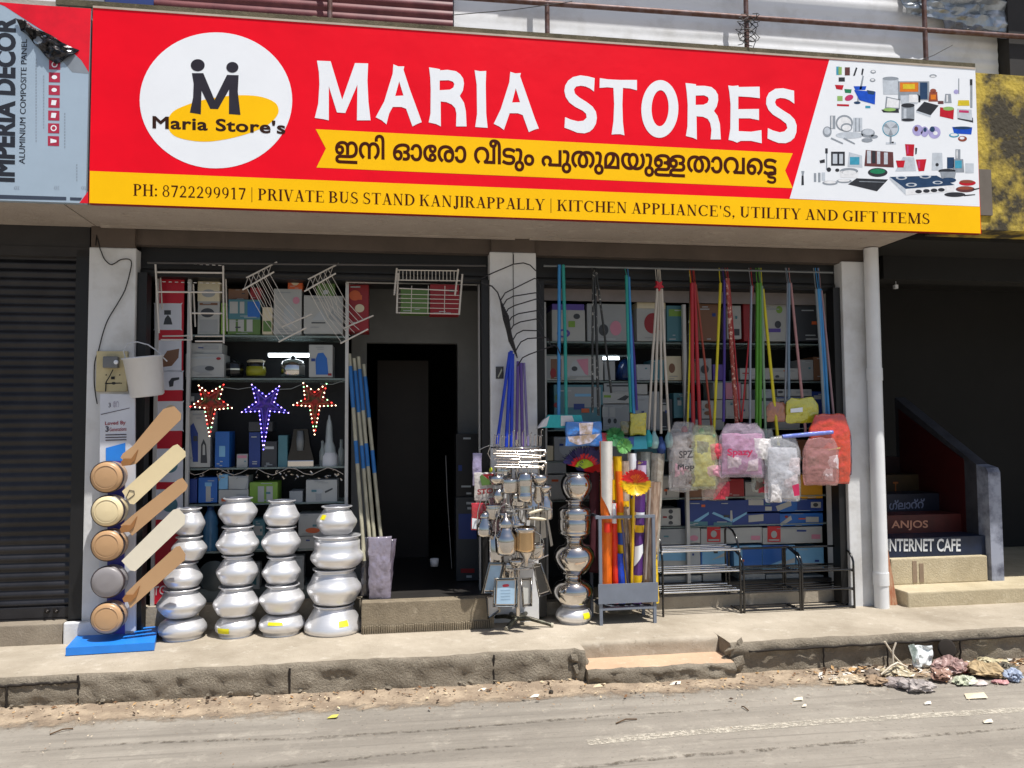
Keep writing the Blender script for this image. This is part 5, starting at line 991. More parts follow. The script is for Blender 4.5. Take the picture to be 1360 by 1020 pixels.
RB_ = [
 (733, 412, 777, 453, 'white box with violet loop picture at the top left of the showcase', w_, (('purple', 'e', .35, .75, .2, .14), ('white', 'e', .35, .75, .12, .08), (d_, 'e', .75, .2, .1, .09), ('lime', 'r', .5, .35, .7, .55))),
 (780, 404, 834, 453, 'greyish box with dark figure on the top showcase shelf', g_, ((d_, 'e', .4, .7, .12, .16), ('pink', 'e', .7, .65, .14, .2))),
 (846, 410, 884, 453, 'white box with dark red disc on the top showcase shelf', w_, (('red', 'e', .55, .45, .3, .32),)),
 (886, 406, 908, 453, 'pale green box on the top showcase shelf beside the red mop sticks', 'teal', (('lime', 'r', .1, .1, .9, .3),)),
 (926, 404, 955, 453, 'dull brown box high behind the red mop sticks', 'brown', ()),
 (966, 406, 984, 450, 'small white box high behind the floral stick', w_, ((d_, 'r', .1, .7, .9, .9),)),
 (988, 404, 998, 453, 'narrow maroon box high behind the green stick', 'red', ()),
 (1008, 404, 1044, 453, 'large white box with violet appliance picture at the top right of the showcase', w_, ((d_, 'e', .7, .55, .12, .1), ('purple', 'r', .3, .66, .8, .76), ('lime', 'e', .75, .15, .12, .1))),
 (1056, 406, 1098, 453, 'dark box at the top right end of the showcase', d_, ()),
 (722, 473, 801, 505, 'long white box with pink and grey iron picture below the lamp', w_, (('brown', 'r', .12, .12, .3, .95), ('red', 'e', .16, .7, .05, .2), ('silver', 'p', [(.35, .85), (.5, .2), (.56, .15), (.74, .85)]), (d_, 'e', .52, .52, .05, .1), ('pink', 'p', [(.55, .15), (.75, .1), (.75, .8), (.7, .75)]), (g_, 'r', .02, .05, .11, .92))),
 (803, 480, 817, 505, 'small pale box right of the iron box', g_, ()),
 (884, 473, 905, 505, 'pale box with small marks behind the white sticks', 'cream', (('brown', 'e', .4, .5, .2, .2),)),
 (983, 489, 1012, 504, 'white flat box with red lines behind the grey stick', w_, (('red', 'r', .1, .4, .5, .5), (g_, 'r', .1, .6, .8, .66))),
 (1014, 489, 1060, 504, 'white flat box with dark dot in the right showcase', w_, ((d_, 'e', .4, .75, .06, .14), (g_, 'r', .3, .2, .9, .3))),
 (736, 511, 801, 571, 'large grey green box with blue label at the left of the showcase', 'teal', ((g_, 'r', .2, .05, .95, .5), ('navy', 'r', .4, .42, .62, .55), ('sky', 'r', .42, .2, .75, .26), ('red', 'e', .06, .45, .07, .06), ('green', 'e', .08, .28, .06, .08))),
 (802, 509, 838, 520, 'flat grey box topmost of the pile behind the dark sticks', g_, ((d_, 'r', .1, .2, .9, .4),)),
 (800, 520, 838, 536, 'white flat box with black tool picture in the pile behind dark sticks', w_, ((d_, 'p', [(.5, .7), (.8, .3), (.95, .4), (.8, .75)]), ('lime', 'r', .05, .3, .3, .5))),
 (798, 537, 836, 571, 'grey box with tiny icons in the pile behind the dark sticks', g_, ((d_, 'e', .3, .65, .06, .1), (d_, 'e', .5, .65, .06, .1), (w_, 'r', .05, .1, .25, .5), (w_, 'r', .3, .1, .5, .5))),
 (838, 510, 860, 524, 'white small box behind the purple stick', w_, ()),
 (840, 525, 862, 571, 'grey violet box behind the teal stick', 'silver', ()),
 (895, 522, 920, 555, 'teal box behind the red mop sticks', 'teal', ((w_, 'r', .2, .3, .4, .5),)),
 (932, 532, 948, 556, 'white box with brown drawing behind the red mop sticks', w_, (('brown', 'e', .5, .3, .25, .15), ('brown', 'e', .5, .7, .3, .12))),
 (948, 508, 962, 530, 'white upper box behind the yellow stick', w_, ()),
 (949, 531, 962, 556, 'white lower box behind the yellow stick', w_, ()),
 (964, 508, 984, 530, 'pinkish box behind the floral stick', 'pink', ()),
 (964, 531, 984, 556, 'pale box below the pinkish box behind the floral stick', w_, ()),
 (985, 510, 998, 530, 'white box with brown stripe behind the green stick', w_, (('brown', 'r', .3, 0, .5, 1),)),
 (985, 531, 1004, 556, 'grey white box behind the green stick', w_, ()),
 (1032, 517, 1078, 526, 'white slim box with black mark above the yellow bag', w_, ((d_, 'e', .1, .4, .08, .2), (g_, 'r', .55, .3, .9, .6))),
 (1031, 527, 1076, 538, 'white slim box with blue line above the yellow bag', w_, (('navy', 'r', .02, .05, .98, .2), (d_, 'r', .1, .5, .3, .7))),
 (736, 580, 770, 612, 'grey patterned box low at the left of the showcase', g_, (('silver', 'e', .5, .5, .3, .3),)),
 (772, 586, 800, 612, 'cream box behind the feather duster', 'cream', ()),
 (810, 580, 838, 612, 'dull grey box behind the packed brooms', g_, ()), (886, 590, 900, 612, 'grey box behind the white brushes', g_, ()), (842, 586, 884, 612, 'greenish grey box behind the teal brushes', 'teal', ()),
 (726, 630, 783, 664, 'white box with black flame icon left of the steel pots', w_, ((d_, 'p', [(.42, .85), (.46, .6), (.52, .85)]), (g_, 'r', .36, .9, .6, .95))),
 (784, 634, 806, 664, 'dark maroon box behind the steel pots', 'brown', ()), (808, 630, 836, 664, 'grey box behind the orange broom packet', g_, ()), (838, 630, 866, 664, 'dull box behind the purple broom packet', 'silver', ()),
 (876, 632, 902, 664, 'white box with dark handle drawing right of the broom rack', w_, ((d_, 'p', [(.3, .5), (.8, .45), (.8, .52), (.38, .58), (.38, .8), (.3, .8)]),)),
 (915, 645, 958, 664, 'brown box under the pink plastic bags', 'brown', ()), (962, 636, 988, 660, 'bright red box below the pink bag', 'red', ()), (990, 640, 1018, 664, 'grey box behind the white mop bag', g_, ()),
 (1064, 630, 1092, 664, 'orange yellow box at the right end of the showcase', 'yellow', (('orange', 'r', .1, .1, .9, .4),)), (1040, 632, 1063, 664, 'dark yellow box behind the white mop bag', 'yellow', ()),
 (871, 675, 904, 699, 'white box with three dark round holes right of the broom rack', w_, ((d_, 'e', .6, .18, .09, .12), (d_, 'e', .6, .5, .09, .12), (d_, 'e', .6, .82, .09, .12))),
 (912, 664, 943, 699, 'dark blue fan box at the left of the blue boxes', 'navy', (('sky', 'p', [(.3, .8), (.95, .45), (.95, .55), (.4, .9)]), ('teal', 'r', .1, .82, .9, .98))),
 (943, 664, 992, 699, 'dark blue fan box second from the left with white blades picture', 'navy', (('sky', 'p', [(.1, .45), (.6, .75), (.6, .85), (.05, .52)]), (w_, 'p', [(.55, .4), (.6, .4), (.62, .8), (.55, .8)]), ('sky', 'p', [(.6, .75), (1, .45), (1, .53), (.62, .86)]), ('teal', 'r', .1, .85, .6, .98))),
 (992, 662, 1036, 680, 'upper blue box with white strip in the middle of the showcase', 'navy', ((w_, 'r', .05, .1, .5, .5), (w_, 'r', .55, .6, .75, .9))), (992, 681, 1036, 699, 'lower blue box with white letters in the middle of the showcase', 'navy', ((w_, 'p', [(.05, .2), (.5, .1), (.5, .6), (.05, .7)]),)),
 (1036, 661, 1093, 680, 'upper blue box with slanted white emblem at the right of the showcase', 'blue', ((w_, 'p', [(-.1, .6), (.25, .2), (.27, .55), (-.05, .95)]), ('navy', 'r', .4, .1, 1, .9), (w_, 'r', .72, .3, .95, .7), (d_, 'e', .83, .5, .06, .14))), (1036, 681, 1093, 699, 'lower blue box with slanted white emblem at the right of the showcase', 'blue', ((w_, 'p', [(.0, .8), (.25, .2), (.28, .5), (.03, 1)]), ('red', 'e', .15, .3, .04, .1), (w_, 'r', .6, .3, .9, .7))),
 (872, 702, 912, 724, 'grey white box right of the broom rack panel', g_, ()), (913, 701, 930, 722, 'narrow white box with pink logo under the dark blue boxes', w_, (('pink', 'e', .5, .65, .35, .18),)),
 (931, 700, 1012, 723, 'white box with red square logo left of the pair', w_, (('stovered', 'r', .1, .0, .32, .86), (w_, 'e', .21, .4, .05, .2), (w_, 'r', .12, .7, .3, .8), ('pink', 'r', .82, .5, .97, .75))), (1013, 699, 1092, 723, 'white box with red square logo right of the pair', w_, (('stovered', 'r', .08, .0, .3, .86), (w_, 'e', .19, .45, .05, .2), (w_, 'r', .1, .72, .28, .8), ('pink', 'r', .82, .45, .97, .7))),
 (873, 726, 913, 757, 'pale blue box behind the chrome shoe rack', 'sky', ((w_, 'r', .0, .6, 1, .9),)), (914, 725, 930, 757, 'grey narrow box behind the chrome shoe rack', 'silver', ()), (931, 724, 966, 757, 'bright sky blue box behind the chrome shoe rack', 'blue', (('sky', 'r', .05, .2, .95, .9), (w_, 'p', [(.4, .6), (.9, .3), (.9, .45)]))), (975, 724, 1012, 757, 'light blue box behind the middle shoe rack', 'sky', (('blue', 'r', .3, .1, 1, .9),)), (1013, 724, 1056, 757, 'sky blue box with white swoosh behind the middle shoe rack', 'sky', (('blue', 'p', [(0, 0), (.8, 0), (.6, .6), (0, .9)]), (w_, 'p', [(.2, .9), (1, .5), (1, .7)]))), (1058, 726, 1094, 757, 'pale sky box behind the right shoe rack', 'sky', ((w_, 'r', .05, .7, .95, .95),)),
 (876, 764, 932, 785, 'white low box behind the chrome shoe rack', w_, ((g_, 'r', .1, .3, .9, .5),)), (934, 761, 958, 785, 'small white box low behind the chrome shoe rack', w_, ()), (984, 762, 1016, 785, 'white box with grey lettering low behind the middle shoe rack', w_, ((g_, 'r', .1, .2, .25, .6), (g_, 'r', .35, .2, .5, .6), (g_, 'r', .6, .2, .8, .6))), (1018, 762, 1062, 785, 'long white box low behind the middle shoe rack', w_, ()), (1064, 764, 1094, 785, 'white box low at the right end of the showcase', w_, ((g_, 'r', .1, .4, .9, .5),))]
RB_ += [
 (907, 480, 925, 505, 'small tan box behind the red bundle on the second shelf', 'brown', ()), (927, 476, 945, 505, 'dim grey box behind the yellow stick on the second shelf', g_, ((d_, 'e', .5, .5, .3, .2),)), (947, 484, 960, 505, 'narrow violet box beside the deep violet stick', 'purple', ()), (1062, 478, 1080, 505, 'grey box right of the flat white pair on the second shelf', g_, ()), (1081, 474, 1099, 505, 'dim brown box at the right end of the second shelf', 'brown', ()), (846, 484, 864, 505, 'dull silver box right of the blue kettle', 'silver', ()), (866, 478, 882, 505, 'dull teal box behind the cream sticks on the second shelf', 'teal', ()),
 (864, 520, 876, 571, 'tall grey box between the cream sticks', g_, ()), (877, 530, 893, 571, 'dark box behind the rightmost cream stick', d_, ((w_, 'r', .2, .2, .6, .4),)), (1006, 517, 1030, 556, 'dim silver box behind the slanting bright yellow stick', 'silver', ((d_, 'r', .2, .3, .8, .4),)), (1079, 520, 1098, 571, 'dim blue box behind the blue stick bundle', 'navy', ((w_, 'r', .1, .1, .6, .2),)), (921, 557, 962, 571, 'flat grey box lying behind the red bundle', g_, ()), (1032, 540, 1062, 571, 'grey carton behind the yellow green packet', g_, ()),
 (902, 586, 930, 612, 'brown box behind the grey clear bag', 'brown', ()), (932, 588, 956, 612, 'pale box behind the greenish bag', 'cream', ()), (1026, 580, 1048, 612, 'grey box glimpsed between the white bag and the orange packet', g_, ((d_, 'e', .5, .5, .2, .2),)), (1050, 584, 1074, 612, 'brown box left of the dusky pink bag', 'brown', ()), (1010, 590, 1024, 612, 'teal box glimpsed above the white mop bag', 'teal', ()),
 (726, 592, 735, 612, 'narrow cream box at the left edge of the fourth shelf', 'cream', ()), (726, 612.5, 752, 629, 'flat grey box lying on the white flame icon box', g_, ()), (733, 404, 776, 411.5, 'flat purple box lying on the violet loop box', 'purple', ()), (846, 402, 884, 409.5, 'flat cream box lying on the red disc box', 'cream', ())]
for q in RB_: carton(*q[:4], YR, q[4], q[5], q[6], .2, GR)
small('kettle', 'dark blue round kettle behind the teal stick', 'kettle', 832, 505, YR+.12, (('kettle_body', M('deep_blue', (16, 44, 90), .25), [(0, 0), (14, 0), (15, 4), (13, 16), (8, 26), (4, 29), (0, 29)], 0), ('lid_knob', mB, [(3, 28), (3, 32), (0, 33)], 0)), GR)

# ================================================================= HANGING THINGS OF THE LEFT OPENING
m_wirew = M('white_wire', (206, 200, 192), .45, var=.06)
mb = MB(); mb.tube([P(196, 349, 0.02), P(645, 353, 0.02)], .008, 8)
tag(mb.build('hanging_rod', M('dull_steel_rod', (92, 90, 90), .4, metal=.6)), 'thin steel rod across the top of the left shop opening', 'rod')
mb = MB(); mb.tube([P(722, 353, 0.02), P(1106, 362, 0.02)], .009, 8)
tag(mb.build('hanging_rod', M('dull_steel_rod2', (120, 124, 126), .4, metal=.6)), 'thin steel rod across the right shop opening carrying the mops', 'rod')
# door frame of white aluminium
DF = thing('door_frame', 'white aluminium door frame round the dark doorway of the left opening', 'door frame', P(640, 797, .2))
a, b = P(637, 797, .16), P(644, 372, .16); mb = MB(); mb.box(a.x, b.x, .15, .19, .16, b.z); mb.build('jamb', m_alu, DF)
a, b = P(460, 375, .16), P(640, 369, .16); mb = MB(); mb.box(a.x, b.x-.03, .155, .185, a.z, b.z); mb.build('lintel_bar', m_alu, DF)

def wires(name, lines, mat, parent, r=.0035, Y=0.0):
    mb = MB()
    for l in lines:
        pts = [P(q[0], q[1], Y+(q[2] if len(q) > 2 else 0)) for q in l]; mb.tube(pts, r, 6)
    return mb.build(name, mat, parent)
RA = thing('wire_rack', 'cream wire clothes rack with several bars hanging at the upper left', 'rack', P(250, 460, 0))
rk = lambda x, y, z=0: (190+x/8.5, 340+y/8.5, z)
wires('front_frame', [[rk(140, 95), rk(180, 870)], [rk(905, 110), rk(910, 985)], [rk(525, 410), rk(548, 950)]], m_wirew, RA, .0062)
wires('cross_bar', [[rk(160, 182), rk(895, 190)], [rk(165, 405), rk(895, 410)], [rk(550, 645), rk(890, 648)], [rk(590, 962), rk(900, 962)]], m_wirew, RA, .006)
wires('back_frame', [[rk(188, 40, .15), rk(215, 600, .15)], [rk(930, 60, .15), rk(950, 850, .15)], [rk(568, 320, .15), rk(590, 800, .15)], [rk(200, 215, .15), rk(920, 215, .15)], [rk(590, 905, .12), rk(900, 905, .12)], [rk(220, 905, .1), rk(540, 900, .1)], [rk(200, 945, .06), rk(540, 945, .06)]], m_wirew, RA, .005)
m_bead = M('bright_wire', (226, 222, 216), .3, metal=.3)
for y0, y1 in ((72, 108), (290, 312)):
    mb = MB()
    for i in range(10): mb.tube([P(*rk(220+70*i, y0+(y1-y0)*i/10)[:2], .08), P(*rk(255+70*i, y0+(y1-y0)*(i+.5)/10)[:2], .08)], .0035, 5)
    mb.build('twisted_wire', m_bead, RA)
def fold_rack(label, ox, oy, seed):
    t = thing('folding_rack', label, 'rack', P(ox+40, oy+100, .02), 'folding wire racks hung from the rod')
    f = lambda x, y, z=0: (ox+x, oy+y, z)
    for l in ([(5, 21, 0), (46, 0, 0)], [(0, 37, -.05), (42, 13, -.05)]): wires('rack_bar', [[f(*q) for q in l]], m_wirew, t, .0055, .02)
    for l in ([(52, 86, 0), (92, 69, 0)], [(48, 106, -.05), (85, 87, -.05)]): wires('rack_bar', [[f(*q) for q in l]], m_wirew, t, .0055, .02)
    L = []
    for k in range(5):
        s = 6*k
        L.append([f(5+s, 33-3*k, -.05), f(18+s, 58-3*k, -.02), f(28+s*.7, 75-3*k, .0), f(49+s, 104-4*k, -.05)])
        L.append([f(8+s, 20-3*k, 0), f(30+s, 60-3*k, 0), f(54+s, 86-3*k, 0)])
    for k in range(5): L.append([f(2+8*k, 36-5*k, -.05), f(7+8*k, 22-5*k, 0)])
    wires('lattice', L, m_wirew, t, .0022, .02); return t
fold_rack('white folding wire rack hanging tilted left of the centre of the opening', 322, 348, 1)
fold_rack('white folding wire rack hanging tilted right beside the shelf post', 404, 350, 2)
RC = thing('dish_rack', 'white wire dish rack hanging on the rod above the doorway', 'rack', P(570, 420, 0))
dk_ = lambda x, y, z=0: (420+x/4.533, 320+y/4.533, z)
wires('front_frame', [[dk_(485, 165), dk_(470, 325, -.03)], [dk_(492, 195), dk_(485, 435)], [dk_(855, 170), dk_(835, 330)], [dk_(880, 200), dk_(860, 445)]], m_wirew, RC, .0065)
wires('cross_bar', [[dk_(485, 432), dk_(860, 440)], [dk_(490, 175), dk_(860, 180)], [dk_(480, 235), dk_(870, 240)], [dk_(500, 285), dk_(850, 300)]], m_wirew, RC, .004)
wires('grid', [[dk_(495, y), dk_(865, y+8)] for y in (320, 345, 370, 400)]+[[dk_(x, 270), dk_(x-4, 432)] for x in (575, 675, 775)]+[[dk_(x, 180), dk_(x, 235)] for x in range(500, 850, 22)], m_wirew, RC, .0024)
carton(532, 384, 570, 416, .10, 'green pack standing behind the left half of the dish rack', 'green', (), .12, None); carton(571, 378, 610, 418, .10, 'dark red pack standing behind the right half of the dish rack', 'red', (), .12, None)

# lit star lanterns
def zs(pts): return [(180+x/4.533, 480+y/4.533) for x, y in pts]
STAR = [(zs([(380, 145), (440, 190), (530, 140), (505, 225), (580, 280), (480, 290), (445, 450), (415, 280), (330, 272), (400, 225)]), 'red', 'red and green star lantern with warm white lights at the left'), (zs([(700, 140), (785, 210), (865, 150), (835, 245), (920, 310), (810, 300), (770, 530), (745, 300), (640, 305), (725, 245)]), 'purple', 'violet blue star lantern in the middle with the longest tail'), (zs([(1010, 130), (1078, 185), (1150, 135), (1130, 215), (1205, 265), (1110, 270), (1078, 440), (1048, 270), (950, 262), (1020, 225)]), 'red', 'red and green star lantern at the right beside the shelf post')]
led_mesh = {}
for o, c, lb in STAR:
    Yl = .06; cx = sum(p[0] for p in o)/10; cy = sum(p[1] for p in o)/10
    t = thing('star_lantern', lb, 'star lantern', P(cx, cy, Yl), 'lit star lanterns')
    mb = MB(); mb.tube([P(x, y, Yl) for x, y in o], .0065, 6, closed=True); mb.build('star_frame', M('star_'+c, (150, 24, 30) if c == 'red' else (70, 56, 160), .4), t)
    cx, cy = (sum(o[i][0] for i in (1, 3, 5, 7, 9))/5, sum(o[i][1] for i in (1, 3, 5, 7, 9))/5)
    mb = MB(); q = [P(cx+(x-cx)*.86, cy+(y-cy)*.86, Yl+.006) for x, y in o]; cc = P(cx, cy, Yl-.012); mb.add(q+[cc], [(i, (i+1) % 10, 10) for i in range(10)]); mb.build('star_body', M('star_foil_'+c, (120, 26, 24) if c == 'red' else (46, 38, 110), .3, metal=.4, rgb2=(28, 60, 34) if c == 'red' else (80, 50, 150), scale=16, mask=(.45, .55), emit=.08), t)
    for sc_ in (.6,): mb = MB(); mb.tube([P(cx+(x-cx)*sc_, cy+(y-cy)*sc_, Yl-.014) for x, y in o], .003, 5, closed=True); mb.build('inner_outline', M('star_inner_'+c, (170, 50, 40) if c == 'red' else (110, 90, 210), .4), t)
    n = 0; tot = []
    for i in range(10):
        a, b = o[i], o[(i+1) % 10]; d = math.hypot(b[0]-a[0], b[1]-a[1]); m_ = max(2, int(d/5.2))
        for k in range(m_): tot.append((a[0]+(b[0]-a[0])*k/m_, a[1]+(b[1]-a[1])*k/m_))
    for i, (x, y) in enumerate(tot):
        if c == 'red': key, rgb = (('led_warm', (255, 232, 190)), ('led_warm', (255, 232, 190)), ('led_warm', (255, 232, 190)), ('led_green', (150, 255, 170)), ('led_red', (255, 60, 50)))[(i+i//3) % 5]
        else: key, rgb = (('led_violet', (190, 160, 255)), ('led_blue', (120, 110, 255)))[i % 2]
        if key not in led_mesh:
            mb = MB(); mb.ball((0, 0, 0), .0042, 6); q = mb.build('led_bulb', M(key, rgb, .4, emit=5.0), None, (0, 0, 0)); led_mesh[key] = q.data; bpy.data.objects.remove(q)
        q = bpy.data.objects.new('led_bulb', led_mesh[key]); q.location = P(x, y, Yl-.008)-wloc(t); q.parent = t; COL.objects.link(q)
for a, b in (((297, 514), (335, 514)), ((371, 517), (402, 510)), ((425, 510), (458, 505))):
    mb = MB(); mb.tube([P(*a, .07), P((a[0]+b[0])/2, (a[1]+b[1])/2+3, .07), P(*b, .07)], .002, 5); tag(mb.build('star_cable', M('pale_cable', (140, 146, 146), .5)), {335: 'pale cable between the left and middle star lanterns', 402: 'pale cable between the middle and right star lanterns', 458: 'pale cable from the right star lantern to the shelf post'}[b[0]], 'cable')

# wrapped long brooms leaning in the doorway
m_wrap = M('clear_wrapped_stick', (176, 172, 150), .3, var=.15, scale=12, stretch=(3, 3, 1)); m_tape = M('blue_tape', (40, 110, 180), .35)
GBr = 'long wrapped brooms leaning beside the doorway'
for i, (xt, yt, xb, yb, lb) in enumerate(((464, 470, 484, 745, 'leftmost wrapped pale broom with blue tape leaning beside the doorway'), (470, 476, 494, 752, 'second wrapped pale broom from the left beside the doorway'), (476, 474, 500, 748, 'third wrapped pale broom from the left beside the doorway'), (483, 484, 510, 756, 'rightmost wrapped pale broom leaning into the dark doorway'))):
    Yt, Yb = .22+.012*i, .02+.012*i
    t = thing('wrapped_broom', lb, 'broom', P(xb, yb+40, Yb), GBr)
    f = lambda u: P(xt+(xb-xt)*u, yt+(yb-yt)*u, Yt+(Yb-Yt)*u)
    mb = MB(); mb.tube([f(k/10) for k in range(11)], .013, 9); mb.build('stick', m_wrap, t)
    for u0, u1 in ((.06, .26), (.42, .53)): mb = MB(); mb.tube([f(u0), f((u0+u1)/2), f(u1)], .0142, 9); mb.build('tape_band', m_tape, t)

def bag(name, x0, y0, x1, y1, Y, thick, mat, label, cat='packet', group=None, seed=0, parent=None, taper=1.0, lean=0.0, nx=12, ny=16, wr=1.0, loc=None, gather=0.0):
    mb = MB(); vs = []; nx, ny = nx*2, ny*2
    for sd in (0, 1):
        for j in range(ny+1):
            for i in range(nx+1):
                u, v = i/nx, j/ny; w = taper+(1-taper)*(1-v)
                w *= 1-gather*max(0, (v-.72)/.28)**1.5; w *= 1-.22*gather*max(0, (.16-v)/.16)**2; x = (x0+x1)/2+(x1-x0)*(u-.5)*w+lean*(1-v); y = y1+(y0-y1)*v
                p = P(x, y, Y); b = (max(0, math.sin(math.pi*min(1, max(0, u))))*max(0, math.sin(math.pi*(.04+.92*v))))**.6
                q = p*16+Vector((seed*3.1, seed, sd*5)); n = noise.noise(q)*.45+(.35-abs(noise.noise(q*1.9)))*.55+(.3-abs(noise.noise(Vector((q.x*2.6+q.z, q.y, q.z*1.1-q.x)))))*.5+gather*(v > .6)*.5*math.sin(u*26)*(v-.6)
                edge = .35+.65*min(1, 6*min(u, 1-u, v, 1-v))
                vs.append(p+Vector((.012*wr*noise.noise(q*.8+Vector((7, 0, 0)))*(1.2-edge), (1 if sd else -1)*thick*b*(.8)+wr*thick*.55*n*b, .016*wr*noise.noise(q*.9+Vector((0, 7, 0)))*(1.2-edge))))
    k = (nx+1)*(ny+1); fs = []
    for j in range(ny):
        for i in range(nx):
            a = j*(nx+1)+i; fs.append((a, a+1, a+nx+2, a+nx+1)); fs.append((k+a+nx+1, k+a+nx+2, k+a+1, k+a))
    for i in range(nx): fs.append((i+1, i, k+i, k+i+1)); a = ny*(nx+1)+i; fs.append((a, a+1, k+a+1, k+a))
    for j in range(ny): a = j*(nx+1); fs.append((a, a+nx+1, k+a+nx+1, k+a)); a += nx; fs.append((a+nx+1, a, k+a, k+a+nx+1))
    mb.smooth = True; mb.add(vs, fs)
    if parent: return mb.build(name, mat, parent)
    return tag(mb.build(name, mat, None, loc), label, cat, group)
def plastic(name, rgb, alpha=.5): return M(name, rgb, .07, var=.1, scale=20, alpha=alpha, coat=1.0, spec=.9, bump=.009, bscale=28)
bag('plastic_packet', 490, 712, 518, 795, -.01, .03, plastic('grey_wrap', (150, 142, 160), .8), 'wrapped grey violet broom head packet standing on the doorway step', 'packet', None, 1, taper=1.1)
bag('plastic_packet', 510, 716, 526, 794, .03, .025, plastic('grey_wrap2', (110, 100, 118), .85), 'darker narrow broom head packet at the right on the doorway step', 'packet', None, 2, lean=-8)
bag('plastic_packet', 479, 714, 491, 792, .05, .02, plastic('dark_wrap', (64, 62, 70), .9), 'dark broom head packet between the wide pots and the grey packet', 'packet', None, 3)
# dim things inside the doorway
carton(606, 576, 636, 660, .62, 'dark cabinet box inside the doorway at the right', 'black', (), .15, None); carton(606, 660, 636, 772, .6, 'dim dark crate under the dark cabinet box', 'dark', (('navy', 'r', .1, .2, .9, .5), ('red', 'r', .2, .85, .8, .9)), .15, None)
mb = MB(); mb.tube([P(592, 605, .5), P(594, 660, .5), P(600, 755, .5)], .003, 5); tag(mb.build('cord', M('grey_cord', (130, 130, 130), .5)), 'thin grey cord hanging in the dark doorway', 'cord')
small('cup', 'small white cup glimmering on the floor inside the doorway', 'cup', 577, 752, .5, (('cup_body', mW, [(0, 0), (5, 0), (6, 10), (5.4, 10), (4, 2), (0, 2)], 0),), None)
# black wire hangers nested at the middle pillar
m_hang = M('dark_hanger_wire', (44, 42, 46), .4, metal=.3)
zh = lambda x, y: (640+x/4.533, 320+y/4.533)
spine = [(185, 80), (120, 355), (130, 390), (145, 440), (150, 490), (160, 545), (165, 590), (180, 640), (200, 690), (225, 740)]
HG = [((190, 135), (325, 165), (50, 200)), ((120, 345), (318, 225), None), ((130, 385), (322, 312), None), ((140, 440), (325, 350), None), ((160, 490), (325, 420), None), ((170, 540), (325, 470), None), ((190, 590), (330, 540), None), ((215, 640), (380, 580), None), ((225, 735), (435, 628), None)]
for i, (a, b, c) in enumerate(HG):
    mb = MB(); Yh = -.05-.012*i
    pts = [a, (a[0]+15, a[1]-35), (a[0]+60, a[1]-60) if i else (240, 133), ((a[0]+b[0])/2+40, (a[1]+b[1])/2-6), b]
    if i == 0: pts = [(0, 225), (60, 195), (190, 140), (250, 132), (290, 145), (325, 180)]
    else: pts = [(a[0]-10, a[1]+20), a, (a[0]+20, a[1]-32), (a[0]+60, a[1]-52)]+[(a[0]+60+(b[0]-a[0]-60)*k/3, a[1]-52+(b[1]-a[1]+52)*k/3) for k in (1, 2, 3)]+[(b[0]+18, b[1]+8), (b[0]+40, b[1]+60)]
    mb.tube([P(*zh(*q), Yh) for q in pts], .0042, 6)
    sp = [(5, 260), (45, 275), (85, 310), (110, 350), (118, 400), (130, 470), (150, 540), (165, 610)]
    sp = [(x+i*6, y+i*12) for x, y in sp][3:]; mb.tube([P(*zh(*q), Yh) for q in sp], .0042, 6)
    tag(mb.build('wire_hanger', m_hang), ['topmost arching', 'second from the top', 'third from the top', 'fourth from the top', 'middle', 'fourth from the bottom', 'third from the bottom', 'second from the bottom', 'lowest'][i]+' black wire hanger nested on the middle pillar', 'hanger', 'black hangers nested at the middle pillar')
mb = MB(); mb.tube([P(*zh(*q), -.04) for q in ((-5, 250), (20, 262), (60, 272), (95, 310), (112, 360))], .005, 7); mb.tube([P(682, 338, -.03), P(682, 350, -.05)], .003, 6); tag(mb.build('wall_hook', m_hang), 'curved black hook holding the nested hangers on the middle pillar', 'hook')
def stick(name, pts, r, mat, label, cat, group, band=None, Ys=None):
    mb = MB(); q = [P(x, y, Y) for x, y, Y in pts]; mb.tube(q, r, 9)
    return tag(mb.build(name, mat), label, cat, group)
mbl, mpu, mlv = M('stick_blue', (24, 60, 190), .3), M('stick_purple', (92, 66, 140), .35), M('stick_lavender', (120, 110, 160), .4)
GS = 'coloured mop sticks leaning on the middle pillar'
for i, (xt, yt, xb, yb, r, m, lb) in enumerate(((677, 468, 660, 590, .011, mbl, 'leftmost blue mop stick on the middle pillar'), (679, 466, 672, 596, .013, mbl, 'thicker blue mop stick second from the left on the pillar'), (681, 470, 679, 596, .012, mbl, 'third blue mop stick from the left on the pillar'), (688, 480, 686, 598, .011, mpu, 'leftmost purple mop stick on the middle pillar'), (692, 482, 694, 598, .012, mpu, 'middle purple mop stick on the middle pillar'), (696, 482, 701, 592, .009, mlv, 'rightmost thin lavender mop stick on the middle pillar'))):
    stick('mop_stick', [(xt, yt, -.07), ((xt+xb)/2, (yt+yb)/2, -.09), (xb, yb, -.11)], r, m, lb, 'mop stick', GS)
mb = MB(); a, b = P(658.5, 503, -.001), P(668.5, 487, -.001); mb.box(a.x, b.x, -.006, -.001, a.z, b.z); st_ = tag(mb.build('pillar_sticker', M('dark_sticker', (60, 60, 62), .5)), 'small dark square sticker on the middle pillar', 'sticker')
mb = MB(); pxsheet(mb, [[(661, 500), (664, 494), (666, 489), (667, 492), (664, 498), (662, 502)]], -.0075); mb.build('sticker_print', M('pale_print', (180, 180, 160), .5), st_)

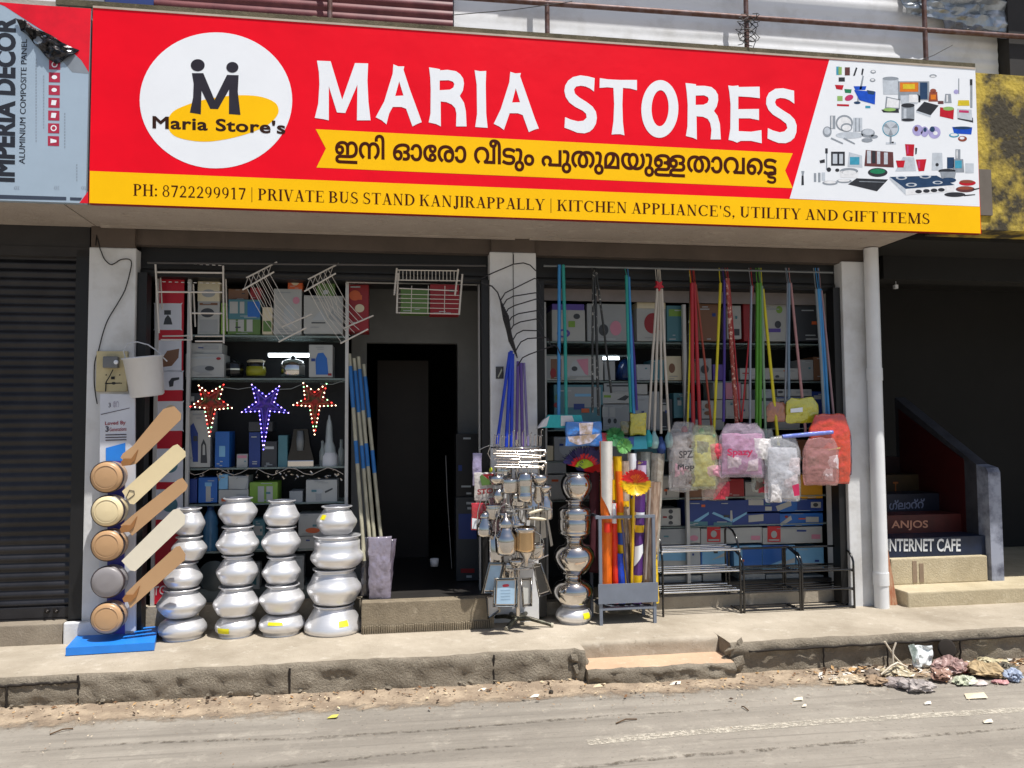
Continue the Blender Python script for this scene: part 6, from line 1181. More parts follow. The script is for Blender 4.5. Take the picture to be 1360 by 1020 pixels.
# ================================================================= UTENSIL CAROUSEL AND WHAT HANGS ON IT
CX, CYp = 690, 826
CB = P(688, 822, -.14); CB.z = 0; YC = -.14
m_stand = M('greenish_iron', (96, 96, 82), .45, metal=.5, rgb2=(60, 56, 48), scale=30)
CR = thing('display_carousel', 'metal carousel stand full of steel utensils in front of the middle pillar', 'display stand', CB)
mb = MB(); mb.tube([CB+Vector((0, 0, .03)), CB+Vector((0, 0, 1.22))], .014, 10); mb.build('pole', m_st, CR)
for k, (px, py) in enumerate(((639, 823), (672, 838), (735, 833), (716, 812), (660, 812))):
    g = G(px, py); g.z = .012; d = (g-CB); d.z = 0
    mb = MB(); mb.tube([CB+Vector((0, 0, .06)), CB+d*.35+Vector((0, 0, .055)), CB+d*.97+Vector((0, 0, .014))], [.02, .014, .012], 8); lg = mb.build('leg', m_stand, CR)
    mb = MB(); mb.tube([CB+d*.93+Vector((0, 0, .014)), CB+d+Vector((0, 0, .012))], .016, 8); mb.build('rubber_foot', M('pale_rubber', (170, 164, 146), .6), lg)
for z, r in ((1.17, .17), (.78, .15), (.40, .14)):
    mb = MB(); mb.tube([CB+Vector((r*math.cos(a), r*math.sin(a), z)) for a in [2*math.pi*i/24 for i in range(24)]], .005, 6, closed=True)
    for a in range(4): mb.tube([CB+Vector((0, 0, z)), CB+Vector((r*math.cos(a*1.57+.4), r*math.sin(a*1.57+.4), z))], .004, 6)
    mb.build('hanger_ring', m_st, CR)
GU = 'steel utensils hung on the carousel'
# upright spoons and skewers in the ring on top
rnd = random.Random(4)
for i in range(16):
    a = math.pi*(1.05+.9*i/15); r = .16; p = CB+Vector((r*math.cos(a)*1.0, r*math.sin(a)*.7, 1.12)); h = .11+.05*rnd.random()
    mb = MB(); mb.tube([p, p+Vector((.004, 0, h)), p+Vector((.008, -.006, h+.012)), p+Vector((.015, -.008, h+.004))], .0028, 5); 
    tag(mb.build('skewer', m_st), 'thin steel hook rod standing upright in the top ring of the utensil carousel', 'skewer', 'hooked rods on top of the carousel')
LADN = ['topmost', 'second', 'third', 'fourth', 'fifth', 'sixth', 'seventh']
for i in range(7):
    y = 598+3.6*i; x0, x1 = 656+rnd.uniform(-3, 4), 722+rnd.uniform(-6, 4); Yl = -.30-.008*(i % 3)
    mb = MB(); mb.tube([P(x0, y+rnd.uniform(-2, 2), Yl), P((x0+x1)/2, y+1.5, Yl-.012), P(x1, y+rnd.uniform(-1, 5), Yl)], .0052, 7); e = P(x1, y+3, Yl); mb.ball(e, .012, 8, (1, .6, .8))
    tag(mb.build('steel_spatula', M('bright_steel', (230, 220, 210), .22, metal=.9)), LADN[i]+' long steel ladle handle lying across the top of the carousel', 'ladle', 'ladles laid across the carousel top')
def util(name, label, cx, yb, Y, parts, hook=None):
    base = P(cx, yb, Y); k = MPP(cx, yb, Y)*1.28; t = thing(name, label, name.replace('_', ' '), base, GU)
    for nm, mt, prof, dx in parts: mb = MB(); mb.lathe([(r*k, h*k) for r, h in prof], base+Vector((dx*k, 0, 0)), 20); mb.build(nm, mt, t)
    if hook: mb = MB(); mb.tube([base+Vector((x*k, -.004, z*k)) for x, z in hook], .0035, 7); mb.build('handle', m_st, t)
    return t
CUP = [(0, 0), (7, 0), (8.5, 2), (9, 14), (8.6, 15), (8.2, 14), (7.6, 3), (0, 2)]
LID = [(8.6, 14.5), (7, 17), (3, 19), (2, 21), (0, 22)]
arc_ = lambda w, h, z0=14: [(-w, z0), (-w*.92, z0+h*.5), (-w*.5, z0+h*.92), (0, z0+h), (w*.5, z0+h*.92), (w*.92, z0+h*.5), (w, z0)]
util('steel_strainer', 'round steel sieve hanging at the upper left of the carousel', 660, 645, -.28, (('bowl', m_st, [(0, 0), (5, 1), (8, 5), (9, 10), (8.4, 10), (4, 3), (0, 2)], 0),), [(0, 10), (1, 22), (2, 36)])
util('steel_cup', 'steel cup with rim below the ladle handles left of centre', 677, 655, -.30, (('cup_body', m_st, CUP, 0),), arc_(8, 14))
util('steel_grater', 'ribbed steel cylinder grater in the middle of the carousel', 697, 666, -.31, (('grater_body', m_st, [(0, 0), (8, 0), (8, 8), (7.4, 8.6), (8, 10), (7.4, 11), (8, 12.5), (7.4, 13.5), (8, 15), (7.4, 16), (8, 17.5), (8, 28), (6, 30), (0, 30)], 0),), arc_(4, 10, 29))
util('steel_bowl', 'shallow steel bowl at the upper right of the carousel', 716, 644, -.26, (('bowl', m_st, [(0, 0), (5, 0), (9, 5), (10, 10), (9.4, 10), (8, 5), (0, 2)], 0),), [(0, 9), (-1, 24), (-2, 32)])
util('steel_cup', 'second small steel cup hanging right below the bowl', 714, 668, -.25, (('cup_body', m_st, [(0, 0), (4, 0), (5, 4), (3, 16), (6, 18), (5, 18), (2, 14), (0, 3)], 0),), [(0, 17), (0, 24)])
util('steel_cup', 'narrow steel tumbler at the left edge below the sieve', 662, 668, -.27, (('cup_body', m_st, [(0, 0), (5, 0), (6, 14), (5.6, 14), (4.6, 2), (0, 2)], 0),), arc_(5, 8))
util('steel_strainer', 'steel tea strainer hanging in the centre below the grater', 688, 706, -.30, (('bowl', m_st, [(0, 0), (5, 1), (8, 6), (8.6, 9), (8, 9), (4, 3), (0, 2)], 0),), [(0, 8), (-4, 20), (-6, 30)])
util('steel_kettle', 'shiny lidded steel milk can with arched handle at the lower left of the carousel', 672, 736, -.32, (('kettle_body', m_st, [(0, 0), (9, 0), (11, 3), (11.5, 16), (10, 20), (7, 24), (7, 28), (0, 29)], 0), ('lid', m_st, [(7.4, 28), (8, 31), (6, 36), (2.5, 38), (2, 42), (0, 43)], 0)), arc_(11, 34, 18))
util('steel_kettle', 'small steel milk can swinging at the far left of the carousel', 644, 712, -.24, (('kettle_body', m_st, [(0, 0), (8, 0), (9, 3), (8.4, 12), (5, 17), (5, 20), (0, 21)], 0), ('lid', m_st, [(5.4, 19), (5.6, 22), (3, 25), (0, 26)], 0)), arc_(8, 30, 10))
util('steel_cup', 'wide steel mug with brassy shine in the centre of the carousel', 697, 732, -.31, (('cup_body', M('brassy_steel', (206, 178, 140), .15, metal=1), [(0, 0), (10, 0), (11, 3), (11, 22), (12, 24), (11.2, 24), (10, 4), (0, 3)], 0), ('rim_band', m_st, [(11.2, 20), (12.4, 22), (12.4, 24.5), (11, 25)], 0)), [(11, 20), (17, 16), (16, 6), (11, 4)])
util('steel_funnel', 'steel funnel pointing down below the brassy mug', 699, 752, -.30, (('funnel_body', m_st, [(1.5, 0), (2, 6), (7, 14), (8, 16), (7.4, 16), (2, 8)], 0),))
util('steel_kettle', 'tall steel canister behind the milk can on the carousel', 659, 756, -.2, (('kettle_body', m_st, [(0, 0), (8, 0), (8.5, 2), (8.5, 34), (6, 38), (0, 39)], 0),))
# grey knives fan and white handled brushes at right
for i, (a, b, lb) in enumerate((((708, 683), (704, 720), 'leftmost grey flat spatula in the fan at the right of the carousel'), ((714, 682), (713, 722), 'middle grey flat spatula in the fan at the right of the carousel'), ((721, 683), (722, 716), 'right grey flat spatula in the fan at the right of the carousel'), ((727, 688), (733, 726), 'outermost narrow steel blade swinging at the right of the carousel'))):
    Yk = -.27-.008*i; p, q = P(*a, Yk), P(*b, Yk); w = .018 if i < 3 else .008; mb = MB(); mb.prism([p+Vector((-w*.7, 0, 0)), q+Vector((-w, 0, 0)), q+Vector((w, 0, .01)), p+Vector((w*.7, 0, 0))], (0, .003, 0)); mb.tube([p, p+Vector((0, 0, .05))], .005, 6)
    tag(mb.build('flat_spatula', M('grey_blade', (150, 146, 140), .3, metal=.8)), lb, 'spatula', GU)
for i, (x0, y0, x1, y1, lb) in enumerate(((702, 682, 722, 676, 'upper white rolling pin tied on the right of the carousel'), (703, 688, 725, 690, 'lower white rolling pin tied on the right of the carousel'), (716, 672, 733, 676, 'thin steel skewer crossing out to the right of the carousel'), (706, 747, 728, 737, 'steel tongs pointing right below the spatula fan'))):
    mb = MB(); p, q = P(x0, y0, -.31), P(x1, y1, -.30); mb.tube([p, p.lerp(q, .2), p.lerp(q, .5), p.lerp(q, .8), q], [.004, .009 if i < 2 else .004, .010 if i < 2 else .004, .009 if i < 2 else .004, .004], 8)
    tag(mb.build(('rolling_pin', 'rolling_pin', 'skewer', 'tongs')[i], M('ivory_plastic', (226, 216, 190), .4) if i < 2 else m_st), lb, ('rolling pin', 'rolling pin', 'skewer', 'tongs')[i], GU)
# baking trays hung at the bottom
def tray(label, q, Y, inner, mark=None, d=.022):
    t = thing('baking_tray', label, 'tray', P(*q[0], Y), 'baking trays hung low on the carousel')
    cx = sum(p[0] for p in q)/4; cy = sum(p[1] for p in q)/4; inn = [(cx+(x-cx)*.82, cy+(y-cy)*.86) for x, y in q]
    o3 = [P(x, y, Y-d) for x, y in q]; i3 = [P(x, y, Y) for x, y in inn]; mb = MB()
    mb.add(o3+i3, [(i, (i+1) % 4, 4+(i+1) % 4, 4+i) for i in range(4)]+[(4, 5, 6, 7)]); mb.build('pan', m_st, t)
    mb = MB(); mb.tube(o3, .0045, 6, closed=True); rm = mb.build('rim', M('dull_steel', (150, 148, 144), .25, metal=1), t)
    if inner:
        l3 = [(cx+(x-cx)*.74, cy+(y-cy)*.8) for x, y in q]; mb = MB(); mb.add([P(x, y, Y-.004) for x, y in l3], [(0, 1, 2, 3)] if (P(*l3[1], 0)-P(*l3[0], 0)).cross(P(*l3[2], 0)-P(*l3[1], 0)).y < 0 else [(3, 2, 1, 0)]); lb = mb.build('card_insert', inner, t)
        if mark:
            mb = MB(); pxsheet(mb, [smooth_poly([(cx-4, cy-10), (cx+3, cy-11), (cx+4, cy-8), (cx-3, cy-7)], 3)], Y-.0052); mb.build('red_logo', M('insert_red', (206, 60, 80), .5), lb)
            mb = MB()
            for k in range(4): pxsheet(mb, [[(cx-7, cy-3+4*k), (cx+6, cy-3.4+4*k), (cx+6, cy-2.4+4*k), (cx-7, cy-2+4*k)]], Y-.0052)
            mb.build('insert_print', M('insert_grey', (150, 180, 206), .5), lb)
    return t
m_ins = M('pale_blue_card', (176, 206, 230), .4)
tray('left baking tray with pale blue insert tilted at the bottom of the carousel', [(650, 747), (670, 747), (662, 788), (640, 788)], -.26, m_ins)
tray('front baking tray with pale blue insert and red logo', [(657, 768), (688, 767), (687, 806), (655, 806)], -.33, m_ins, True)
tray('narrow bright baking tray right of the front tray', [(692, 768), (706, 767), (706, 805), (695, 806)], -.30, M('bright_card', (206, 206, 200), .3))
tray('dark empty baking tray tilted at the right of the carousel', [(708, 750), (718, 748), (732, 788), (716, 793)], -.26, M('dark_tray', (90, 90, 90), .25, metal=.9))
tray('pale tray leaning at the foot of the carousel behind the others', [(646, 792), (662, 790), (664, 812), (648, 822)], -.16, M('white_card', (206, 206, 206), .5))
# packets hung on the left side of the carousel
GP = 'printed packets hung left of the carousel'
for x0, y0, x1, y1, Y, c, lb, sd in ((630, 628, 657, 665, -.16, (206, 200, 196), 'white packet with red letters hung left of the carousel', 1), (626, 668, 652, 704, -.18, (190, 36, 50), 'red and white packet hung lowest left of the carousel', 2), (632, 652, 655, 680, -.14, (190, 190, 186), 'grey white packet with green stripe left of the carousel', 3), (650, 662, 672, 706, -.20, (190, 120, 130), 'pinkish clear packet beside the lowest milk can', 4), (628, 602, 640, 645, -.06, (170, 160, 196), 'pale lavender packet at the left edge behind the carousel', 5)):
    o = bag('hanging_packet', x0, y0, x1, y1, Y, .012, plastic('packet_%d' % sd, c, .95 if sd != 4 else .6), lb, 'packet', GP, sd, wr=.6)
    if sd == 1:
        write('STO', ((634, 657), (655, 655), (634, 650), (655, 648)), Y-.016, cm('red'), o, 'lettering', .03)
        mb = MB(); pxsheet(mb, [[(640, 630), (656, 629), (656, 642)]], Y-.016); mb.build('red_corner', cm('red'), o); mb = MB(); pxsheet(mb, [[(637, 633), (640, 630), (656, 643), (640, 645)]], Y-.017); mb.build('green_corner', cm('green'), o)
    if sd == 3: mb = MB(); pxsheet(mb, [[(634, 668), (646, 664), (655, 668), (655, 674), (634, 674)]], Y-.016); mb.build('green_stripe', M('print_deep_green', (24, 96, 60), .5), o)
    if sd == 2: mb = MB(); pxsheet(mb, [[(627, 688), (650, 692), (651, 704), (627, 702)]], Y-.016); mb.build('white_corner', m_sw, o)
mb = MB(); mb.ball(P(652, 624, -.17), .014, 10, (.8, .7, 1.2)); tag(mb.build('yellow_cap', M('lime_plastic', (196, 206, 40), .4)), 'small lime yellow plastic cap hanging above the white packet', 'cap')
mb = MB(); mb.tube([P(636, 598, -.2), P(643, 594, -.2), P(652, 591, -.22), P(648, 602, -.2), P(652, 610, -.2)], .003, 6); tag(mb.build('wire_whisk', m_st), 'bent steel wire whisk sticking out left of the carousel top', 'whisk', GU)
for cx, yb, Y, kd, lb in ((669, 640, -.20, 0, 'small steel cup behind the ladle handles at the left of the carousel'), (705, 640, -.18, 1, 'steel sieve tucked under the ladle handles at the right of the carousel'), (688, 676, -.22, 0, 'steel cup behind the ribbed grater'), (707, 690, -.22, 2, 'steel flask behind the white rolling pins'), (670, 692, -.20, 1, 'steel sieve hanging behind the pinkish packet'), (655, 690, -.22, 0, 'steel cup above the swinging milk can'), (684, 716, -.22, 2, 'steel flask between the milk can and the brassy mug'), (712, 742, -.2, 0, 'steel cup behind the tongs on the carousel'), (686, 754, -.24, 1, 'steel sieve hanging left of the funnel'), (722, 656, -.18, 1, 'steel sieve at the right rim of the carousel'), (724, 690, -.16, 2, 'steel flask at the right rim behind the outermost blade'), (674, 768, -.2, 0, 'steel cup above the front baking tray')):
    if kd == 0: util('steel_cup', lb, cx, yb, Y, (('cup_body', m_st, CUP, 0), ('rim_band', m_st, [(8.6, 13), (9.6, 14.5), (9, 15.5)], 0)), arc_(8, 10))
    elif kd == 1: util('steel_strainer', lb, cx, yb, Y, (('bowl', m_st, [(0, 0), (5, 1), (8, 5), (9, 9), (8.4, 9), (4, 3), (0, 2)], 0),), [(0, 9), (2, 20), (3, 32)])
    else: util('steel_flask', lb, cx, yb, Y, (('flask_body', m_st, [(0, 0), (7, 0), (8, 3), (8, 18), (5, 22), (4, 26), (5, 28), (0, 28)], 0),), arc_(6, 9, 24))

# ================================================================= GREY BROOM RACK AND ITS BROOMS
m_rk = M('grey_rack_paint', (120, 128, 142), .45, metal=.1, var=.08, scale=8)
YB = -.185
f0, f1 = G(799, 831), G(873, 829.5); xl, xr = f0.x, f1.x; yb0 = YB; DB = .24
zt = P(836, 686, YB).z; zp0, zp1 = P(836, 800, YB).z, P(836, 774, YB).z; zs_ = P(836, 806, YB).z
BR = thing('broom_rack', 'grey metal rack with a front panel holding packed brooms on the walkway', 'rack', ((xl+xr)/2, YB+DB/2, 0))
for x in (xl, xr):
    for y in (YB, YB+DB):
        mb = MB(); mb.box(x-.010, x+.010, y-.010, y+.010, 0, zt-.011); mb.build('leg', m_rk, BR)
mb = MB()
mb.box(xl-.03, xr+.012, YB-.011, YB+.011, zt-.010, zt+.008); mb.build('front_rail', m_rk, BR)
mb = MB(); mb.box(xl-.012, xr+.012, YB+DB-.011, YB+DB+.011, zt-.010, zt+.008); mb.build('back_rail', m_rk, BR)
for x in (xl, xr): mb = MB(); mb.box(x-.009, x+.009, YB+.012, YB+DB-.012, zt-.008, zt+.006); mb.build('side_rail', m_rk, BR)
mb = MB(); mb.box(xl-.02, xr+.02, YB-.020, YB-.012, zp0, zp1); mb.build('front_panel', m_rk, BR)
mb = MB(); mb.box(xl+.012, xr-.012, YB+.0, YB+DB, zs_-.01, zs_); mb.box(xl+.011, xr-.011, YB-.010, YB+.0, zs_-.015, zs_); mb.build('tray', m_rk, BR)
m_o, m_or, m_y = M('orange_plastic', (244, 116, 20), .35), M('red_orange_plastic', (232, 50, 24), .35), M('yellow_plastic', (240, 196, 20), .35)
m_clear = plastic('clear_sleeve', (196, 186, 176), .42); m_brn = M('broom_straw', (160, 124, 84), .8, rgb2=(110, 82, 54), scale=40, stretch=(8, 8, 1)); m_violet = M('violet_print', (86, 48, 120), .35, rgb2=(226, 206, 70), scale=14, mask=(.3, .36))
GB = 'packed brooms standing in the grey rack'
zb_ = 801
def pack(label, xt, yt, xb, Y, wt, wb, mat, prints=(), sleeve=None, seed=0, ybot=zb_):
    Yt = Y; f = lambda u, v: P((xb-wb/2+wb*u)*(1-v)+(xt-wt/2+wt*u)*v, ybot*(1-v)+yt*v, Yt)
    rt = thing('packed_broom', label, 'broom', f(.5, 0), GB)
    mb = MB(); n, m_ = 18, 5; vs = []
    for sd in (0, 1):
        for j in range(n+1):
            for i in range(m_+1):
                u, v = i/m_, j/n; p = f(u, v); b = math.sin(math.pi*u)*.022*(wt*v+wb*(1-v))/10
                vs.append(p+Vector((.003*noise.noise(p*30+Vector((seed, 0, 0))), (-b if not sd else b)+.004*noise.noise(p*40+Vector((seed, 3, sd))), 0)))
    k = (n+1)*(m_+1)
    fs = []
    for j in range(n):
        for i in range(m_):
            a = j*(m_+1)+i; fs.append((a, a+1, a+m_+2, a+m_+1)); fs.append((k+a+m_+1, k+a+m_+2, k+a+1, k+a))
    mb.add(vs, fs); mb.build('wrapper', mat, rt)
    if prints:
        mats = [q[0] for q in prints]; mb = MB()
        for i, q in enumerate(prints):
            mb.cur = i; c = list(q[1]); c = c+[c[-1]] if len(c) == 3 else c; pts = []
            for jj in range(5):
                for ii in range(9):
                    a, b = ii/8, jj/4; u = (c[0][0]*(1-a)+c[1][0]*a)*(1-b)+(c[3][0]*(1-a)+c[2][0]*a)*b; v = (c[0][1]*(1-a)+c[1][1]*a)*(1-b)+(c[3][1]*(1-a)+c[2][1]*a)*b
                    pts.append(f(u, v)+Vector((0, -.022*(wt*v+wb*(1-v))/10*max(0, math.sin(math.pi*min(1, max(0, u))))-.0065, 0)))
            mb.smooth = True; mb.add(pts, [(jj*9+ii, jj*9+ii+1, jj*9+ii+10, jj*9+ii+9) for jj in range(4) for ii in range(8)])
        mb.build('label_print', mats, rt)
    return rt
def zz_(u0, u1, v0, v1): return [(u0, v0), (u1, v0), (u1, v1), (u0, v1)]
pack('tall orange broom packet with white upper half at the left end of the grey rack', 805, 586, 806, YB+.04, 17, 13, m_o, ((M('white_sleeve', (226, 224, 218), .25), zz_(.04, .96, .66, 1)), (M('white_sleeve', (226, 224, 218), .25), [(.04, .66), (.96, .66), (.9, .52)]), (m_or, zz_(.2, .9, .44, .5))), None, 1)  # upper half is the white of the sleeve itself
pack('bright red orange broom stick packet beside the tall orange packet', 814, 668, 818, YB+.055, 10, 10, m_or, ((m_sw, zz_(.2, .8, .8, 1)),), None, 2)
pack('white and yellow striped packet with red band in the rack', 813, 610, 815, YB+.10, 11, 9, M('dirty_white_wrap', (206, 200, 186), .35), ((m_or, zz_(0, 1, .60, .64)), (M('print_blue', (40, 84, 170), .4), zz_(.1, .5, .4, .58)), (m_y, zz_(.2, .8, .72, .86))), None, 3)
pack('yellow broom packet with dark letters in the middle left of the rack', 820, 606, 829, YB+.075, 12, 8, m_y, ((M('print_blue', (40, 84, 170), .4), zz_(0, 1, .40, .48)), (m_o, zz_(.1, .9, .62, .9))), None, 4)
pack('brownish clear broom sleeve in the middle of the rack', 828, 612, 833, YB+.09, 15, 9, M('brown_sleeve', (150, 128, 112), .25, rgb2=(190, 176, 160), scale=9), ((m_y, zz_(.1, .9, .68, .72)),), None, 5)
pack('short blue packet low in the rack', 823, 735, 826, YB+.05, 9, 12, M('blue_plastic', (30, 70, 190), .35), (), None, 6)
pack('yellow packet with white top standing behind the feather duster', 839, 602, 842, YB+.12, 12, 9, m_y, ((m_sw, zz_(0, 1, .86, 1)), (M('print_blue', (40, 84, 170), .4), zz_(.2, .7, .70, .76))), None, 7)
pack('purple broom packet with white and yellow lettering in the rack', 852, 612, 845, YB+.06, 14, 14, m_violet, ((m_y, zz_(.05, .9, .50, .55)), (m_sw, [(.1, .26), (.9, .36), (.8, .42), (.1, .40)]), (m_sw, zz_(.1, .9, .62, .64)), (m_y, [(0, .08), (.9, .16), (.9, .2), (0, .2)]), (M('pale_violet', (206, 190, 220), .4), zz_(.1, .9, .84, .97))), None, 8)
pack('clear brown grass broom sleeve leaning at the right end of the rack', 869, 640, 860, YB+.05, 18, 15, M('clear_brown', (176, 156, 140), .25, rgb2=(142, 118, 100), scale=12, stretch=(3, 3, .6)), ((M('painted_sheen', (214, 206, 196), .2), zz_(.1, .2, .2, .95)),), None, 9)  # narrow pale strip is the sleeve's sheen, set in colour
pack('clear whitish broom sleeve leaning behind the right end of the rack', 874, 602, 866, YB+.15, 18, 10, M('clear_white', (190, 186, 176), .25, rgb2=(150, 142, 130), scale=12), (), None, 10)
pack('grey broom sleeve behind the purple packet', 856, 600, 850, YB+.17, 20, 10, M('clear_grey2', (166, 170, 164), .25, rgb2=(120, 122, 120), scale=9), (), None, 11)
pack('narrow yellow printed packet at the right end behind the clear sleeve', 868, 700, 871, YB+.09, 7, 9, M('yellow_print', (226, 190, 40), .4, rgb2=(60, 50, 40), scale=22, mask=(.36, .4)), (), None, 12)
pack('olive green wrapped broom between the left legs of the rack', 800, 690, 800, YB+.10, 8, 9, M('olive_wrap', (120, 136, 70), .5), (), None, 13)
for i, (x0, x1, c, lb) in enumerate(((801, 795, None, 'dark maroon curtain strip'), )): pass
bag('dark_packet', 783, 585, 796, 760, .02, .02, M('maroon_cloth', (92, 40, 52), .7), 'tall dark maroon packet behind the left side of the broom rack', 'packet', None, 9, wr=.5)
for i, (xa, ya, xb, yb, lb) in enumerate(((836, 690, 842, 800, 'left brown bamboo stick in the rack'), (843, 680, 838, 800, 'right brown bamboo stick in the rack'), (826, 690, 836, 800, 'grey stick leaning right in the rack'))):
    stick('broom_stick', [(xa, ya, YB+.05), (xb, yb, YB+.05)], .008, M('bamboo', (170, 130, 70), .5) if i < 2 else M('dull_grey_stick', (110, 104, 130), .5), lb, 'stick', GB)
# feather duster: yellow bowl of bristles with red and orange tips
FD = thing('feather_duster', 'round duster with red, orange and yellow bristles in front of the rack', 'duster', P(842, 790, YB-.02))
mb = MB(); mb.tube([P(842, 655, YB-.03), P(838, 798, YB+.03)], .008, 8); mb.build('stick', m_y, FD)
def bristles(nm, c, R0, R1, a0, a1, n, mat, parent, sq=.75, seed=0, w=.012):
    rr = random.Random(seed); mb = MB(); n *= 4; w *= .33
    for i in range(n):
        a = a0+(a1-a0)*rr.random(); b = rr.uniform(-1, 1); d = Vector((math.cos(a), -.55*(1-abs(b))-.1, math.sin(a)*sq)); p = c+d*R0*rr.uniform(.8, 1.1)+Vector((0, b*.03, 0)); q = c+d*R1*rr.uniform(.85, 1.05)+Vector((0, b*.045, 0))
        s = Vector((-d.z, 0, d.x)).normalized()*w*.5; mb.add([p-s*.6, p+s*.6, q+s, q-s], [(0, 1, 2, 3)])
    return mb.build(nm, mat, parent)
c = P(842, 642, YB-.06); k = MPP(842, 640, YB-.06)
mb = MB(); mb.ball(c+Vector((0, .02, -3*k)), 15*k, 16, (1, .7, .62)); mb.build('bristle_core', m_y, FD)
bristles('yellow_bristles', c, .02, 19*k, math.pi*.92, math.pi*2.08, 130, m_y, FD, .8, 1); bristles('orange_bristles', c, .01, 14*k, 0.1, math.pi-.1, 60, m_o, FD, .9, 2); bristles('red_bristles', c+Vector((0, -.005, .01)), .02, 17*k, .15, math.pi-.15, 110, M('red_bristle', (226, 30, 40), .5), FD, .95, 3)
FD2 = thing('feather_duster', 'small duster with navy red and lime bristles above the steel pots', 'duster', P(775, 630, -.02)); c = P(774, 622, -.04)
for nm, m, r0, r1, sd in (('lime_bristles', M('lime_bristle', (176, 206, 40), .5), .0, 13*k, 5), ('red_bristles', M('red_bristle', (226, 30, 40), .5), .06, 21*k, 6), ('navy_bristles', M('navy_bristle', (36, 34, 100), .5), .09, 31*k, 7)): bristles(nm, c, r0, r1, .35, math.pi-.25, 90, m, FD2, .95, sd, .014)
FD3 = thing('feather_duster', 'second duster with navy and red bristles half hidden behind the orange packet', 'duster', P(790, 640, 0)); c = P(790, 628, 0.0)
for nm, m, r0, r1, sd in (('red_bristles', M('red_bristle', (226, 30, 40), .5), .02, 20*k, 8), ('navy_bristles', M('navy_bristle', (36, 34, 100), .5), .08, 31*k, 9)): bristles(nm, c, r0, r1, .3, math.pi-.2, 80, m, FD3, .95, sd, .014)

# ================================================================= SHOE RACKS
m_blkt = M('black_tube', (22, 22, 24), .18, coat=.8, metal=.3); m_chr = M('chrome_tube', (226, 228, 230), .12, metal=1)
def shoe_rack(xl, xr, yf, ztop_px, zmid_px, levels, label, shelf_mat, top_bar=True, single_side=False, Yf=-.045, dp=.24):
    a, b = G(xl, yf), G(xr, yf-2); X0, X1 = a.x, b.x; zt = P((xl+xr)/2, ztop_px, Yf+dp).z; zm = P(xr, zmid_px, Yf).z
    t = thing('shoe_rack', label, 'shoe rack', ((X0+X1)/2, Yf+dp/2, 0), 'black tube shoe racks in front of the showcase')
    prof = [(Yf, 0), (Yf, zm*.6), (Yf, zm), (Yf+.015, zm+(zt-zm)*.35), (Yf+.05, zm+(zt-zm)*.7), (Yf+.11, zt-.015), (Yf+.17, zt), (Yf+dp-.02, zt-.004), (Yf+dp, zt-.03), (Yf+dp, zm*.5), (Yf+dp, 0)]
    pr = []
    for i in range(len(prof)-1): pr += [prof[i], tuple((prof[i][q]+prof[i+1][q])/2 for q in (0, 1))]
    pr.append(prof[-1])
    for X in ((X1,) if single_side else (X0, X1)):
        mb = MB(); mb.tube([Vector((X, y, z)) for y, z in pr], .008, 8); mb.build('side_frame', m_blkt, t)
    if top_bar: mb = MB(); mb.tube([Vector((X0, Yf+.16, zt)), Vector((X1, Yf+.16, zt))], .008, 8); mb.build('top_bar', m_blkt, t)
    for i, lv in enumerate(levels):
        z = P((xl+xr)/2, lv, Yf+.02).z; mb = MB(); n = 4
        for k in range(n):
            y = Yf+.004+(dp-.008)*k/(n-1); mb.tube([Vector((X0-.004, y, z)), Vector((X1+.004, y, z))], .0075 if k in (0, n-1) else .0042, 7)
        for X in (X0, X1): mb.tube([Vector((X, Yf, z-.012)), Vector((X, Yf+dp, z-.012))], .006, 6)
        mb.build('shelf', shelf_mat if i < len(levels)-(0 if shelf_mat is m_chr else 0) else m_blkt, t)
    return t
shoe_rack(876, 983, 816, 700, 742, (731, 759, 785), 'tall shoe rack with chrome shelf tubes beside the grey broom rack', m_chr, False)
shoe_rack(984, 1061, 812, 725, 752, (759, 785, 809), 'middle black tube shoe rack', m_blkt)
shoe_rack(1062, 1133, 809, 723, 746, (757, 782, 806), 'right black tube shoe rack beside the white pillar', m_blkt)
# ================================================================= MOPS AND BROOMS HANGING FROM THE ROD
def hook(x, y=357): 
    return [P(x, y-2, .02)+Vector((0, -.012, .012)), P(x, y, .02)+Vector((0, -.014, 0)), P(x, y+14, -.0)]
mt_, mbl2, msil, mcre, mred, mfl, mdk = M('stick_teal', (40, 150, 140), .3), M('stick_sky', (60, 140, 200), .3), M('stick_silver', (150, 152, 160), .3, metal=.5), M('stick_cream', (196, 188, 176), .4), M('stick_red', (170, 34, 40), .35), M('stick_floral', (150, 60, 50), .4, rgb2=(220, 190, 170), scale=40, mask=(.4, .46)), M('stick_dark_pattern', (46, 46, 44), .4, rgb2=(170, 168, 160), scale=45, mask=(.36, .4))
mgn, myl, mpk, mpp = M('stick_green', (86, 150, 40), .35), M('stick_yellow', (214, 200, 30), .35), M('stick_pinkish', (176, 130, 130), .4), M('stick_purple2', (66, 44, 130), .35)
GM = 'mop sticks hanging from the rod'
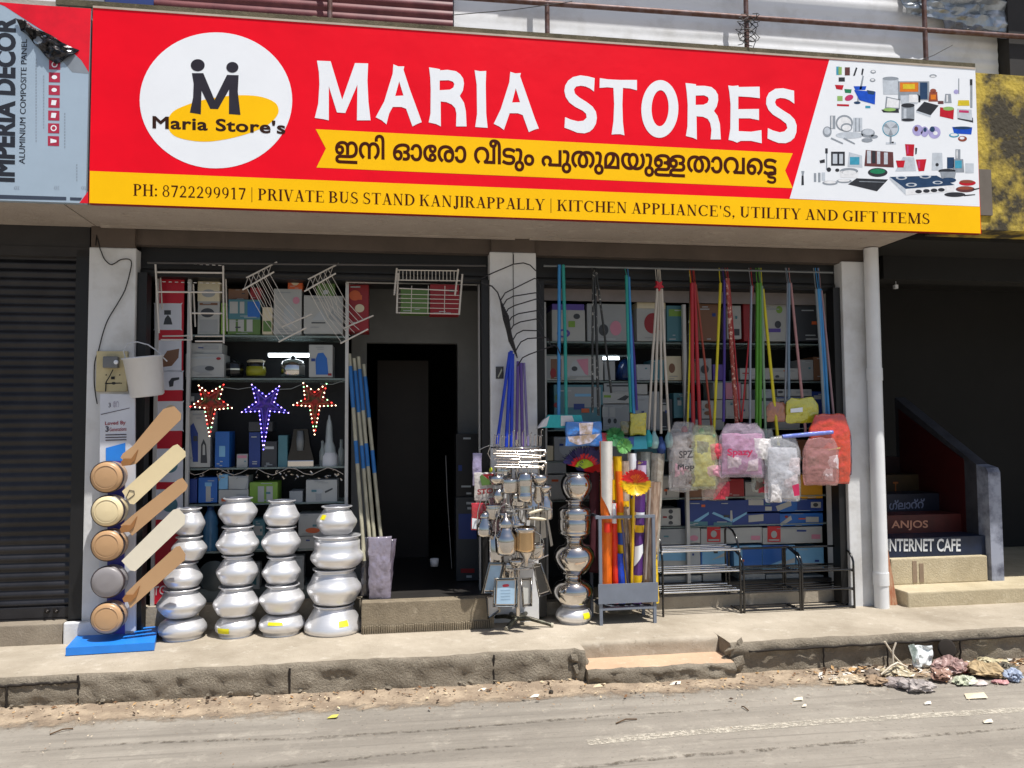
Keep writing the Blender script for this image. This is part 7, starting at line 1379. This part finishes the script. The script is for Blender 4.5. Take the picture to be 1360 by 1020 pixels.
STICKS = [
 (743, 352, 742, 552, mbl2, .012, 'sky blue mop stick at the left end of the right rod'), (748, 352, 752, 552, mt_, .012, 'teal mop stick beside the sky blue one at the left end'),
 (788, 362, 787, 548, mdk, .008, 'leftmost dark patterned stick'), (790, 362, 795, 552, mdk, .010, 'middle dark patterned stick'), (792, 362, 812, 522, mdk, .008, 'rightmost dark patterned stick slanting to the right'),
 (832, 366, 838, 548, mt_, .011, 'teal stick in front of the blue kettle'), (835, 368, 842, 550, mbl2, .011, 'grey blue stick beside the teal stick at the kettle'), (838, 420, 846, 545, mpp, .009, 'dark purple stick right of the kettle'),
 (873, 384, 861, 575, mcre, .009, 'leftmost cream stick under the red star ribbon'), (875, 384, 869, 576, mcre, .010, 'second cream stick under the red star ribbon'), (877, 384, 878, 576, mcre, .009, 'third cream stick under the red star ribbon'), (879, 384, 889, 574, mcre, .009, 'rightmost cream stick under the red star ribbon'),
 (917, 380, 910, 574, mdk, .007, 'thin patterned stick at the left of the red bundle'), (918, 378, 913, 574, myl, .007, 'thin yellowish stick in the red bundle'), (919, 376, 921, 574, mred, .014, 'thick dark red stick in the middle of the red bundle'), (922, 376, 930, 574, mred, .013, 'thick bright red stick in the red bundle'), (924, 378, 946, 576, M('stick_rust', (150, 60, 40), .4), .008, 'rust brown stick slanting right from the red bundle'), (921, 500, 919, 566, mpp, .009, 'short violet stick in front of the red bundle'),
 (957, 376, 948, 578, myl, .010, 'bright yellow stick right of the red bundle'), (962, 372, 961, 560, mpp, .010, 'deep violet stick beside the bright yellow stick'), (966, 370, 979, 566, mfl, .015, 'thick floral patterned stick'), (968, 372, 984, 560, mred, .006, 'thin red stick behind the floral stick'),
 (1000, 380, 985, 560, mred, .006, 'thin red stick slanting left of the green bundle'), (998, 380, 996, 570, msil, .009, 'silver stick left of the green sticks'), (1006, 376, 1005, 580, mgn, .013, 'left thick green stick'), (1010, 376, 1009, 580, mgn, .012, 'right thick green stick'), (1012, 380, 1017, 582, M('stick_pale_green', (120, 150, 120), .4), .009, 'pale green stick right of the green pair'), (1013, 384, 1034, 592, myl, .011, 'long bright yellow stick slanting right to the white mop bag'),
 (1046, 376, 1042, 560, msil, .008, 'left silver stick above the yellow bag'), (1048, 376, 1048, 560, M('stick_grey_blue', (110, 130, 150), .35), .010, 'grey blue stick above the yellow bag'), (1050, 376, 1070, 574, mpk, .010, 'pinkish grey stick slanting right over the yellow bag'),
 (1084, 384, 1095, 562, M('stick_pale_grey', (130, 140, 146), .4), .010, 'pale grey stick left of the blue bundle'), (1087, 384, 1097, 562, mbl2, .012, 'left bright blue stick of the right end bundle'), (1089, 384, 1101, 562, mbl2, .012, 'right bright blue stick of the right end bundle'), (1091, 386, 1108, 562, M('stick_rosy', (150, 120, 124), .4), .008, 'rosy thin stick at the right end of the rod')]
for i, (xt, yt, xb, yb, m, r, lb) in enumerate(STICKS):
    Ya, Yb = -.0-.008*(i % 3), -.03-.014*(i % 4); lb2 = lb if ' hanging' in lb else lb+', hanging from the rod'
    mb = MB(); a, b = P(xt, yt, Ya), P(xb, yb, Yb); mb.tube([a, a.lerp(b, .5)+Vector((.004*math.sin(i*2.1), 0, 0)), b], r, 9)
    if yt < 400 and yt > 356: mb.tube([a, a+Vector((0, .01, .02)), Vector((a.x, .02, P(xt, 356, .02).z))], .0035, 5)
    tag(mb.build('mop_stick', m), lb2, 'mop stick', GM)
RBN = MB(); c = P(876, 379, -.03); RBN.prism([c+Vector((.035*math.cos(a)*(1 if i % 2 else .5), 0, .04*math.sin(a)*(1 if i % 2 else .5))) for i, a in enumerate([2*math.pi*j/10+.3 for j in range(10)])], (0, .03, 0)); tag(RBN.build('ribbon_star', M('red_ribbon', (190, 20, 44), .5)), 'small red star ribbon tied on top of the cream sticks', 'ribbon')
# heads, bags and brushes at the lower ends
def head(name, label, polys, Y, d, cat='mop', group='mop heads below the hanging sticks'):
    t = thing(name, label, cat, P(*polys[0][1][0], Y), group)
    for nm, poly, m, dy in polys:
        pts = [P(x, y, Y+dy) for x, y in poly]
        if (pts[1]-pts[0]).cross(pts[2]-pts[1]).y > 0: pts = pts[::-1]
        mb = MB(); mb.prism(pts, (0, d, 0)); mb.build(nm, m, t)
    return t
mw2, mtl, mwb = M('cloth_white', (206, 206, 210), .7, bump=.002, bscale=60), M('cloth_teal', (40, 170, 176), .6, bump=.002, bscale=60), M('pack_blue', (40, 120, 220), .3, var=.1)
head('flat_mop', 'teal and white flat mop head at the left end of the mops', [('mop_cloth', [(729, 551), (772, 551), (776, 568), (716, 568)], mtl, 0), ('white_patch', [(745, 552), (760, 552), (764, 564), (745, 566)], mw2, -.004), ('white_side', [(722, 558), (730, 552), (726, 566), (714, 569)], mw2, -.003)], -.09, .05)
bag('mop_bag', 751, 560, 799, 592, -.11, .03, plastic('blue_white_pack', (60, 130, 215), .95), 'blue and white packed mop head right of the flat teal mop', 'packet', 'packed mop heads below the sticks', 12)
mb = MB(); pxsheet(mb, [[(769, 562), (788, 561), (786, 577), (770, 577)]], -.150); pxsheet(mb, [[(754, 580), (797, 576), (784, 588), (768, 591), (756, 586)]], -.1495); mb.build('pack_print', M('pale_pack_print', (200, 196, 214), .4, rgb2=(150, 130, 110), scale=20), bpy.data.objects['mop_bag'])
head('mop', 'pinkish red mop head above the orange broom packet', [('mop_cloth', [(797, 575), (808, 575), (808, 586), (798, 586)], M('rosy_cloth', (206, 80, 96), .6), 0)], -.1, .04)
def tuft(name, label, cx, cy, r, m, Y, seed, group='mop heads below the hanging sticks'):
    t = thing(name, label, 'brush', P(cx, cy, Y), group); k = MPP(cx, cy, Y)
    mb = MB(); mb.ball(P(cx, cy, Y), r*k*.6, 10); mb.build('brush_core', m, t); bristles('brush_bristles', P(cx, cy, Y), .3*r*k, 1.15*r*k, 0, 2*math.pi, 90, m, t, 1.0, seed, .010)
tuft('brush', 'dark green brush head above the packed brooms', 815, 580, 11, M('green_bristle', (36, 120, 64), .6), -.09, 3)
tuft('brush', 'light green brush head right of the dark green one', 827, 592, 9, M('lightgreen_bristle', (110, 180, 96), .6), -.10, 4)
bag('mop_bag', 837, 549, 858, 578, -.07, .03, plastic('yellow_pack', (196, 186, 40), .95), 'yellow packed sponge head below the purple stick', 'packet', 'packed mop heads below the sticks', 14); bag('mop_bag', 824, 560, 838, 578, -.05, .02, plastic('olive_pack', (110, 106, 66), .95), 'dull olive packed head left of the yellow sponge pack', 'packet', 'packed mop heads below the sticks', 15)
head('flat_mop', 'teal flat mop head below the yellow sponge pack', [('mop_cloth', [(836, 580), (858, 579), (860, 596), (838, 597)], M('cloth_deep_teal', (30, 120, 140), .6), 0), ('navy_patch', [(830, 582), (842, 580), (842, 592), (834, 594)], M('cloth_navy', (30, 60, 120), .6), -.003)], -.1, .04)
for i, (cx, cy, m, lb) in enumerate(((861, 583, mtl, 'teal toilet brush end under the leftmost cream stick'), (869, 585, M('pale_teal', (150, 190, 190), .4), 'pale teal toilet brush end under the second cream stick'), (878, 592, M('cloth_navy', (30, 60, 120), .6), 'navy toilet brush end under the third cream stick'), (889, 584, M('pale_teal', (150, 190, 190), .4), 'pale teal toilet brush end under the rightmost cream stick'))):
    t = thing('brush', lb, 'brush', P(cx, cy+9, -.06), 'mop heads below the hanging sticks'); k = MPP(cx, cy, -.06); mb = MB(); mb.lathe([(0, 12), (2, 12), (3, 8), (5.5, 4), (6.5, -3), (5, -10), (0, -11)] and [(r*k, h*k) for r, h in [(0, -11), (5, -10), (6.5, -3), (5.5, 4), (3, 8), (2, 12), (0, 12)]], P(cx, cy, -.06), 12); mb.build('brush_head', m, t)
GP2 = 'packed mop heads below the sticks'
def mopbag(x0, y0, x1, y1, Y, rgb, a, inner, label, seed, th=.045, **kw):
    kw.setdefault('gather', .34); o = bag('mop_bag', x0, y0-6, x1, y1, Y, th, plastic('bag_%d' % seed, rgb, a), label, 'packet', GP2, seed, **kw)
    if inner:
        rr = random.Random(seed)
        for k in range(3):
            xa = x0+4+(x1-x0-16)*rr.random(); ya = y0+14+(y1-y0-34)*rr.random(); c = rr.choice(((206, 60, 80), (226, 210, 214), (214, 150, 170), (240, 236, 236), (110, 90, 80)))
            bag('packed_cloth', xa, ya, xa+rr.uniform(14, 24), ya+rr.uniform(14, 26), Y-th*.25, th*.35, M('packed_c%d' % c[1], c, .7, var=.2, scale=30, bump=.003, bscale=60), '', seed=seed+k*7, parent=o, wr=1.2)
        bag('packed_cloth', x0+4, y0+8, x1-4, y1-4, Y, th*.65, M('packed_%d' % seed, inner, .8, var=.2, scale=25, bump=.004, bscale=60), '', seed=seed+50, parent=o, wr=.7)
    return o
b1 = mopbag(889, 567, 928, 652, -.085, (200, 198, 200), .34, (150, 140, 138), 'grey clear mop bag with dark print at the left of the bags', 21)
b2 = mopbag(916, 570, 954, 650, -.10, (196, 204, 170), .34, (190, 176, 84), 'greenish yellow packed mop bag second from the left', 22)
b3 = mopbag(932, 585, 968, 664, -.075, (206, 190, 180), .34, (170, 130, 120), 'pale pinkish brown mop bag behind the green one', 23)
b4 = mopbag(955, 568, 1016, 634, -.12, (214, 196, 216), .34, (190, 130, 170), 'pink violet mop bag with pink script in the middle of the bags', 24, .055)
b5 = mopbag(998, 576, 1030, 652, -.07, (196, 204, 198), .34, (170, 176, 170), 'pale green clear mop bag behind the white mop bag', 25)
b6 = mopbag(1016, 586, 1063, 666, -.14, (222, 224, 230), .34, (206, 206, 214), 'bright white mop bag at the end of the long yellow stick', 26, .06)
b7 = mopbag(1074, 556, 1130, 642, -.12, (214, 66, 34), .92, None, 'shiny orange red packet at the right end of the bags', 27, .05)
b8 = mopbag(1066, 588, 1114, 644, -.17, (196, 140, 136), .5, (160, 110, 108), 'dusky pink clear bag in front of the orange red packet', 28, .03)
b9 = mopbag(1044, 534, 1086, 562, -.06, (206, 200, 50), .97, None, 'yellow green packet under the silver sticks', 29, .03)
b10 = mopbag(1018, 540, 1044, 560, -.05, (176, 110, 80), .9, None, 'brownish printed packet left of the yellow green packet', 30, .025)
b11 = mopbag(1113, 575, 1131, 630, -.02, (70, 76, 130), .8, None, 'dark violet packet behind the orange red packet', 31, .02)
mred_t = M('bag_red_print', (196, 40, 90), .4); mdk_t = M('bag_dark_print', (60, 56, 60), .4)
write('Spazy', ((966, 608), (1000, 607), (966, 596), (1000, 595)), -.182, mred_t, b4, 'lettering', .025); write('SPZ', ((902, 609), (920, 608), (902, 599), (920, 598)), -.134, mdk_t, b1, 'lettering', .02); write('Mop', ((900, 626), (922, 625), (900, 617), (922, 616)), -.134, mdk_t, b1, 'lettering', .02)
mb = MB(); pxsheet(mb, [[(1052, 645), (1061, 642), (1062, 658), (1055, 659)]], -.205); mb.build('red_print', mred_t, b6)
mb = MB(); pxsheet(mb, [[(1077, 599), (1098, 597), (1116, 594), (1116, 595.5), (1098, 599), (1078, 601)]], -.176); mb.build('gold_line', M('gold_print', (220, 190, 120), .4), b7)
mb = MB(); pxsheet(mb, [[(1050, 543), (1066, 541), (1066, 547), (1050, 548)]], -.093); mb.build('white_label', m_sw, b9)
mb = MB(); a, b = P(1039, 580, -.15), P(1106, 574, -.17); mb.tube([a, a.lerp(b, .5), b], [.014, .016, .014], 10); tag(mb.build('rolled_packet', plastic('blue_roll', (110, 130, 220), .95)), 'shiny pale blue rolled packet lying across to the orange red packet', 'packet')
mb = MB(); c = P(948, 579, -.10); mb.ball(c, .013, 10); tag(mb.build('green_knob', M('green_knob', (20, 150, 110), .35)), 'small green knob at the end of the bright yellow stick', 'knob')
for x, y, rgb, lb in ((909, 570, (170, 30, 40), 'small red plastic socket above the grey clear mop bag'), (931, 572, (60, 150, 90), 'small green plastic socket above the greenish mop bag'), (978, 566, (110, 60, 110), 'small violet plastic socket above the pink bag'), (1009, 582, (190, 40, 60), 'small red plastic socket under the green sticks')):
    mb = MB(); p = P(x, y, -.07); mb.lathe([(0, -.02), (.022, -.02), (.024, 0), (.014, .02), (0, .022)], p, 12); tag(mb.build('mop_socket', M('socket_%d' % x, rgb, .4)), lb, 'mop socket', 'coloured mop sockets')

# ================================================================= RUBBISH BY THE KERB
GRB = 'rubbish lying against the right kerb'
def Rz(x, y): p = G(x, y, -.19); return Vector((p.x, p.y, zroad(p.x)))
def litter_bag(label, x, y, w, h, rgb, seed, dpt=.10, alpha=1.0, rough=.35, cat='plastic bag', name='plastic_bag'):
    b = Rz(x, y); k = (b-CAM).dot(FWD)/FP; mb = MB(); n = 34; vs = []
    for j in range(n//2+1):
        for i in range(n):
            t = math.pi*j/(n//2); a = 2*math.pi*i/n; d = Vector((math.sin(t)*math.cos(a)*w*k/2, math.sin(t)*math.sin(a)*dpt/2, (math.cos(t)+1)*h*k/2))
            q = d*13+Vector((seed*5, seed, 0)); s = 1+.6*noise.noise(q)+.9*(.3-abs(noise.noise(q*2.1)))+.7*(.25-abs(noise.noise(q*4.5))); vs.append(b+Vector((d.x*s*(1+.3*noise.noise(q*.6)), d.y*s, max(0, d.z*(.7+.45*noise.noise(q*1.3)+.4*(.25-abs(noise.noise(q*3))))))))
    fs = [(j*n+i, (j+1)*n+i, (j+1)*n+(i+1) % n, j*n+(i+1) % n) for j in range(n//2) for i in range(n)]
    mb.smooth = False
    mb.add(vs, fs); return tag(mb.build(name, M('litter_%d' % seed, tuple(int(v*.62+g*.38) for v, g in zip(rgb, (196, 186, 172))), rough, var=.22, scale=22, alpha=alpha, bump=.004, bscale=40)), label, cat, GRB)
t = thing('torn_sack', 'white torn plastic sheet standing up in the rubbish pile', 'plastic sheet', Rz(1226, 888), GRB)
q = Rz(1226, 886).y; crumple('sheet', ((1212, 889), (1238, 888), (1209, 855), (1236, 857)), q, M('litter_white', (226, 232, 232), .4, var=.05), .05, '', '', 17, 16, 18, t)
mb = MB(); pts = [P(x, y, q-.02) for x, y in ((1206, 857), (1214, 855), (1222, 872), (1219, 884), (1213, 878))]; mb.add(pts, [(0, 4, 3, 2, 1)]); mb.build('printed_flap', M('litter_print', (190, 200, 196), .4, rgb2=(130, 146, 140), scale=40), t)
litter_bag('crumpled clear whitish bag in front of the white sheet', 1216, 914, 40, 18, (200, 194, 196), 41, .16, .75); litter_bag('clear grey violet plastic in the middle of the rubbish', 1196, 910, 34, 12, (180, 170, 176), 42, .12, .6)
litter_bag('pinkish clear bag with red print leaning on the kerb', 1262, 892, 36, 26, (176, 130, 130), 43, .12, .85); litter_bag('bright red plastic wrapper in the rubbish pile', 1280, 890, 22, 10, (214, 60, 56), 44, .08); litter_bag('reddish brown bag low in the rubbish pile', 1250, 902, 22, 22, (160, 110, 92), 45, .10)
litter_bag('pale green plastic wrap on the road side of the pile', 1278, 906, 26, 14, (206, 220, 190), 46, .1); litter_bag('round tan coconut husk in the rubbish pile', 1305, 894, 32, 20, (176, 146, 96), 47, .16, 1, .8, 'husk', 'coconut_husk'); litter_bag('pale straw coloured bag behind the tan husk', 1318, 880, 36, 10, (206, 196, 150), 48, .08)
litter_bag('blue white crumpled paper at the right end of the pile', 1348, 902, 22, 20, (160, 186, 232), 49, .08, 1, .6, 'paper', 'crumpled_paper'); litter_bag('dark olive rag behind the blue white paper', 1338, 890, 30, 16, (60, 58, 46), 50, .1, 1, .8, 'rag', 'rag'); litter_bag('pink striped wrapper in front of the dark rag', 1326, 905, 24, 8, (206, 130, 140), 51, .06); litter_bag('white wrapper scrap below the tan husk', 1300, 906, 26, 7, (226, 214, 216), 52, .06)
litter_bag('long pale plastic strip lying left of the pile', 1130, 906, 44, 10, (196, 176, 140), 53, .07); litter_bag('tan leaf heap left of the clear bag', 1165, 907, 28, 14, (146, 116, 84), 54, .1, 1, .9, 'leaf heap', 'leaf_heap'); litter_bag('yellowish plastic under the thin white straps', 1190, 896, 30, 16, (214, 200, 160), 55, .1, .9)
litter_bag('dark grey rag lying on the kerb foot left of the pile', 1146, 884, 30, 10, (70, 64, 58), 56, .08, 1, .9, 'rag', 'rag'); litter_bag('small pale scrap at the far left of the pile', 1112, 902, 16, 7, (214, 206, 190), 57, .05); litter_bag('round dark clay lump left of the white sheet', 1158, 898, 16, 12, (90, 74, 60), 58, .08, 1, .9, 'clay lump', 'clay_lump')
for i, (pts, lb) in enumerate(((((1175, 852), (1188, 872), (1205, 890)), 'long white plastic strap sticking up from the pile'), (((1190, 853), (1186, 864), (1186, 880)), 'short curved white strap in the pile'), (((1170, 896), (1184, 884), (1192, 880), (1205, 886)), 'bent pale strap arching over the yellowish plastic'), (((1234, 892), (1242, 900), (1248, 908)), 'thin pale strap on the road side of the pile'))):
    mb = MB(); y0 = Rz(1190, 895).y; mb.tube([P(x, y, y0-.02*i) for x, y in pts], .006, 6); tag(mb.build('plastic_strap', M('strap_white', (222, 210, 190), .4)), lb, 'strap', GRB)
mb = MB(); c = P(1258, 862, -.775); mb.lathe([(0, .004), (.05, .004), (.062, 0), (.05, -.02), (0, -.02)], c, 18, (0, -1, .2)); struct(mb.build('drain_hole', m_gap))
# leaf litter and grit
rnd = random.Random(21)
def scatter(name, n, mats, szr, region, flat=.4):
    mb = MB()
    for i in range(n):
        x = rnd.uniform(*region[0]); yk = kerb_y(x) if not 1.1 < x < 2.05 else -.80
        y = yk-abs(rnd.gauss(0, region[1]))-.012; s = rnd.uniform(*szr); a = rnd.uniform(0, 6.28); z = zroad(x)+.012
        u = Vector((math.cos(a), math.sin(a), rnd.uniform(-flat, flat)))*s; v = Vector((-math.sin(a), math.cos(a), rnd.uniform(-flat, flat)))*s*rnd.uniform(.3, .8); c = Vector((x, y, z+s*.3))
        mb.cur = rnd.randrange(len(mats)); mb.add([c-u, c+v*.8+Vector((0, 0, s*.2)), c+u, c-v*.8], [(0, 1, 2), (0, 2, 3)])
    return struct(mb.build(name, mats, loc=(0, 0, 0)), 'stuff')
scatter('leaf_litter', 620, [M('leaf_brown', (120, 88, 60), .9), M('leaf_tan', (186, 150, 104), .9), M('leaf_pale', (206, 186, 152), .8), M('leaf_dark', (70, 54, 40), .9)], (.004, .016), ((-2.3, 4.3), .14))
scatter('grit', 1300, [M('grit_pale', (206, 190, 166), .9), M('grit_brown', (136, 108, 80), .9)], (.002, .006), ((-2.3, 4.3), .30), .8)
scatter('litter_by_pile', 320, [M('leaf_brown', (120, 88, 60), .9), M('leaf_tan', (186, 150, 104), .9), M('scrap_white', (226, 220, 210), .7), M('leaf_dark', (70, 54, 40), .9)], (.006, .03), ((2.5, 4.1), .10))
SCR = [((897, 910), (226, 220, 206), 'small white torn paper on the road below the walkway step', 9), ((128, 930), (206, 196, 170), 'crumpled whitish scrap at the kerb foot on the left', 9), ((640, 921), (226, 216, 200), 'white paper scrap on the dust below the doorway', 6), ((710, 929), (230, 220, 204), 'whitish flat scrap left of a dark pebble', 7), ((1060, 930), (222, 212, 190), 'pale flat scrap on the road right of the step', 8), ((1068, 939), (226, 216, 196), 'tiny pale scrap below the flat one', 4), ((1232, 934), (230, 224, 212), 'small white scrap on the road below the pile', 6), ((1312, 958), (222, 214, 196), 'pale thin scrap beyond the white line', 8), ((1296, 924), (220, 206, 180), 'long pale strip on the road below the husk', 18), ((442, 959), (196, 190, 90), 'yellowish scrap on the road below the pots', 8), ((796, 914), (206, 190, 160), 'tan flat scrap left of the walkway step', 10)]
for (x, y), rgb, lb, w in SCR:
    b = Rz(x, y); k = (b-CAM).dot(FWD)/FP*w; mb = MB(); z = Vector((0, 0, .006)); mb.add([b+z+Vector((-k, -k*.3, 0)), b+z+Vector((k*.6, -k*.5, .004)), b+z+Vector((k, k*.4, .01)), b+z+Vector((-k*.4, k*.7, .002)), b+z+Vector((-.1*k, .1*k, .012))], [(0, 1, 4), (1, 2, 4), (2, 3, 4), (3, 0, 4)])
    tag(mb.build('paper_scrap', M('scrap_%d' % x, rgb, .8, var=.05)), lb, 'paper scrap', 'paper scraps on the road')
mb = MB(); p = Rz(732, 924); mb.ball(p+Vector((0, 0, .012)), .014, 8); tag(mb.build('pebble', M('dark_pebble', (50, 44, 36), .8)), 'small dark pebble on the dust below the carousel', 'pebble')
for i, (a, b, lb) in enumerate((((66, 985), (97, 977), 'thin dry twig on the road at the lower left'), ((818, 964), (846, 958), 'thin dry twig on the road left of the white line'), ((985, 940), (994, 945), 'short dark twig on the road above the white line'))):
    p, q = Rz(*a), Rz(*b); mb = MB(); mb.tube([p+Vector((0, 0, .006)), p.lerp(q, .5)+Vector((0, .012, .012)), q+Vector((0, 0, .006))], .0035, 5); tag(mb.build('twig', M('twig_brown', (96, 74, 52), .9)), lb, 'twig', 'twigs on the road')
